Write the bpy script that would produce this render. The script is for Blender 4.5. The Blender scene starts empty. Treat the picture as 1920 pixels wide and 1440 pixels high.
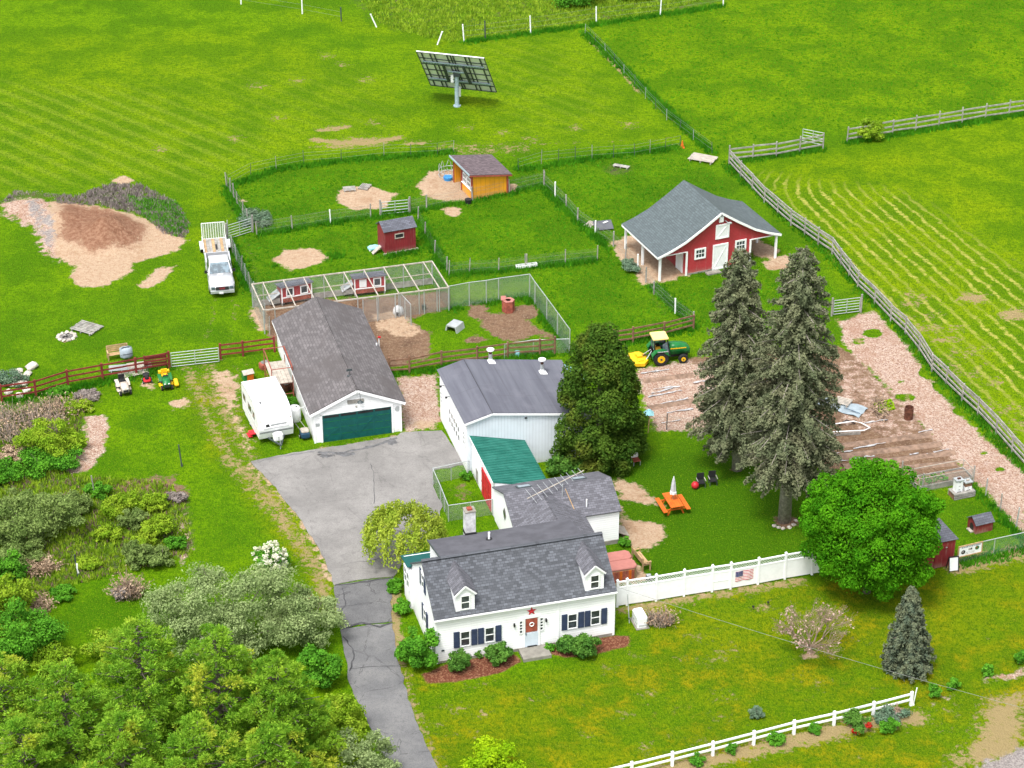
import bpy, math, random
import numpy as np
from mathutils import Vector, Matrix, Euler
random.seed(7); rng = np.random.default_rng(7)
R = math.radians
SC = bpy.context.scene
COL = SC.collection
# ------------------------------------------------------------------ camera
F_PX, TILT, CAMH, CAMY = 4300.0, R(29.5), 82.0, -145.0      # pixels are those of the 1920x1440 photograph
cam = bpy.data.cameras.new('camera'); camo = bpy.data.objects.new('camera', cam); COL.objects.link(camo)
cam.sensor_width = 36; cam.lens = F_PX / 1920 * 36; cam.clip_start = 1; cam.clip_end = 6000
camo.location = (0, CAMY, CAMH); camo.rotation_euler = (math.pi / 2 - TILT, 0, 0)
SC.camera = camo
# ------------------------------------------------------------------ sky, sun, exposure (bright overcast)
SUN_EL, SUN_AZ = R(64), R(-150)          # azimuth from +Y towards +X
w = bpy.data.worlds.new('World'); SC.world = w; w.use_nodes = True
wn = w.node_tree.nodes; wl = w.node_tree.links
bg = wn['Background']; sky = wn.new('ShaderNodeTexSky'); sky.sky_type = 'NISHITA'; sky.sun_disc = False
sky.sun_elevation = SUN_EL; sky.sun_rotation = SUN_AZ; sky.air_density = 1.0; sky.dust_density = 4.0; sky.ozone_density = 1.0
hs = wn.new('ShaderNodeHueSaturation'); hs.inputs['Saturation'].default_value = 0.22
wl.new(sky.outputs[0], hs.inputs['Color']); wl.new(hs.outputs[0], bg.inputs['Color'])
bg.inputs['Strength'].default_value = 0.132
sun = bpy.data.lights.new('sun', 'SUN'); sun.energy = 1.4; sun.angle = R(15); sun.color = (1, .96, .9)
suno = bpy.data.objects.new('sun', sun); COL.objects.link(suno)
sd = Vector((math.sin(SUN_AZ) * math.cos(SUN_EL), math.cos(SUN_AZ) * math.cos(SUN_EL), math.sin(SUN_EL)))
suno.rotation_euler = sd.to_track_quat('Z', 'Y').to_euler(); suno.location = (-30, -60, 90)
SC.view_settings.view_transform = 'Standard'; SC.view_settings.look = 'None'
SC.view_settings.gamma = 1; SC.view_settings.use_curve_mapping = False
SC.view_settings.exposure = 1.18
SC.cycles.max_bounces = 5; SC.cycles.diffuse_bounces = 3; SC.cycles.glossy_bounces = 2; SC.cycles.transmission_bounces = 3; SC.cycles.transparent_max_bounces = 10
SC.cycles.caustics_reflective = False; SC.cycles.caustics_refractive = False
SC.render.resolution_x = 1024; SC.render.resolution_y = 768
# ------------------------------------------------------------------ photograph pixel -> point on the ground (or at height z)
def G(px, py, z=0.0):
    u = (px - 960) / F_PX; v = (py - 720) / F_PX
    d = (u, math.cos(TILT) - v * math.sin(TILT), -math.sin(TILT) - v * math.cos(TILT))
    t = (z - CAMH) / d[2]
    return Vector((d[0] * t, CAMY + d[1] * t, z))
def GV(P):                                    # the same for an array of pixels -> xy
    P = np.asarray(P, float); u = (P[:, 0] - 960) / F_PX; v = (P[:, 1] - 720) / F_PX
    t = -CAMH / (-math.sin(TILT) - v * math.cos(TILT))
    return np.stack([u * t, CAMY + (math.cos(TILT) - v * math.sin(TILT)) * t], 1)
def hgt(px, py, topy):                        # height of an upright thing from its foot and its top row
    g = G(px, py); lo, hi = 0.0, 40.0
    for _ in range(40):
        m = (lo + hi) / 2; y = g.y - CAMY; z = m - CAMH
        pyy = 720 - F_PX * (y * math.sin(TILT) + z * math.cos(TILT)) / (y * math.cos(TILT) - z * math.sin(TILT))
        if pyy > topy: lo = m
        else: hi = m
    return lo
# ------------------------------------------------------------------ materials
MATS = {}
class NT:
    def __init__(s, name):
        s.m = bpy.data.materials.new(name); s.m.use_nodes = True; s.n = s.m.node_tree.nodes; s.l = s.m.node_tree.links
        s.b = s.n['Principled BSDF']; s.out = s.n['Material Output']; MATS[name] = s.m
    def new(s, t, **k):
        x = s.n.new(t)
        for a, v in k.items(): setattr(x, a, v)
        return x
    def set(s, node, **k):
        for a, v in k.items():
            i = node.inputs[a.replace('_', ' ')]
            if hasattr(v, 'links'): s.l.new(v, i)
            else: i.default_value = v
        return node
    def pos(s): return s.new('ShaderNodeNewGeometry').outputs['Position']
    def obj(s): return s.new('ShaderNodeTexCoord').outputs['Object']
    def noise(s, vec, scale, detail=3, rough=.6, dist=0.0):
        x = s.new('ShaderNodeTexNoise'); s.l.new(vec, x.inputs['Vector'])
        x.inputs['Scale'].default_value = scale; x.inputs['Detail'].default_value = detail
        x.inputs['Roughness'].default_value = rough; x.inputs['Distortion'].default_value = dist
        return x.outputs['Fac']
    def mapr(s, v, a, b, c=0.0, d=1.0):
        x = s.new('ShaderNodeMapRange'); x.interpolation_type = 'SMOOTHSTEP'; s.l.new(v, x.inputs[0])
        for i, q in enumerate((a, b, c, d)): x.inputs[i + 1].default_value = q
        return x.outputs[0]
    def math(s, op, a, b=None, c=None):
        x = s.new('ShaderNodeMath', operation=op)
        for i, q in enumerate((a, b, c)):
            if q is None: continue
            if hasattr(q, 'links'): s.l.new(q, x.inputs[i])
            else: x.inputs[i].default_value = q
        return x.outputs[0]
    def mix(s, f, a, b, blend='MIX'):
        x = s.new('ShaderNodeMix', data_type='RGBA', blend_type=blend)
        for i, q in ((0, f), (6, a), (7, b)):
            if hasattr(q, 'links'): s.l.new(q, x.inputs[i])
            else: x.inputs[i].default_value = q if i == 0 else tuple(q)[:3] + (1,)
        return x.outputs[2]
    def scale(s, vec, sc):
        x = s.new('ShaderNodeMapping'); s.l.new(vec, x.inputs['Vector']); x.inputs['Scale'].default_value = sc
        return x.outputs[0]
    def bump(s, h, strength=.3, dist=.02):
        x = s.new('ShaderNodeBump'); s.l.new(h, x.inputs['Height']); x.inputs['Strength'].default_value = strength
        x.inputs['Distance'].default_value = dist; s.l.new(x.outputs[0], s.b.inputs['Normal'])
    def col(s, c):
        if hasattr(c, 'links'): s.l.new(c, s.b.inputs['Base Color'])
        else: s.b.inputs['Base Color'].default_value = tuple(c)[:3] + (1,)
    def sep(s, vec):
        x = s.new('ShaderNodeSeparateXYZ'); s.l.new(vec, x.inputs[0]); return x.outputs
def dk(c, k): return tuple(min(1, x * k) for x in c)
def plain(name, c, rough=.7, var=.25, scale=3.0, metal=0.0, c2=None, spec=.3, fine=18.0):
    t = NT(name); p = t.pos()
    a = t.mapr(t.noise(p, scale, 4), .3, .7)
    base = t.mix(a, dk(c, 1 - var), c2 or dk(c, 1 + var * .5))
    t.col(t.mix(t.mapr(t.noise(p, fine, 2), .45, .75, 0, var), base, dk(c, .6)))
    t.b.inputs['Roughness'].default_value = rough; t.b.inputs['Metallic'].default_value = metal
    t.b.inputs['Specular IOR Level'].default_value = spec
    return t.m
def siding(name, c, pitch=.115, vert=False, dirt=.12):
    t = NT(name); p = t.pos(); o = t.obj()
    ax = t.sep(o); h = ax[0] if vert else t.sep(p)[2]
    fr = t.math('FRACT', t.math('MULTIPLY', h, 1 / pitch))
    line = t.mapr(fr, .80, .97)
    n = t.mapr(t.noise(p, .9, 4), .35, .75)
    base = t.mix(n, c, dk(c, 1 - dirt))
    base = t.mix(t.math('MULTIPLY', t.mapr(t.noise(t.scale(p, (6, 6, .7)), 1.0, 3), .55, .8), dirt * 1.3), base, (.42, .40, .36))
    splash = t.math('MULTIPLY', t.mapr(t.sep(p)[2], .0, .55, .42, 0), t.mapr(t.noise(p, 1.6, 3), .3, .65))
    base = t.mix(splash, base, (.36, .31, .24))
    t.col(t.mix(t.math('MULTIPLY', line, .45), base, dk(c, .55)))  # shadow line at each board edge, painted into the colour
    t.bump(t.math('SUBTRACT', 1.0, fr), .6, .02); t.b.inputs['Roughness'].default_value = .6
    return t.m
def shingle(name, c, swap=False, row=.145, tab=.30, contrast=.5, streak=.15, c2=None, patch=None):
    t = NT(name); o = t.obj(); ax = t.sep(o)
    cmb = t.new('ShaderNodeCombineXYZ'); t.l.new(ax[1 if swap else 0], cmb.inputs[0]); t.l.new(ax[0 if swap else 1], cmb.inputs[1])
    br = t.new('ShaderNodeTexBrick'); t.l.new(cmb.outputs[0], br.inputs['Vector'])
    t.set(br, Scale=1.0, Mortar_Size=.012, Mortar_Smooth=.3, Bias=0.0, Brick_Width=tab, Row_Height=row)
    br.inputs['Color1'].default_value = dk(c, 1 - contrast) + (1,); br.inputs['Color2'].default_value = (c2 or dk(c, 1 + contrast * .7)) + (1,)
    br.inputs['Mortar'].default_value = dk(c, .35) + (1,); br.offset = .5
    n = t.mapr(t.noise(o, .6, 5), .3, .75)
    base = t.mix(t.math('MULTIPLY', n, .35), br.outputs['Color'], dk(c, .8))
    st = t.scale(o, (.25, 3, .25) if not swap else (.25, 3.0, .25))
    base = t.mix(t.math('MULTIPLY', t.mapr(t.noise(t.scale(o, (2.2, .25, 1) if not swap else (.25, 2.2, 1)), 1, 4), .5, .8), streak), base, dk(c, .45))
    if patch: base = t.mix(t.math('MULTIPLY', t.mapr(t.noise(o, .3, 4, .65, .8), .46, .66), .85), base, patch)
    base = t.mix(t.mapr(t.noise(t.pos(), 30, 2), .45, .8, 0, .35), base, dk(c, 1.5))
    t.col(base); t.b.inputs['Roughness'].default_value = .9; t.bump(br.outputs['Fac'], .35, -.01)
    return t.m
def leafmat(name, c, c2=None, yellow=None, trans=.35, scale=.9, var=.45):
    t = NT(name); p = t.pos(); g = t.new('ShaderNodeNewGeometry')
    n = t.mapr(t.noise(p, scale, 3), .32, .68)
    base = t.mix(n, c, c2 or dk(c, 1.5))
    if yellow: base = t.mix(t.mapr(t.noise(p, scale * .45, 2), .52, .72), base, yellow)
    r = g.outputs['Random Per Island']
    base = t.mix(t.math('MULTIPLY', t.mapr(r, 0, 1), var), base, dk(c, .45))
    base = t.mix(t.mapr(r, .86, 1, 0, .5), base, dk(c2 or c, 1.6))
    d = t.new('ShaderNodeBsdfDiffuse'); tr = t.new('ShaderNodeBsdfTranslucent'); mx = t.new('ShaderNodeMixShader')
    t.l.new(base, d.inputs[0]); t.l.new(base, tr.inputs[0]); mx.inputs[0].default_value = trans
    t.l.new(d.outputs[0], mx.inputs[1]); t.l.new(tr.outputs[0], mx.inputs[2])
    t.l.new(mx.outputs[0], t.out.inputs['Surface']); t.n.remove(t.b)
    return t.m
def glassmat(name, c=(.03, .035, .04)):
    t = NT(name); n = t.noise(t.pos(), 2.5, 2)
    t.col(t.mix(t.mapr(n, .4, .65), c, dk(c, 2.2))); t.b.inputs['Roughness'].default_value = .08; t.b.inputs['Specular IOR Level'].default_value = .6
    return t.m
def meshwire(name, c=(.42, .45, .45), alpha=.22, pitch=.06):
    # woven wire: too fine to resolve as strands at this distance, so a see-through sheet of wire colour
    t = NT(name); o = t.pos(); ax = t.sep(o)
    a = t.math('FRACT', t.math('MULTIPLY', t.math('ADD', t.math('ADD', ax[0], ax[1]), ax[2]), 1 / pitch))
    b = t.math('FRACT', t.math('MULTIPLY', t.math('SUBTRACT', t.math('ADD', ax[0], ax[1]), ax[2]), 1 / pitch))
    m = t.math('MAXIMUM', t.mapr(a, 1 - alpha, 1 - alpha + .02), t.mapr(b, 1 - alpha, 1 - alpha + .02))
    t.col(c); t.l.new(m, t.b.inputs['Alpha']); t.b.inputs['Roughness'].default_value = .5; t.b.inputs['Metallic'].default_value = .3
    return t.m
plain('white_paint', (.86, .87, .88), .5, .06); plain('white_vinyl', (.86, .87, .89), .4, .05); plain('white_metal', (.80, .81, .82), .35, .06)
siding('white_clapboard', (.87, .88, .89), .16, False, .06); siding('white_ribbed', (.74, .79, .86), .22, True, .10)
siding('red_clapboard', (.37, .028, .036), .13, False, .18); siding('dark_red_boards', (.24, .018, .026), .2, True, .25); siding('orange_boards', (.84, .36, .012), .42, True, .12)
plain('red_paint', (.42, .03, .03), .6, .2); plain('barn_red_dark', (.20, .015, .02), .7, .3); plain('star_red', (.55, .02, .03), .5, .1)
plain('blue_shutter', (.035, .05, .10), .6, .2); plain('door_green', (.005, .085, .08), .5, .15); plain('dark', (.02, .02, .022), .6, .3); plain('black_rubber', (.02, .02, .021), .85, .3)
glassmat('glass'); glassmat('windscreen', (.07, .10, .12))
shingle('shingle_house', (.088, .095, .110), contrast=.5, row=.145, tab=.27, streak=.1); shingle('shingle_wing', (.125, .125, .145), contrast=.42, row=.15)
shingle('shingle_garage', (.125, .114, .117), True, contrast=.34, tab=.4, row=.2, streak=.5, patch=(.075, .066, .066)); shingle('shingle_barn', (.088, .112, .120), True, contrast=.22, row=.17, streak=.1)
shingle('shingle_brown', (.125, .095, .105), contrast=.5, row=.12, tab=.25); shingle('shingle_coop', (.10, .105, .13), contrast=.35, row=.14)
plain('roll_roof', (.10, .105, .12), .85, .22, .7); plain('flat_roof', (.095, .095, .11), .85, .2, 1.2)
plain('old_wire', (.22, .23, .21), .6, .2); plain('galv', (.46, .49, .50), .45, .15, metal=.35); plain('dark_metal', (.06, .075, .08), .5, .2); plain('steel_blue', (.33, .43, .48), .45, .15)
plain('grey_wood', (.33, .315, .29), .85, .35, 2.5); plain('pale_wood', (.43, .385, .33), .85, .25, 3); plain('tan_wood', (.45, .30, .16), .8, .3); plain('brown_wood', (.22, .12, .075), .85, .4, 2.5)
plain('red_wood', (.21, .035, .03), .8, .35, 2.5); plain('orange_wood', (.60, .13, .015), .6, .2); plain('rust', (.13, .05, .03), .9, .5, 4); plain('rust_red', (.33, .09, .06), .8, .4, 4)
plain('door_white', (.58, .66, .74), .5, .08); plain('concrete', (.25, .235, .205), .9, .25, 2); plain('brick_red', (.33, .08, .05), .9, .3); plain('chimney_white', (.62, .62, .63), .8, .35, 2.2)
plain('bark', (.17, .145, .12), .95, .45, 5); plain('bark_grey', (.33, .29, .26), .95, .4, 5); plain('twig', (.26, .19, .14), .9, .4, 3); plain('twig_pale', (.27, .215, .175), .9, .35, 3)
plain('yellow_paint', (.75, .45, .01), .5, .15); plain('canopy_yellow', (.78, .62, .24), .6, .1); plain('tractor_green', (.012, .16, .035), .35, .2); plain('mower_tan', (.55, .47, .40), .5, .15)
plain('blue_plastic', (.05, .27, .62), .4, .15); plain('aqua_plastic', (.30, .62, .68), .4, .15); plain('navy', (.02, .06, .11), .5, .2); plain('tub_pink', (.40, .16, .135), .6, .1); plain('tarp', (.30, .36, .40), .6, .25, 1.5)
plain('solar_back', (.84, .85, .87), .4, .06); plain('silver_paint', (.52, .53, .55), .3, .08, metal=.2); plain('grille', (.03, .03, .035), .4, .1); plain('fabric_grey', (.48, .48, .50), .9, .15); plain('rock', (.55, .50, .44), .9, .3, 2)
plain('dull_plastic', (.42, .42, .43), .6, .35, 4); plain('ash', (.20, .19, .18), .9, .4, 5); plain('flag_red', (.55, .04, .06), .8, .1); plain('flag_blue', (.05, .05, .16), .8, .1); plain('soilbed', (.24, .16, .115), .95, .4, 3); plain('ball_red', (.45, .02, .03), .4, .1)
meshwire('chain_link', (.40, .43, .44), .15); meshwire('field_wire', (.30, .31, .28), .05, .15); meshwire('green_mesh', (.20, .33, .30), .13)
leafmat('leaf_maple', (.05, .215, .008), (.12, .37, .012), var=.45, scale=.8); leafmat('leaf_cedar', (0.047, 0.115, 0.016), (0.115, 0.203, 0.027), (0.149, 0.176, 0.027), var=.5)
leafmat('leaf_spruce', (.118, .145, .078), (.215, .23, .128), (.22, .215, .13), var=.45, trans=.2); leafmat('leaf_bluespruce', (.085, .118, .082), (.18, .20, .115), var=.5, trans=.1, scale=2)
leafmat('leaf_pine', (.125, .31, .025), (.32, .53, .045), (.56, .60, .06), var=.4, scale=.9); leafmat('leaf_willow', (.28, .40, .04), (.46, .54, .07), var=.35); leafmat('leaf_olive', (.165, .255, .065), (.29, .39, .12), (.25, .32, .09), var=.35, trans=.4); leafmat('leaf_sage', (.25, .345, .13), (.42, .52, .23), (.31, .40, .16), var=.35, trans=.4)
leafmat('leaf_green', (0.081, 0.270, 0.024), (0.162, 0.432, 0.034), var=.5); leafmat('leaf_lime', (.22, .42, .01), (.42, .60, .015), var=.3); leafmat('leaf_yellowgreen', (.19, .35, .02), (.36, .50, .04), var=.42)
leafmat('leaf_laurel', (0.074, 0.203, 0.034), (0.162, 0.338, 0.054), var=.5); leafmat('leaf_bud', (.20, .13, .10), (.32, .22, .17), var=.4, trans=.1); leafmat('leaf_dry', (.30, .20, .13), (.48, .36, .25), var=.5, trans=.1); leafmat('petal_white', (.75, .76, .55), (.85, .85, .72), var=.25); leafmat('petal_pink', (.55, .36, .33), (.68, .50, .46), var=.3)
leafmat('petal_red', (.55, .03, .02), (.65, .06, .04), var=.3); leafmat('grass_tall', (0.044, 0.213, 0.010), (0.100, 0.338, 0.015), var=.4, scale=.5); leafmat('leaf_grey', (0.143, 0.242, 0.154), (0.242, 0.330, 0.220), var=.4); leafmat('leaf_mauve', (.21, .175, .17), (.32, .28, .25), var=.4, trans=.1)
# ------------------------------------------------------------------ objects
def link(o, parent=None, kind=None):
    COL.objects.link(o)
    if parent is not None: o.parent = parent
    if kind: o['kind'] = kind
    return o
def tag(o, label, cat, group=None):
    o['label'] = label; o['category'] = cat
    if group: o['group'] = group
    return o
def thing(name, label, cat, loc, rz=0.0, group=None):
    o = bpy.data.objects.new(name, None); o.empty_display_size = .3; link(o)
    o.location = loc; o.rotation_euler = (0, 0, rz)
    return tag(o, label, cat, group)
def sub(parent, name, loc=(0, 0, 0), rot=(0, 0, 0)):
    o = bpy.data.objects.new(name, None); link(o, parent); o.location = loc; o.rotation_euler = rot; return o
def mesh(parent, name, mat, verts, faces, smooth=False, kind=None, loc=None, rot=None):
    me = bpy.data.meshes.new(name); me.from_pydata([tuple(v) for v in verts], [], faces); me.update()
    if smooth:
        for p in me.polygons: p.use_smooth = True
    me.materials.append(MATS[mat]); o = bpy.data.objects.new(name, me); link(o, parent, kind)
    if loc is not None: o.location = loc
    if rot is not None: o.rotation_euler = rot
    return o
def fastmesh(name, V, nper, mat, parent, kind=None, smooth=False):
    # V: (n*nper,3) vertices, every nper consecutive ones a face
    V = np.asarray(V, np.float32); nf = len(V) // nper; me = bpy.data.meshes.new(name)
    me.vertices.add(len(V)); me.vertices.foreach_set('co', V.ravel())
    me.loops.add(len(V)); me.loops.foreach_set('vertex_index', np.arange(len(V), dtype=np.int32))
    me.polygons.add(nf); me.polygons.foreach_set('loop_start', np.arange(0, len(V), nper, dtype=np.int32))
    me.polygons.foreach_set('loop_total', np.full(nf, nper, np.int32)); me.update(); me.validate()
    me.materials.append(MATS[mat]); o = bpy.data.objects.new(name, me); return link(o, parent, kind)
_unit = {}
def unit(kind, mat):
    k = (kind, mat)
    if k in _unit: return _unit[k]
    me = bpy.data.meshes.new(kind + '_' + mat)
    if kind == 'box':
        v = [(x, y, z) for x in (-.5, .5) for y in (-.5, .5) for z in (-.5, .5)]
        f = [(0, 1, 3, 2), (4, 6, 7, 5), (0, 4, 5, 1), (2, 3, 7, 6), (0, 2, 6, 4), (1, 5, 7, 3)]
    else:
        n = 10; v = [(math.cos(2 * math.pi * i / n), math.sin(2 * math.pi * i / n), z) for z in (-.5, .5) for i in range(n)]
        f = [(i, (i + 1) % n, n + (i + 1) % n, n + i) for i in range(n)] + [tuple(range(n - 1, -1, -1)), tuple(range(n, 2 * n))]
    me.from_pydata(v, [], f); me.update(); me.materials.append(MATS[mat]); _unit[k] = me
    return me
def bx(parent, name, mat, c, s, rot=None):
    o = bpy.data.objects.new(name, unit('box', mat)); link(o, parent); o.location = c; o.scale = s
    if rot: o.rotation_euler = rot
    return o
def bar(parent, name, mat, p0, p1, wd, ht):
    p0 = Vector(p0); p1 = Vector(p1); d = p1 - p0; o = bpy.data.objects.new(name, unit('box', mat)); link(o, parent)
    o.location = (p0 + p1) / 2; o.scale = (d.length, wd, ht)
    o.rotation_euler = (0, -math.atan2(d.z, math.hypot(d.x, d.y)), math.atan2(d.y, d.x)); return o
def tube(parent, name, mat, p0, p1, r):
    p0 = Vector(p0); p1 = Vector(p1); d = p1 - p0; o = bpy.data.objects.new(name, unit('cyl', mat)); link(o, parent)
    o.location = (p0 + p1) / 2; o.scale = (r, r, d.length); o.rotation_euler = d.to_track_quat('Z', 'Y').to_euler(); return o
class MB:
    def __init__(s): s.v = []; s.f = []
    def add(s, v, f): b = len(s.v); s.v += [tuple(x) for x in v]; s.f += [tuple(i + b for i in q) for q in f]; return s
    def box(s, c, z, M=None):
        v = [Vector((c[0] + z[0] * x, c[1] + z[1] * y, c[2] + z[2] * q)) for x in (-.5, .5) for y in (-.5, .5) for q in (-.5, .5)]
        if M: v = [M @ x for x in v]
        return s.add(v, [(0, 1, 3, 2), (4, 6, 7, 5), (0, 4, 5, 1), (2, 3, 7, 6), (0, 2, 6, 4), (1, 5, 7, 3)])
    def tube(s, pts, rad, n=6):
        pts = [Vector(p) for p in pts]; rings = []
        if not hasattr(rad, '__len__'): rad = [rad] * len(pts)
        for i, p in enumerate(pts):
            d = (pts[min(i + 1, len(pts) - 1)] - pts[max(i - 1, 0)]).normalized()
            a = d.orthogonal().normalized() if abs(d.z) < .95 else Vector((1, 0, 0)).cross(d).normalized(); b = d.cross(a)
            rings.append([p + (a * math.cos(2 * math.pi * k / n) + b * math.sin(2 * math.pi * k / n)) * rad[i] for k in range(n)])
        v = [q for r in rings for q in r]; f = []
        for i in range(len(pts) - 1):
            for k in range(n): f.append((i * n + k, i * n + (k + 1) % n, (i + 1) * n + (k + 1) % n, (i + 1) * n + k))
        f += [tuple(range(n - 1, -1, -1)), tuple((len(pts) - 1) * n + k for k in range(n))]
        return s.add(v, f)
    def prism(s, prof, a, b, axis='y'):       # profile in the plane across the axis, extruded from a to b
        n = len(prof); mk = {'y': lambda p, t: (p[0], t, p[1]), 'x': lambda p, t: (t, p[0], p[1]), 'z': lambda p, t: (p[0], p[1], t)}[axis]
        v = [mk(p, a) for p in prof] + [mk(p, b) for p in prof]
        return s.add(v, [tuple(range(n)), tuple(range(2 * n - 1, n - 1, -1))] + [(i, n + i, n + (i + 1) % n, (i + 1) % n) for i in range(n)])
    def loft(s, rings, cap=True):
        n = len(rings[0]); v = [p for r in rings for p in r]; f = []
        for i in range(len(rings) - 1):
            for k in range(n): f.append((i * n + k, i * n + (k + 1) % n, (i + 1) * n + (k + 1) % n, (i + 1) * n + k))
        if cap: f += [tuple(range(n - 1, -1, -1)), tuple((len(rings) - 1) * n + k for k in range(n))]
        return s.add(v, f)
    def slab(s, quad, t):                     # a sheet of thickness t below the given corner loop
        n = len(quad); q = [Vector(p) for p in quad]; nn = (q[1] - q[0]).cross(q[2] - q[0]).normalized()
        v = q + [p - nn * t for p in q]
        return s.add(v, [tuple(range(n)), tuple(range(2 * n - 1, n - 1, -1))] + [(i, n + i, n + (i + 1) % n, (i + 1) % n) for i in range(n)])
    def build(s, parent, name, mat, smooth=False, kind=None, loc=None, rot=None):
        o = mesh(parent, name, mat, s.v, s.f, smooth, kind, loc, rot)
        import bmesh
        bm = bmesh.new(); bm.from_mesh(o.data); bmesh.ops.recalc_face_normals(bm, faces=bm.faces[:]); bm.to_mesh(o.data); bm.free()
        return o
def slabo(parent, name, mat, quad, t): return MB().slab(quad, t).build(parent, name, mat)
def lettering(parent, name, mat, s, size, loc, rot, extrude=.004):
    cu = bpy.data.curves.new(name, 'FONT'); cu.body = s; cu.size = size; cu.extrude = extrude; cu.align_x = 'CENTER'; cu.align_y = 'CENTER'
    ob = bpy.data.objects.new(name, cu); COL.objects.link(ob); bpy.context.view_layer.update()
    me = bpy.data.meshes.new_from_object(ob.evaluated_get(bpy.context.evaluated_depsgraph_get())); COL.objects.unlink(ob); bpy.data.objects.remove(ob)
    me.materials.clear(); me.materials.append(MATS[mat]); o = bpy.data.objects.new(name, me); link(o, parent); o.location = loc; o.rotation_euler = rot
    return o
def copytree(o, parent=None):
    c = o.copy(); COL.objects.link(c); c.parent = parent
    for ch in list(o.children): copytree(ch, c)
    return c
# ------------------------------------------------------------------ the ground: one sheet, soil and grass kinds as masks
def axis_pts(a, b, step, far):
    c = np.arange(a, b + step, step); o = [step]
    while sum(o) < far: o.append(o[-1] * 1.35)
    return np.concatenate([a - np.cumsum(o)[::-1], c, b + np.cumsum(o)])
gx = axis_pts(-56, 56, .27, 2500); gy = axis_pts(-50, 86, .27, 3000)
XX, YY = np.meshgrid(gx, gy); PX = np.stack([XX.ravel(), YY.ravel()], 1)
def sdf(poly):                                # signed distance (m, positive inside), only near the polygon
    Q = GV(poly); lo = Q.min(0) - 3; hi = Q.max(0) + 3
    idx = np.where((PX[:, 0] > lo[0]) & (PX[:, 0] < hi[0]) & (PX[:, 1] > lo[1]) & (PX[:, 1] < hi[1]))[0]
    p = PX[idx]; d = np.full(len(p), 1e9); ins = np.zeros(len(p), bool)
    for i in range(len(Q)):
        a = Q[i]; b = Q[(i + 1) % len(Q)]; e = b - a; w_ = p - a
        t = np.clip((w_ @ e) / max(e @ e, 1e-9), 0, 1); q = w_ - t[:, None] * e; d = np.minimum(d, (q ** 2).sum(1))
        c = ((a[1] > p[:, 1]) != (b[1] > p[:, 1])); xx = a[0] + (p[:, 1] - a[1]) / (b[1] - a[1] + 1e-12) * e[0]; ins ^= c & (p[:, 0] < xx)
    return idx, np.where(ins, 1, -1) * np.sqrt(d)
CH = ['sand', 'mulch', 'soil', 'straw', 'lush', 'lawn', 'weed', 'gravel', 'redmulch', 'yellow', 'stripe', 'rows', 'heap', 'deep']
W = {c: np.zeros(len(PX), np.float32) for c in CH}
def paint(ch, poly, soft=.5, amt=1.0):
    if soft < .6: soft = soft * 1.7 + .25
    i, d = sdf(poly); v = np.clip(.5 + d / (2 * soft), 0, 1) * amt; W[ch][i] = np.maximum(W[ch][i], v)
def erase(ch, poly, soft=.5):
    i, d = sdf(poly); W[ch][i] *= 1 - np.clip(.5 + d / (2 * soft), 0, 1)
def stroke(ch, pts, width, soft=.4, amt=1.0):  # a band of the given width (m) along pixels
    Q = GV(pts)
    for k in range(len(Q) - 1):
        a, b = Q[k], Q[k + 1]; lo = np.minimum(a, b) - 3; hi = np.maximum(a, b) + 3
        idx = np.where((PX[:, 0] > lo[0]) & (PX[:, 0] < hi[0]) & (PX[:, 1] > lo[1]) & (PX[:, 1] < hi[1]))[0]
        p = PX[idx]; e = b - a; w_ = p - a; t = np.clip((w_ @ e) / (e @ e), 0, 1); d = np.sqrt(((w_ - t[:, None] * e) ** 2).sum(1))
        W[ch][idx] = np.maximum(W[ch][idx], np.clip(.5 + (width / 2 - d) / (2 * soft), 0, 1) * amt)
def spot(ch, x, y, r, ry=None, soft=.3, amt=1.0, n=9):
    ry = ry or r * .5
    paint(ch, [(x + r * (1 + .28 * random.uniform(-1, 1)) * math.cos(2 * math.pi * k / n), y + ry * (1 + .28 * random.uniform(-1, 1)) * math.sin(2 * math.pi * k / n)) for k in range(n)], soft, amt)
# --- grass kinds; the back yard's tone also holds painted shade
paint('lush', [(430, 330), (560, 290), (1280, 272), (1330, 300), (1365, 305), (1620, 570), (1560, 620), (1290, 620), (1080, 660), (985, 530), (842, 545), (470, 540), (430, 440)], 1.0, .75)
paint('lush', [(1040, 870), (1500, 830), (1760, 930), (1920, 960), (1920, 1010), (1740, 1050), (1500, 1085), (1160, 1120), (1160, 960)], .8, .95)  # back yard: lusher grass, with some tree shade painted into the tone
paint('deep', [(1080, 880), (1250, 830), (1420, 850), (1500, 960), (1500, 1078), (1215, 1112), (1180, 1040), (1150, 960), (1100, 900)], 2.0, .85); paint('lush', [(775, 580), (990, 565), (1065, 655), (830, 690), (800, 640)], .6, .6)  # deep: yard darkened further, part moist grass, part painted shade
paint('lush', [(0, 480), (140, 560), (420, 560), (500, 630), (410, 690), (330, 800), (340, 900), (200, 880), (200, 740), (0, 740)], 2.0, .35)
paint('lush', [(370, 900), (470, 900), (520, 1010), (380, 1040)], 1.5, .5)
paint('lush', [(90, 1090), (300, 1080), (250, 1180), (90, 1230)], 1.5, .5)
paint('lawn', [(740, 1240), (830, 1290), (990, 1270), (1190, 1210), (1180, 1140), (1500, 1090), (1760, 1070), (1920, 1040), (1980, 1500), (820, 1500), (760, 1330)], .8)
paint('lawn', [(340, 720), (420, 690), (470, 840), (560, 960), (625, 1080), (635, 1150), (560, 1090), (470, 930), (380, 830)], 1.2, .75)
for q in ([(0, 60), (500, 60), (780, 150), (800, 270), (420, 320), (330, 360), (250, 340), (0, 350)], [(560, 30), (1080, 70), (1260, 260), (900, 285), (800, 200), (760, 90)]): paint('yellow', q, 3, .55)
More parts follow.
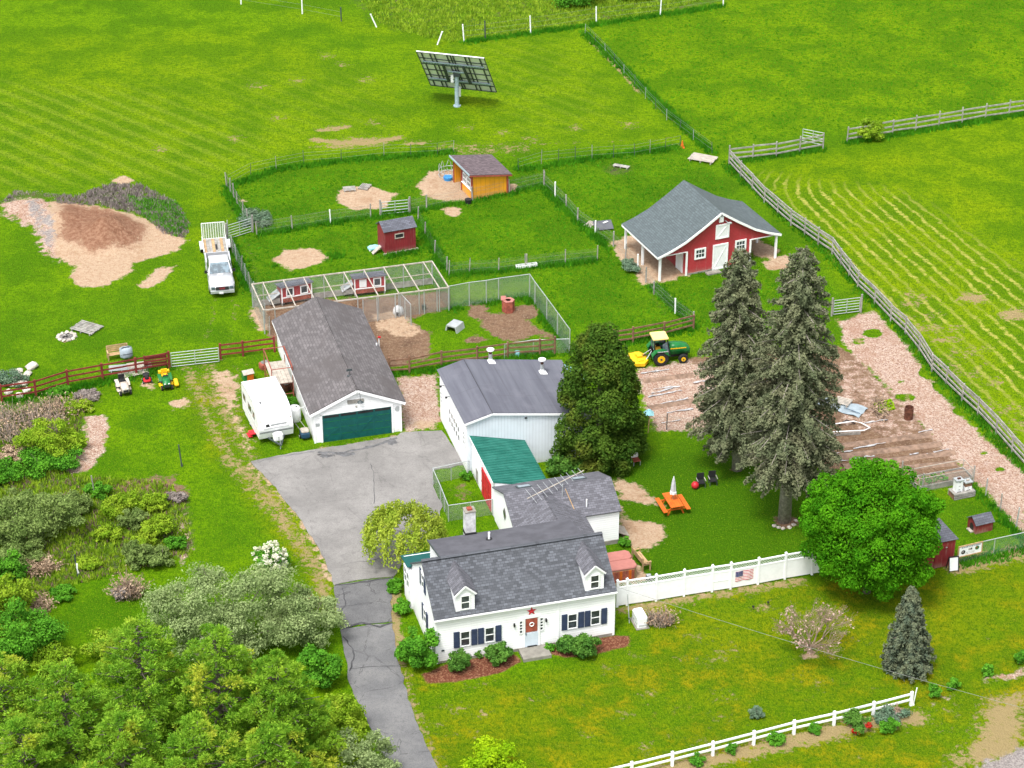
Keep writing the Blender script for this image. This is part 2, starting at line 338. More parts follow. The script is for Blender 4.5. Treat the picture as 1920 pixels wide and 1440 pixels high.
paint('yellow', [(1420, 320), (1560, 280), (1920, 225), (1960, 860), (1640, 590)], 2, .8)
paint('yellow', [(1120, 60), (1360, 10), (1920, 0), (1960, 180), (1600, 230), (1340, 270)], 3, .3)
# --- bare ground
for q, s_ in (([(130, 520), (150, 488), (210, 485), (235, 470), (330, 443), (352, 450), (330, 470), (250, 495), (243, 515), (185, 539), (150, 537)], .3), ([(258, 537), (290, 505), (328, 498), (300, 530), (275, 543)], .3),
        ([(783, 350), (805, 322), (850, 318), (892, 340), (890, 375), (835, 377), (795, 366)], .3), ([(630, 365), (650, 350), (700, 350), (742, 363), (722, 390), (670, 394), (640, 385)], .3), ([(510, 488), (535, 468), (590, 466), (616, 482), (590, 498), (545, 506)], .3),
        ([(948, 344), (966, 345), (968, 357), (950, 361)], .2), ([(830, 392), (850, 386), (866, 392), (862, 405), (845, 405)], .2), ([(1148, 455), (1180, 442), (1300, 440), (1300, 512), (1250, 527), (1205, 534), (1180, 500), (1155, 478)], .4),
        ([(1430, 492), (1470, 476), (1492, 490), (1470, 506), (1440, 506)], .3), ([(1400, 440), (1462, 470), (1450, 487), (1415, 480)], .4), ([(1162, 950), (1180, 975), (1240, 982), (1247, 1005), (1215, 1031), (1185, 1025), (1165, 1005)], .35),
        ([(1130, 1095), (1165, 1060), (1195, 1058), (1218, 1080), (1210, 1087), (1150, 1100)], .3), ([(205, 336), (235, 329), (252, 340), (225, 349)], .2), ([(320, 755), (350, 745), (353, 762), (325, 768)], .25), ([(600, 842), (742, 818), (748, 828), (620, 852)], .3),
        ([(1245, 950), (1160, 935), (1150, 900), (1190, 905)], .5), ([(500, 590), (480, 560), (470, 590), (485, 620), (505, 622)], .4), ([(290, 720), (268, 716), (262, 724), (285, 731)], .2)): paint('sand', q, s_)
paint('straw', [(790, 290), (900, 295), (1010, 288), (1005, 268), (820, 262)], .9, .42); paint('straw', [(585, 275), (660, 255), (755, 255), (720, 275), (620, 280)], .5, .68); paint('straw', [(590, 240), (650, 232), (640, 248)], .5, .62)
for a in ((610, 105), (640, 120), (560, 150), (690, 150), (520, 220), (480, 160), (700, 230), (870, 240), (940, 250), (1000, 262), (1080, 240), (1180, 235), (440, 260), (300, 280)): spot('straw', a[0], a[1], 26, 9, .8, .45)
stroke('straw', [(1180, 290), (1275, 272)], .8, .6, .55); stroke('straw', [(760, 265), (1010, 270), (1250, 262)], .9, .8, .42)
# wheel tracks and worn verge
paint('sand', [(385, 690), (440, 688), (462, 720), (450, 770), (490, 845), (455, 845), (425, 780), (400, 740)], .8, .62); paint('straw', [(345, 690), (460, 685), (470, 845), (430, 850), (370, 760)], 1.5, .5); stroke('straw', [(355, 690), (395, 800), (440, 880), (500, 950), (575, 1030), (615, 1075)], 1.1, .8, .6)
stroke('sand', [(468, 868), (505, 905), (555, 965), (598, 1030), (622, 1085)], 1.0, .6, .62); stroke('straw', [(430, 860), (500, 925), (590, 1060), (620, 1150)], 1.6, .9, .6); stroke('straw', [(750, 1230), (775, 1330), (820, 1440)], .8, .6, .6); stroke('straw', [(738, 1110), (742, 1210)], .9, .5, .8)
stroke('straw', [(1165, 1143), (1500, 1090)], 1.1, .6, .65); stroke('sand', [(1195, 1135), (1500, 1088)], .35, .3, .55); stroke('straw', [(1795, 1062), (1930, 1030)], 1.8, .7, .8); stroke('straw', [(1190, 1462), (1340, 1424), (1490, 1388), (1650, 1352), (1720, 1345)], 1.6, .7, .72)
paint('straw', [(1840, 1310), (1930, 1290), (1930, 1440), (1760, 1440), (1820, 1380)], 1.2, .72); paint('gravel', [(1850, 1428), (1960, 1385), (1980, 1480), (1780, 1480)], .4); paint('mulch', [(1835, 1275), (1870, 1262), (1930, 1250), (1930, 1268), (1880, 1278)], .3, .8); paint('mulch', [(1730, 1320), (1770, 1297), (1800, 1300), (1750, 1330)], .4, .6)
for a, b, r in ((1190, 1230, 9), (905, 1340, 14), (1345, 1345, 14), (1220, 1300, 16), (1430, 1140, 20), (1100, 1380, 12), (1005, 1310, 10), (860, 1330, 12), (1330, 1400, 10), (1210, 1400, 16)): spot('straw', a, b, r, r * .45, .5, .7)
for k in range(60): spot('straw', random.uniform(780, 1900), random.uniform(1180, 1430), random.uniform(10, 40), random.uniform(5, 14), 1.0, random.uniform(.3, .55))
paint('mulch', [(1575, 605), (1610, 590), (1640, 583), (1668, 615), (1702, 650), (1762, 738), (1832, 808), (1925, 890), (1925, 1003), (1880, 955), (1818, 890), (1766, 842), (1728, 800), (1683, 745), (1643, 704), (1608, 674), (1585, 650)], .35)
for q in ((1580, 640), (1636, 625, 20), (1610, 640, 14), (1740, 700, 20), (1765, 725, 12), (1800, 772, 12), (1875, 880, 10), (1845, 850, 8), (1700, 745, 16), (1650, 762, 0), (1690, 715, 8)): 
    if len(q) == 3 and q[2]: erase('mulch', [(q[0] + q[2] * math.cos(k * .9), q[1] + q[2] * .45 * math.sin(k * .9)) for k in range(7)], .3)
paint('mulch', [(1190, 692), (1290, 678), (1400, 690), (1400, 800), (1235, 808), (1215, 780)], .4); paint('mulch', [(744, 708), (815, 703), (828, 790), (775, 810), (757, 810), (752, 750)], .35); paint('sand', [(770, 792), (800, 785), (828, 790), (815, 806), (775, 810)], .4, .8)
paint('mulch', [(0, 378), (50, 374), (100, 380), (120, 420), (125, 470), (115, 495), (80, 480), (60, 430), (0, 405)], .5, .8); paint('sand', [(90, 380), (130, 380), (200, 390), (270, 408), (320, 438), (352, 450), (240, 490), (130, 497), (105, 480)], .35); paint('heap', [(120, 385), (200, 392), (272, 428), (255, 462), (170, 475), (115, 450)], 1.2, .95); paint('gravel', [(40, 380), (75, 378), (110, 420), (110, 470), (85, 470), (60, 430)], .6, .55)
paint('mulch', [(160, 783), (195, 778), (204, 800), (192, 850), (165, 882), (122, 888), (130, 858), (160, 838)], .3); paint('mulch', [(325, 990), (345, 960), (365, 1030), (340, 1060)], .3, .8); paint('soil', [(200, 905), (320, 890), (355, 920), (350, 960), (300, 930), (220, 935)], .5, .85)
paint('soil', [(1290, 672), (1570, 648), (1600, 663), (1655, 720), (1725, 790), (1802, 860), (1802, 888), (1690, 893), (1540, 880), (1400, 800), (1290, 800)], .35); paint('mulch', [(1560, 680), (1600, 665), (1660, 712), (1740, 800), (1700, 830), (1570, 800)], .6, .5)
paint('soil', [(500, 560), (480, 590), (510, 640), (700, 700), (806, 668), (806, 625), (762, 600), (842, 576), (842, 545), (690, 560)], .35); paint('sand', [(690, 585), (760, 580), (800, 625), (760, 640), (700, 620)], .6, .62)
paint('soil', [(883, 570), (910, 571), (919, 589), (951, 586), (983, 570), (1004, 573), (1012, 592), (988, 599), (1004, 614), (1039, 628), (1039, 636), (1007, 627), (980, 636), (956, 643), (922, 628), (902, 608), (899, 596), (875, 593)], .3); paint('soil', [(868, 640), (895, 626), (913, 638), (895, 643)], .2)
paint('soil', [(840, 905), (880, 895), (895, 925), (870, 950), (850, 940)], .5, .6)
paint('redmulch', [(790, 1266), (850, 1243), (960, 1222), (978, 1240), (940, 1262), (850, 1282), (800, 1282)], .15); paint('redmulch', [(1025, 1225), (1060, 1205), (1150, 1192), (1180, 1193), (1181, 1211), (1120, 1226), (1060, 1233)], .15)
spot('sand', 1518, 1227, 20, 9, .25, .8); spot('soil', 1475, 978, 28, 13, .25, .9); spot('soil', 1382, 880, 14, 8, .25, .7); spot('sand', 125, 632, 17, 9, .25, .9); spot('sand', 165, 610, 28, 12, .3, .5); spot('weed', 1160, 318, 34, 11, .4, .9); spot('straw', 1825, 558, 26, 10, .4, .95); spot('straw', 1900, 590, 30, 12, .4, .95)
spot('sand', 170, 745, 26, 9, .4, .7); spot('sand', 455, 375, 8, 4, .2, .8); spot('soil', 700, 470, 18, 7, .3, .5)
stroke('straw', [(345, 690), (372, 745), (405, 810), (450, 880), (520, 950), (585, 1030), (612, 1100), (622, 1160)], 1.0, .9, .6); stroke('straw', [(395, 688), (425, 760), (462, 850), (540, 940), (600, 1010)], 1.3, .9, .56)
stroke('straw', [(405, 560), (400, 600), (380, 650), (370, 685)], .5, .5, .5); stroke('straw', [(440, 560), (440, 610), (425, 650), (405, 685)], .5, .5, .5); stroke('lush', [(200, 600), (300, 570), (380, 560)], 1.2, 1.0, .9); stroke('lush', [(60, 560), (150, 580), (260, 640), (360, 640)], 1.0, 1.0, .8)
stroke('straw', [(600, 245), (650, 238)], .8, .5, .85); stroke('straw', [(590, 262), (640, 268), (700, 266), (748, 258)], .9, .5, .9); stroke('straw', [(760, 270), (795, 268)], .7, .4, .8); stroke('yellow', [(600, 300), (480, 320), (400, 380), (390, 440)], 2.0, 1.5, 1.0)
# --- rough weeds
paint('weed', [(0, 378), (30, 357), (60, 363), (140, 368), (200, 345), (260, 345), (270, 363), (330, 378), (356, 420), (347, 447), (310, 440), (280, 408), (200, 386), (100, 374), (30, 380)], .4)
paint('weed', [(-60, 760), (60, 742), (170, 758), (160, 800), (120, 890), (180, 900), (320, 900), (352, 920), (372, 1030), (300, 1060), (90, 1100), (90, 1200), (-60, 1260)], .8, .85)
paint('weed', [(560, -40), (1500, -40), (1360, 10), (1240, 32), (1120, 48), (1000, 66), (840, 82), (720, 60), (660, 15)], 1.5, .55); stroke('weed', [(425, 400), (470, 470), (500, 590)], .8, .6, .6); stroke('weed', [(440, 380), (470, 420), (500, 430)], 1.2, .7, .7)
stroke('weed', [(1095, 60), (1200, 175), (1330, 285)], .5, .5, .6); stroke('straw', [(1105, 75), (1160, 130), (1200, 175)], .4, .3, .9); stroke('weed', [(1170, 490), (1200, 530), (1250, 590)], .8, .5, .6); stroke('straw', [(1570, 600), (1660, 690), (1745, 795), (1800, 860)], .5, .5, .8)
stroke('straw', [(1640, 560), (1760, 690), (1850, 790), (1920, 870)], 1.0, .8, .55)
for k in range(70):
    a = random.uniform(0, 1); spot('straw', 1640 + 300 * a + random.uniform(10, 90), 560 + 310 * a + random.uniform(-20, 10), random.uniform(8, 22), 6, .5, random.uniform(.4, .8))
# --- mowing lines (top left field) and straw rows (right field): a phase in metres across the lines
Q1 = GV([(0, 215), (240, 318)]); dL = (Q1[1] - Q1[0]); dL /= np.hypot(*dL); nL = np.array([-dL[1], dL[0]])
Q2 = GV([(1367, 310), (1640, 570), (1897, 850)]); dR = (Q2[2] - Q2[0]); dR /= np.hypot(*dR); nR = np.array([-dR[1], dR[0]])
phL = (PX - Q1[0]) @ nL; phR = (PX - Q2[0]) @ nR; phR = np.where(phR < 0, -phR, phR)
alR = (PX - Q2[0]) @ dR; corner = np.clip((9 - alR) / 9, 0, 1) ** 2; phR = phR * (1 - .12 * np.clip(alR / 40, 0, 1)) - 6 * corner
paint('stripe', [(-60, 150), (300, 170), (500, 260), (480, 300), (330, 350), (250, 340), (-60, 360)], 2.5, 1); paint('stripe', [(850, 60), (1060, 80), (1200, 230), (950, 260)], 3, .45); paint('stripe', [(300, 120), (700, 140), (760, 240), (480, 290)], 4, .4)
paint('rows', [(1440, 330), (1530, 345), (1680, 360), (1780, 420), (1930, 520), (1960, 880), (1780, 690), (1640, 560), (1500, 410)], 1.6, 1)
Z = np.zeros(len(PX), np.float32)
def mound(x, y, r, h, ry=1.0):
    c = GV([(x, y)])[0]; d = np.hypot(PX[:, 0] - c[0], (PX[:, 1] - c[1]) / ry) / r; Z[:] = np.maximum(Z, h * np.clip(1 - d, 0, 1) ** 1.3 * (1 + .12 * np.sin(PX[:, 0] * 3.1) * np.cos(PX[:, 1] * 2.3)))
mound(200, 440, 3.4, 1.7, 1.3); mound(115, 412, 2.6, .9, 1.3); mound(150, 440, 3.6, .7, 1.4); mound(60, 390, 3.0, .5, 1.5); mound(850, 1265, 3.0, .12); mound(1475, 978, 1.2, .15)
gnd = np.where((np.abs(PX[:, 0]) < 56) & (np.abs(PX[:, 1] - 18) < 68), .03 * (np.sin(PX[:, 0] * 1.7 + np.sin(PX[:, 1])) * np.sin(PX[:, 1] * 1.3)), 0); Z += gnd.astype(np.float32) * np.clip(W['weed'] + W['soil'] * .6 + .15, 0, 1) * .8
me = bpy.data.meshes.new('ground'); nx, ny = len(gx), len(gy)
me.vertices.add(nx * ny); me.vertices.foreach_set('co', np.column_stack([PX, Z]).astype(np.float32).ravel())
ii = (np.arange(ny - 1)[:, None] * nx + np.arange(nx - 1)[None]).ravel(); F4 = np.stack([ii, ii + 1, ii + nx + 1, ii + nx], 1).astype(np.int32)
me.loops.add(F4.size); me.loops.foreach_set('vertex_index', F4.ravel()); me.polygons.add(len(F4)); me.polygons.foreach_set('loop_start', np.arange(0, F4.size, 4, dtype=np.int32)); me.polygons.foreach_set('loop_total', np.full(len(F4), 4, np.int32))
me.update(); me.polygons.foreach_set('use_smooth', np.ones(len(F4), bool))
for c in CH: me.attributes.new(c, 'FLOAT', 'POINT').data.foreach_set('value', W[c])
me.attributes.new('phl', 'FLOAT', 'POINT').data.foreach_set('value', phL.astype(np.float32)); me.attributes.new('phr', 'FLOAT', 'POINT').data.foreach_set('value', phR.astype(np.float32))
t = NT('ground'); p = t.pos()
def at(n): x = t.new('ShaderNodeAttribute', attribute_name=n); return x.outputs['Fac']
nb = t.noise(p, .085, 2); nm = t.noise(p, .55, 3); nf = t.noise(p, 3.2, 3, .7); nff = t.noise(p, 13, 2, .75); edge = t.noise(p, 1.3, 4, .72)
fib = t.noise(t.scale(p, (9, 3.5, 1)), 1.0, 2, .75)
def sel(n, k=1.15, lo=.40, hi=.60):
    return t.mapr(t.math('ADD', at(n), t.math('MULTIPLY', t.math('SUBTRACT', edge, .5), k)), lo, hi)
tuft = t.math('ADD', t.math('MULTIPLY', t.math('SUBTRACT', nf, .5), 1.1), t.math('MULTIPLY', t.math('SUBTRACT', edge, .5), 1.0))
def dither(n, lo=.42, hi=.72): return t.mapr(t.math('ADD', at(n), tuft), lo, hi)
big = t.noise(p, .22, 3, .6)
g = t.mix(t.mapr(nb, .35, .65), (.125, .275, .002), (.175, .335, .002))
g = t.mix(t.mapr(big, .42, .60, 0, .85), g, (.068, .195, .002))
g = t.mix(t.math('MULTIPLY', at('yellow'), t.mapr(big, .3, .62, 1, .3)), g, (.275, .375, .002))
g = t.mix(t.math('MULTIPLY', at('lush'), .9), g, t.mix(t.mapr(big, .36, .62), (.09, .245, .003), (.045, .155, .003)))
g = t.mix(t.math('MULTIPLY', at('deep'), t.mapr(big, .3, .62, 1, .6)), g, (.040, .135, .003))  # dark yard green: real lusher grass plus shade put into the colour
lw = t.mix(t.mapr(nm, .36, .58), (.31, .275, .006), (.125, .205, .003)); lw = t.mix(t.mapr(big, .44, .6, 0, .75), lw, (.125, .235, .003)); lw = t.mix(t.mapr(edge, .54, .72, 0, .5), lw, (.33, .25, .03)); lw = t.mix(t.mapr(nb, .52, .64, 0, .5), lw, (.26, .30, .004))
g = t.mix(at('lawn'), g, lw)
sl = t.math('SINE', t.math('MULTIPLY', t.math('ADD', at('phl'), t.math('MULTIPLY', nm, .6)), 2 * math.pi / 1.75))
g = t.mix(t.math('MULTIPLY', t.math('MULTIPLY', t.mapr(sl, -.3, 1), at('stripe')), t.mapr(edge, .34, .66, .1, .8)), g, (.36, .46, .05))
sl2 = t.math('SINE', t.math('MULTIPLY', t.math('ADD', at('phr'), t.math('MULTIPLY', nm, .9)), 2 * math.pi / 1.08))
g = t.mix(t.mapr(edge, .42, .62, 0, .45), g, (.055, .16, .002)); g = t.mix(t.mapr(nf, .46, .64, 0, .6), g, (.04, .13, .002)); g = t.mix(t.mapr(fib, .48, .66, 0, .7), g, (.04, .12, .002)); g = t.mix(t.mapr(nff, .54, .7, 0, .7), g, (.33, .45, .02)); g = t.mix(t.mapr(nff, .25, .44, .65, 0), g, (.02, .08, .002)); g = t.mix(t.mapr(nf, .24, .40, .6, 0), g, (.27, .40, .006))
g = t.mix(t.math('MULTIPLY', t.math('MULTIPLY', t.mapr(t.math('ADD', sl2, t.math('MULTIPLY', tuft, 2.6)), .3, 1.3), at('rows')), t.mapr(big, .36, .56, .35, 1)), g, t.mix(nff, (.33, .36, .05), (.58, .54, .18)))
g = t.mix(t.mapr(t.math('ADD', nff, t.math('MULTIPLY', edge, .5)), .93, 1.02, 0, .6), g, (.50, .48, .08))
g = t.mix(1.0, g, (1.11, 1.13, .9), 'MULTIPLY')
chip = t.new('ShaderNodeTexVoronoi'); t.l.new(p, chip.inputs['Vector']); chip.inputs['Scale'].default_value = 12; cr = t.sep(chip.outputs['Color'])
sand = t.mix(t.mapr(nf, .3, .7), (0.570, 0.399, 0.267), (0.704, 0.552, 0.389)); sand = t.mix(t.mapr(cr[0], .5, 1, 0, .5), sand, (0.428, 0.267, 0.161)); sand = t.mix(t.mapr(nm, .5, .75, 0, .65), sand, (0.457, 0.285, 0.172))
mul = t.mix(t.mapr(cr[0], .2, .9), (0.531, 0.362, 0.270), (0.766, 0.638, 0.538)); mul = t.mix(t.mapr(cr[1], .7, .9, 0, .75), mul, (0.317, 0.164, 0.115)); mul = t.mix(t.mapr(nm, .45, .75, 0, .6), mul, (0.437, 0.243, 0.164)); mul = t.mix(t.mapr(nff, .5, .8, 0, .5), mul, (0.338, 0.189, 0.134)); mul = t.mix(t.mapr(edge, .55, .75, 0, .6), mul, (0.715, 0.596, 0.537))
soil = t.mix(t.mapr(nf, .3, .7), (0.228, 0.135, 0.087), (0.323, 0.216, 0.139)); soil = t.mix(t.mapr(nm, .48, .75, 0, .8), soil, (0.147, 0.089, 0.060)); soil = t.mix(t.mapr(cr[1], .75, .95, 0, .6), soil, (0.427, 0.323, 0.225)); soil = t.mix(t.mapr(edge, .56, .76, 0, .7), soil, (0.381, 0.269, 0.165))
stw = t.mix(nff, (0.302, 0.230, 0.079), (0.518, 0.418, 0.230)); weed = t.mix(t.mapr(nf, .3, .7), (0.122, 0.101, 0.083), (0.058, 0.104, 0.022)); weed = t.mix(t.mapr(edge, .36, .56, 0, .95), weed, (0.094, 0.194, 0.011)); weed = t.mix(t.mapr(nm, .5, .7, 0, .75), weed, (0.187, 0.133, 0.094)); weed = t.mix(t.mapr(nff, .5, .8, 0, .6), weed, (0.259, 0.209, 0.158))
rm = t.mix(nff, (0.130, 0.040, 0.022), (0.288, 0.115, 0.072)); grv = t.mix(t.mapr(cr[0], .1, .9), (0.288, 0.263, 0.252), (0.475, 0.439, 0.418))
c_ = t.mix(dither('weed'), g, weed); c_ = t.mix(dither('straw', .36, .62), c_, stw); c_ = t.mix(sel('soil'), c_, soil); c_ = t.mix(sel('mulch'), c_, mul); c_ = t.mix(sel('sand'), c_, sand); c_ = t.mix(dither('heap', .3, .6), c_, t.mix(t.mapr(nf, .3, .7), (.26, .125, .075), (.44, .26, .17))); c_ = t.mix(sel('gravel'), c_, grv); c_ = t.mix(sel('redmulch', .45), c_, t.mix(t.mapr(cr[1], .5, .95, 0, .8), rm, (.42, .22, .13)))
t.col(t.mix(1.0, c_, (.60, .585, .58), 'MULTIPLY')); t.b.inputs['Roughness'].default_value = 1; t.b.inputs['Specular IOR Level'].default_value = .05
t.bump(t.math('ADD', nf, fib), .9, .10)
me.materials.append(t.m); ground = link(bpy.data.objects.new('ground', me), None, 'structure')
# ------------------------------------------------------------------ driveway: three asphalt lengths butted at the frost cracks
def asphalt(name, c, c2, crack=.5):
    t = NT(name); p = t.pos(); n = t.noise(p, .35, 5, .65); b = t.mix(t.mapr(n, .3, .7), c, c2)
    b = t.mix(t.mapr(t.noise(p, 16, 3, .8), .42, .68, 0, .5), b, dk(c, .5)); b = t.mix(t.mapr(t.noise(p, 2.2, 4, .7), .5, .72, 0, .4), b, dk(c, .65)); b = t.mix(t.mapr(t.noise(t.scale(p, (.5, 2.0, 1)), .8, 4), .56, .75, 0, .45), b, dk(c, 1.35))
    v = t.new('ShaderNodeTexVoronoi', feature='DISTANCE_TO_EDGE'); t.l.new(p, v.inputs['Vector']); v.inputs['Scale'].default_value = .33
    wob = t.math('ADD', v.outputs['Distance'], t.math('MULTIPLY', t.math('SUBTRACT', t.noise(p, 1.2, 4), .5), .16))
    b = t.mix(t.math('MULTIPLY', t.mapr(t.math('ABSOLUTE', wob), .0, .012, 1, 0), crack), b, dk(c, .3))
    t.col(b); t.b.inputs['Roughness'].default_value = .95; t.b.inputs['Specular IOR Level'].default_value = .15; t.bump(t.noise(p, 22, 3), .3, .01)
asphalt('asphalt_pale', (.185, .178, .172), (.265, .255, .245), .25); asphalt('asphalt_dark', (.108, .109, .114), (.165, .164, .166), .6); asphalt('asphalt_mid', (.135, .136, .141), (.205, .203, .202), .5)
def sheet(name, mat, pts, z, parent=None, kind='structure', sub_=6, jit=.05):
    Q = GV(pts); out = []
    for i in range(len(Q)):
        a, b = Q[i], Q[(i + 1) % len(Q)]
        n = max(1, int(np.hypot(*(b - a)) / .5))
        for k in range(n):
            q = a + (b - a) * k / n + (rng.normal(0, jit, 2) if 0 < k else 0); out.append((q[0], q[1], z))
    from mathutils.geometry import tessellate_polygon
    tri = tessellate_polygon([[Vector(v) for v in out]]); n = len(out)
    side = [(v[0], v[1], -.05) for v in out]
    o = mesh(parent, name, mat, out + side, [tuple(reversed(x)) if (Vector(out[x[1]]) - Vector(out[x[0]])).cross(Vector(out[x[2]]) - Vector(out[x[0]])).z < 0 else tuple(x) for x in tri] + [(i, n + i, n + (i + 1) % n, (i + 1) % n) for i in range(n)], kind=kind)
    return o
drive = sheet('driveway', 'asphalt_pale', [(470, 866), (520, 855), (592, 843), (660, 833), (745, 818), (752, 812), (790, 809), (828, 808), (850, 838), (873, 872), (812, 882), (812, 912), (830, 950), (820, 975), (790, 1010), (755, 1055), (744, 1075), (738, 1082), (690, 1086), (640, 1094), (626, 1098), (622, 1078), (600, 1032), (555, 962), (505, 902)], .045)
sheet('asphalt_length', 'asphalt_dark', [(626, 1100), (640, 1096), (690, 1088), (738, 1084), (733, 1110), (733, 1150), (735, 1166), (690, 1170), (638, 1178), (630, 1140)], .045, drive, None)
sheet('asphalt_length', 'asphalt_mid', [(638, 1181), (690, 1173), (736, 1169), (741, 1210), (752, 1262), (776, 1340), (806, 1410), (840, 1490), (930, 1700), (1060, 2000), (960, 2000), (845, 1700), (755, 1490), (725, 1430), (688, 1350), (656, 1284), (641, 1195)], .045, drive, None)
plain('crack_tar', (.06, .06, .065), .8, .4); plain('stain', (.13, .13, .135), .9, .4)
def crack(pts, wd, mat='crack_tar'):
    Q = GV(pts); L_ = []; 
    P_ = []
    for i in range(len(Q) - 1):
        n = max(2, int(np.hypot(*(Q[i + 1] - Q[i])) / .35))
        for k in range(n): P_.append(Q[i] + (Q[i + 1] - Q[i]) * k / n + rng.normal(0, .05, 2))
    P_.append(Q[-1]); v = []; 
    for i, q in enumerate(P_):
        d = P_[min(i + 1, len(P_) - 1)] - P_[max(0, i - 1)]; d = np.array([-d[1], d[0]]) / (np.hypot(*d) + 1e-6); ww = wd * random.uniform(.4, 1.2)
        v += [(q[0] - d[0] * ww, q[1] - d[1] * ww, .05), (q[0] + d[0] * ww, q[1] + d[1] * ww, .05)]
    mesh(drive, 'crack', mat, v, [(2 * i, 2 * i + 2, 2 * i + 3, 2 * i + 1) for i in range(len(P_) - 1)])
crack([(628, 1098), (665, 1094), (700, 1089), (738, 1084)], .09); crack([(640, 1180), (675, 1168), (710, 1176), (735, 1169)], .09); crack([(645, 1195), (660, 1215), (664, 1235), (655, 1260)], .05); crack([(643, 1102), (648, 1130), (640, 1150)], .04); crack([(655, 1255), (700, 1250), (752, 1250)], .03); crack([(703, 945), (700, 885), (694, 870)], .02); crack([(640, 1060), (700, 1050), (748, 1040)], .02)

def stain(pts, z=.0485):
    Q = GV(pts); n = len(Q); mesh(drive, 'dark_stain', 'stain', [(q[0] + random.gauss(0, .06), q[1] + random.gauss(0, .06), z) for q in Q], [tuple(range(n))])
def frayed(cx, cy, rx, ry, n=26): return [(cx + rx * random.uniform(.55, 1.1) * math.cos(-2 * math.pi * k / n), cy + ry * random.uniform(.55, 1.1) * math.sin(-2 * math.pi * k / n)) for k in range(n)]
stain(frayed(648, 851, 26, 5)); stain(frayed(610, 855, 16, 4), .049); stain(frayed(735, 829, 14, 6), .0495); crack([(594, 849), (640, 850), (700, 838), (745, 822)], .14, 'stain'); crack([(475, 868), (520, 858), (590, 848)], .05, 'stain')
# ------------------------------------------------------------------ buildings
PHI = R(15.5)
def frame(pa, pb):                             # two foot pixels -> origin, heading, length
    a, b = G(*pa), G(*pb); d = b - a; return a, math.atan2(d.y, d.x), math.hypot(d.x, d.y)
def window(parent, c, wd, ht, face='front', cols=1, rows=2, trim=.07, name='window', fm='white_paint', t=.05):
    # a framed window on a wall: face 'front' looks to -y, 'left' looks to -x
    o = sub(parent, name, c, (0, 0, {'front': 0, 'left': -math.pi / 2, 'right': math.pi / 2, 'back': math.pi}[face]))
    bx(o, 'pane', 'glass', (0, -.012, 0), (wd, .02, ht))
    for s in (-1, 1): bx(o, 'frame', fm, (s * (wd / 2 + trim / 2), -.03, 0), (trim, t, ht + 2 * trim)); bx(o, 'frame', fm, (0, -.03, s * (ht / 2 + trim / 2)), (wd - .004, t, trim))
    for i in range(1, rows): bx(o, 'sash_rail', fm, (0, -.03, -ht / 2 + ht * i / rows), (wd, .03, .05))
    for i in range(1, cols): bx(o, 'muntin', fm, (-wd / 2 + wd * i / cols, -.028, 0), (.03, .026, ht))
    return o
def gable_roof(parent, mat, x0, x1, y0, yr, y1, z0, zr, z1, over=.2, side=.15, t=.09, names=('roof', 'roof')):
    s0 = (zr - z0) / (yr - y0); s1 = (zr - z1) / (y1 - yr); e = .06
    a = slabo(parent, names[0], mat, [(x0 - side, y0 - over, z0 - over * s0 + e), (x1 + side, y0 - over, z0 - over * s0 + e), (x1 + side, yr, zr + e), (x0 - side, yr, zr + e)], t)
    b = slabo(parent, names[1], mat, [(x1 + side, y1 + over, z1 - over * s1 + e), (x0 - side, y1 + over, z1 - over * s1 + e), (x0 - side, yr + .002, zr + e), (x1 + side, yr + .002, zr + e)], t)
    return a, b
# --- the white farmhouse
HO = G(818, 1246); house = thing('farmhouse', 'white clapboard cape house with two dormers and a red star over the door', 'house', HO, PHI)
MB().prism([(0, 0), (5.95, 0), (5.95, 3.4), (2.95, 5.42), (0, 3.4)], 0, 11.1, 'x').build(house, 'wall', 'white_clapboard')
fr, rr = gable_roof(house, 'shingle_house', 0, 11.1, 0, 2.95, 5.95, 3.4, 5.44, 3.4, .18, .1)
MB().prism([(2.97, 5.46), (5.97, 4.72), (5.97, 3.3), (2.97, 3.3)], 1.15, 9.95, 'x').build(house, 'shed_dormer', 'white_clapboard')
slabo(house, 'flat_roof', 'flat_roof', [(1.03, 2.97, 5.56), (10.07, 2.97, 5.56), (10.07, 6.12, 4.80), (1.03, 6.12, 4.80)][::1], .09)
bx(house, 'roof_edge', 'dark_metal', (1.03, 4.55, 5.19), (.06, 3.24, .1), (R(-13.6), 0, 0)); bar(house, 'drip_edge', 'white_paint', (-.05, -.2, 3.26), (11.15, -.2, 3.26), .07, .1)
for s in (-.07, 11.17): bar(house, 'rake_board', 'white_paint', (s, -.2, 3.2), (s, 2.93, 5.36), .05, .16)
bx(house, 'ridge_cap', 'shingle_house', (5.55, 2.95, 5.56), (11.3, .26, .03))
for xc in (1.85, 9.85):
    d = sub(house, 'dormer', (xc, 0, 0))
    MB().prism([(-.58, 3.4), (.58, 3.4), (.58, 4.74), (0, 5.26), (-.58, 4.74)], .1, 2.6, 'y').build(d, 'dormer_wall', 'white_clapboard')
    for s in (-1, 1): slabo(d, 'dormer_roof', 'shingle_wing', [(s * .66, .0, 4.70), (0, .0, 5.32), (0, 2.85, 5.32), (s * .66, 2.2, 4.70)][::s], .05)
    for s in (-1, 1): bar(d, 'rake_trim', 'white_paint', (s * .66, -.02, 4.66), (0, -.02, 5.28), .04, .1)
    window(house, (xc, .09, 4.12), .46, .88)
for x in (1.79, 3.3, 8.46, 9.9): window(house, (x, -.01, 1.58), .5, .98)
for x in (1.265, 2.355, 2.765, 3.845, 7.965, 9.01, 9.42, 10.46):
    s = bx(house, 'shutter', 'blue_shutter', (x, -.04, 1.58), (.36, .05, 1.14))
d = sub(house, 'front_door', (5.9, 0, 0))
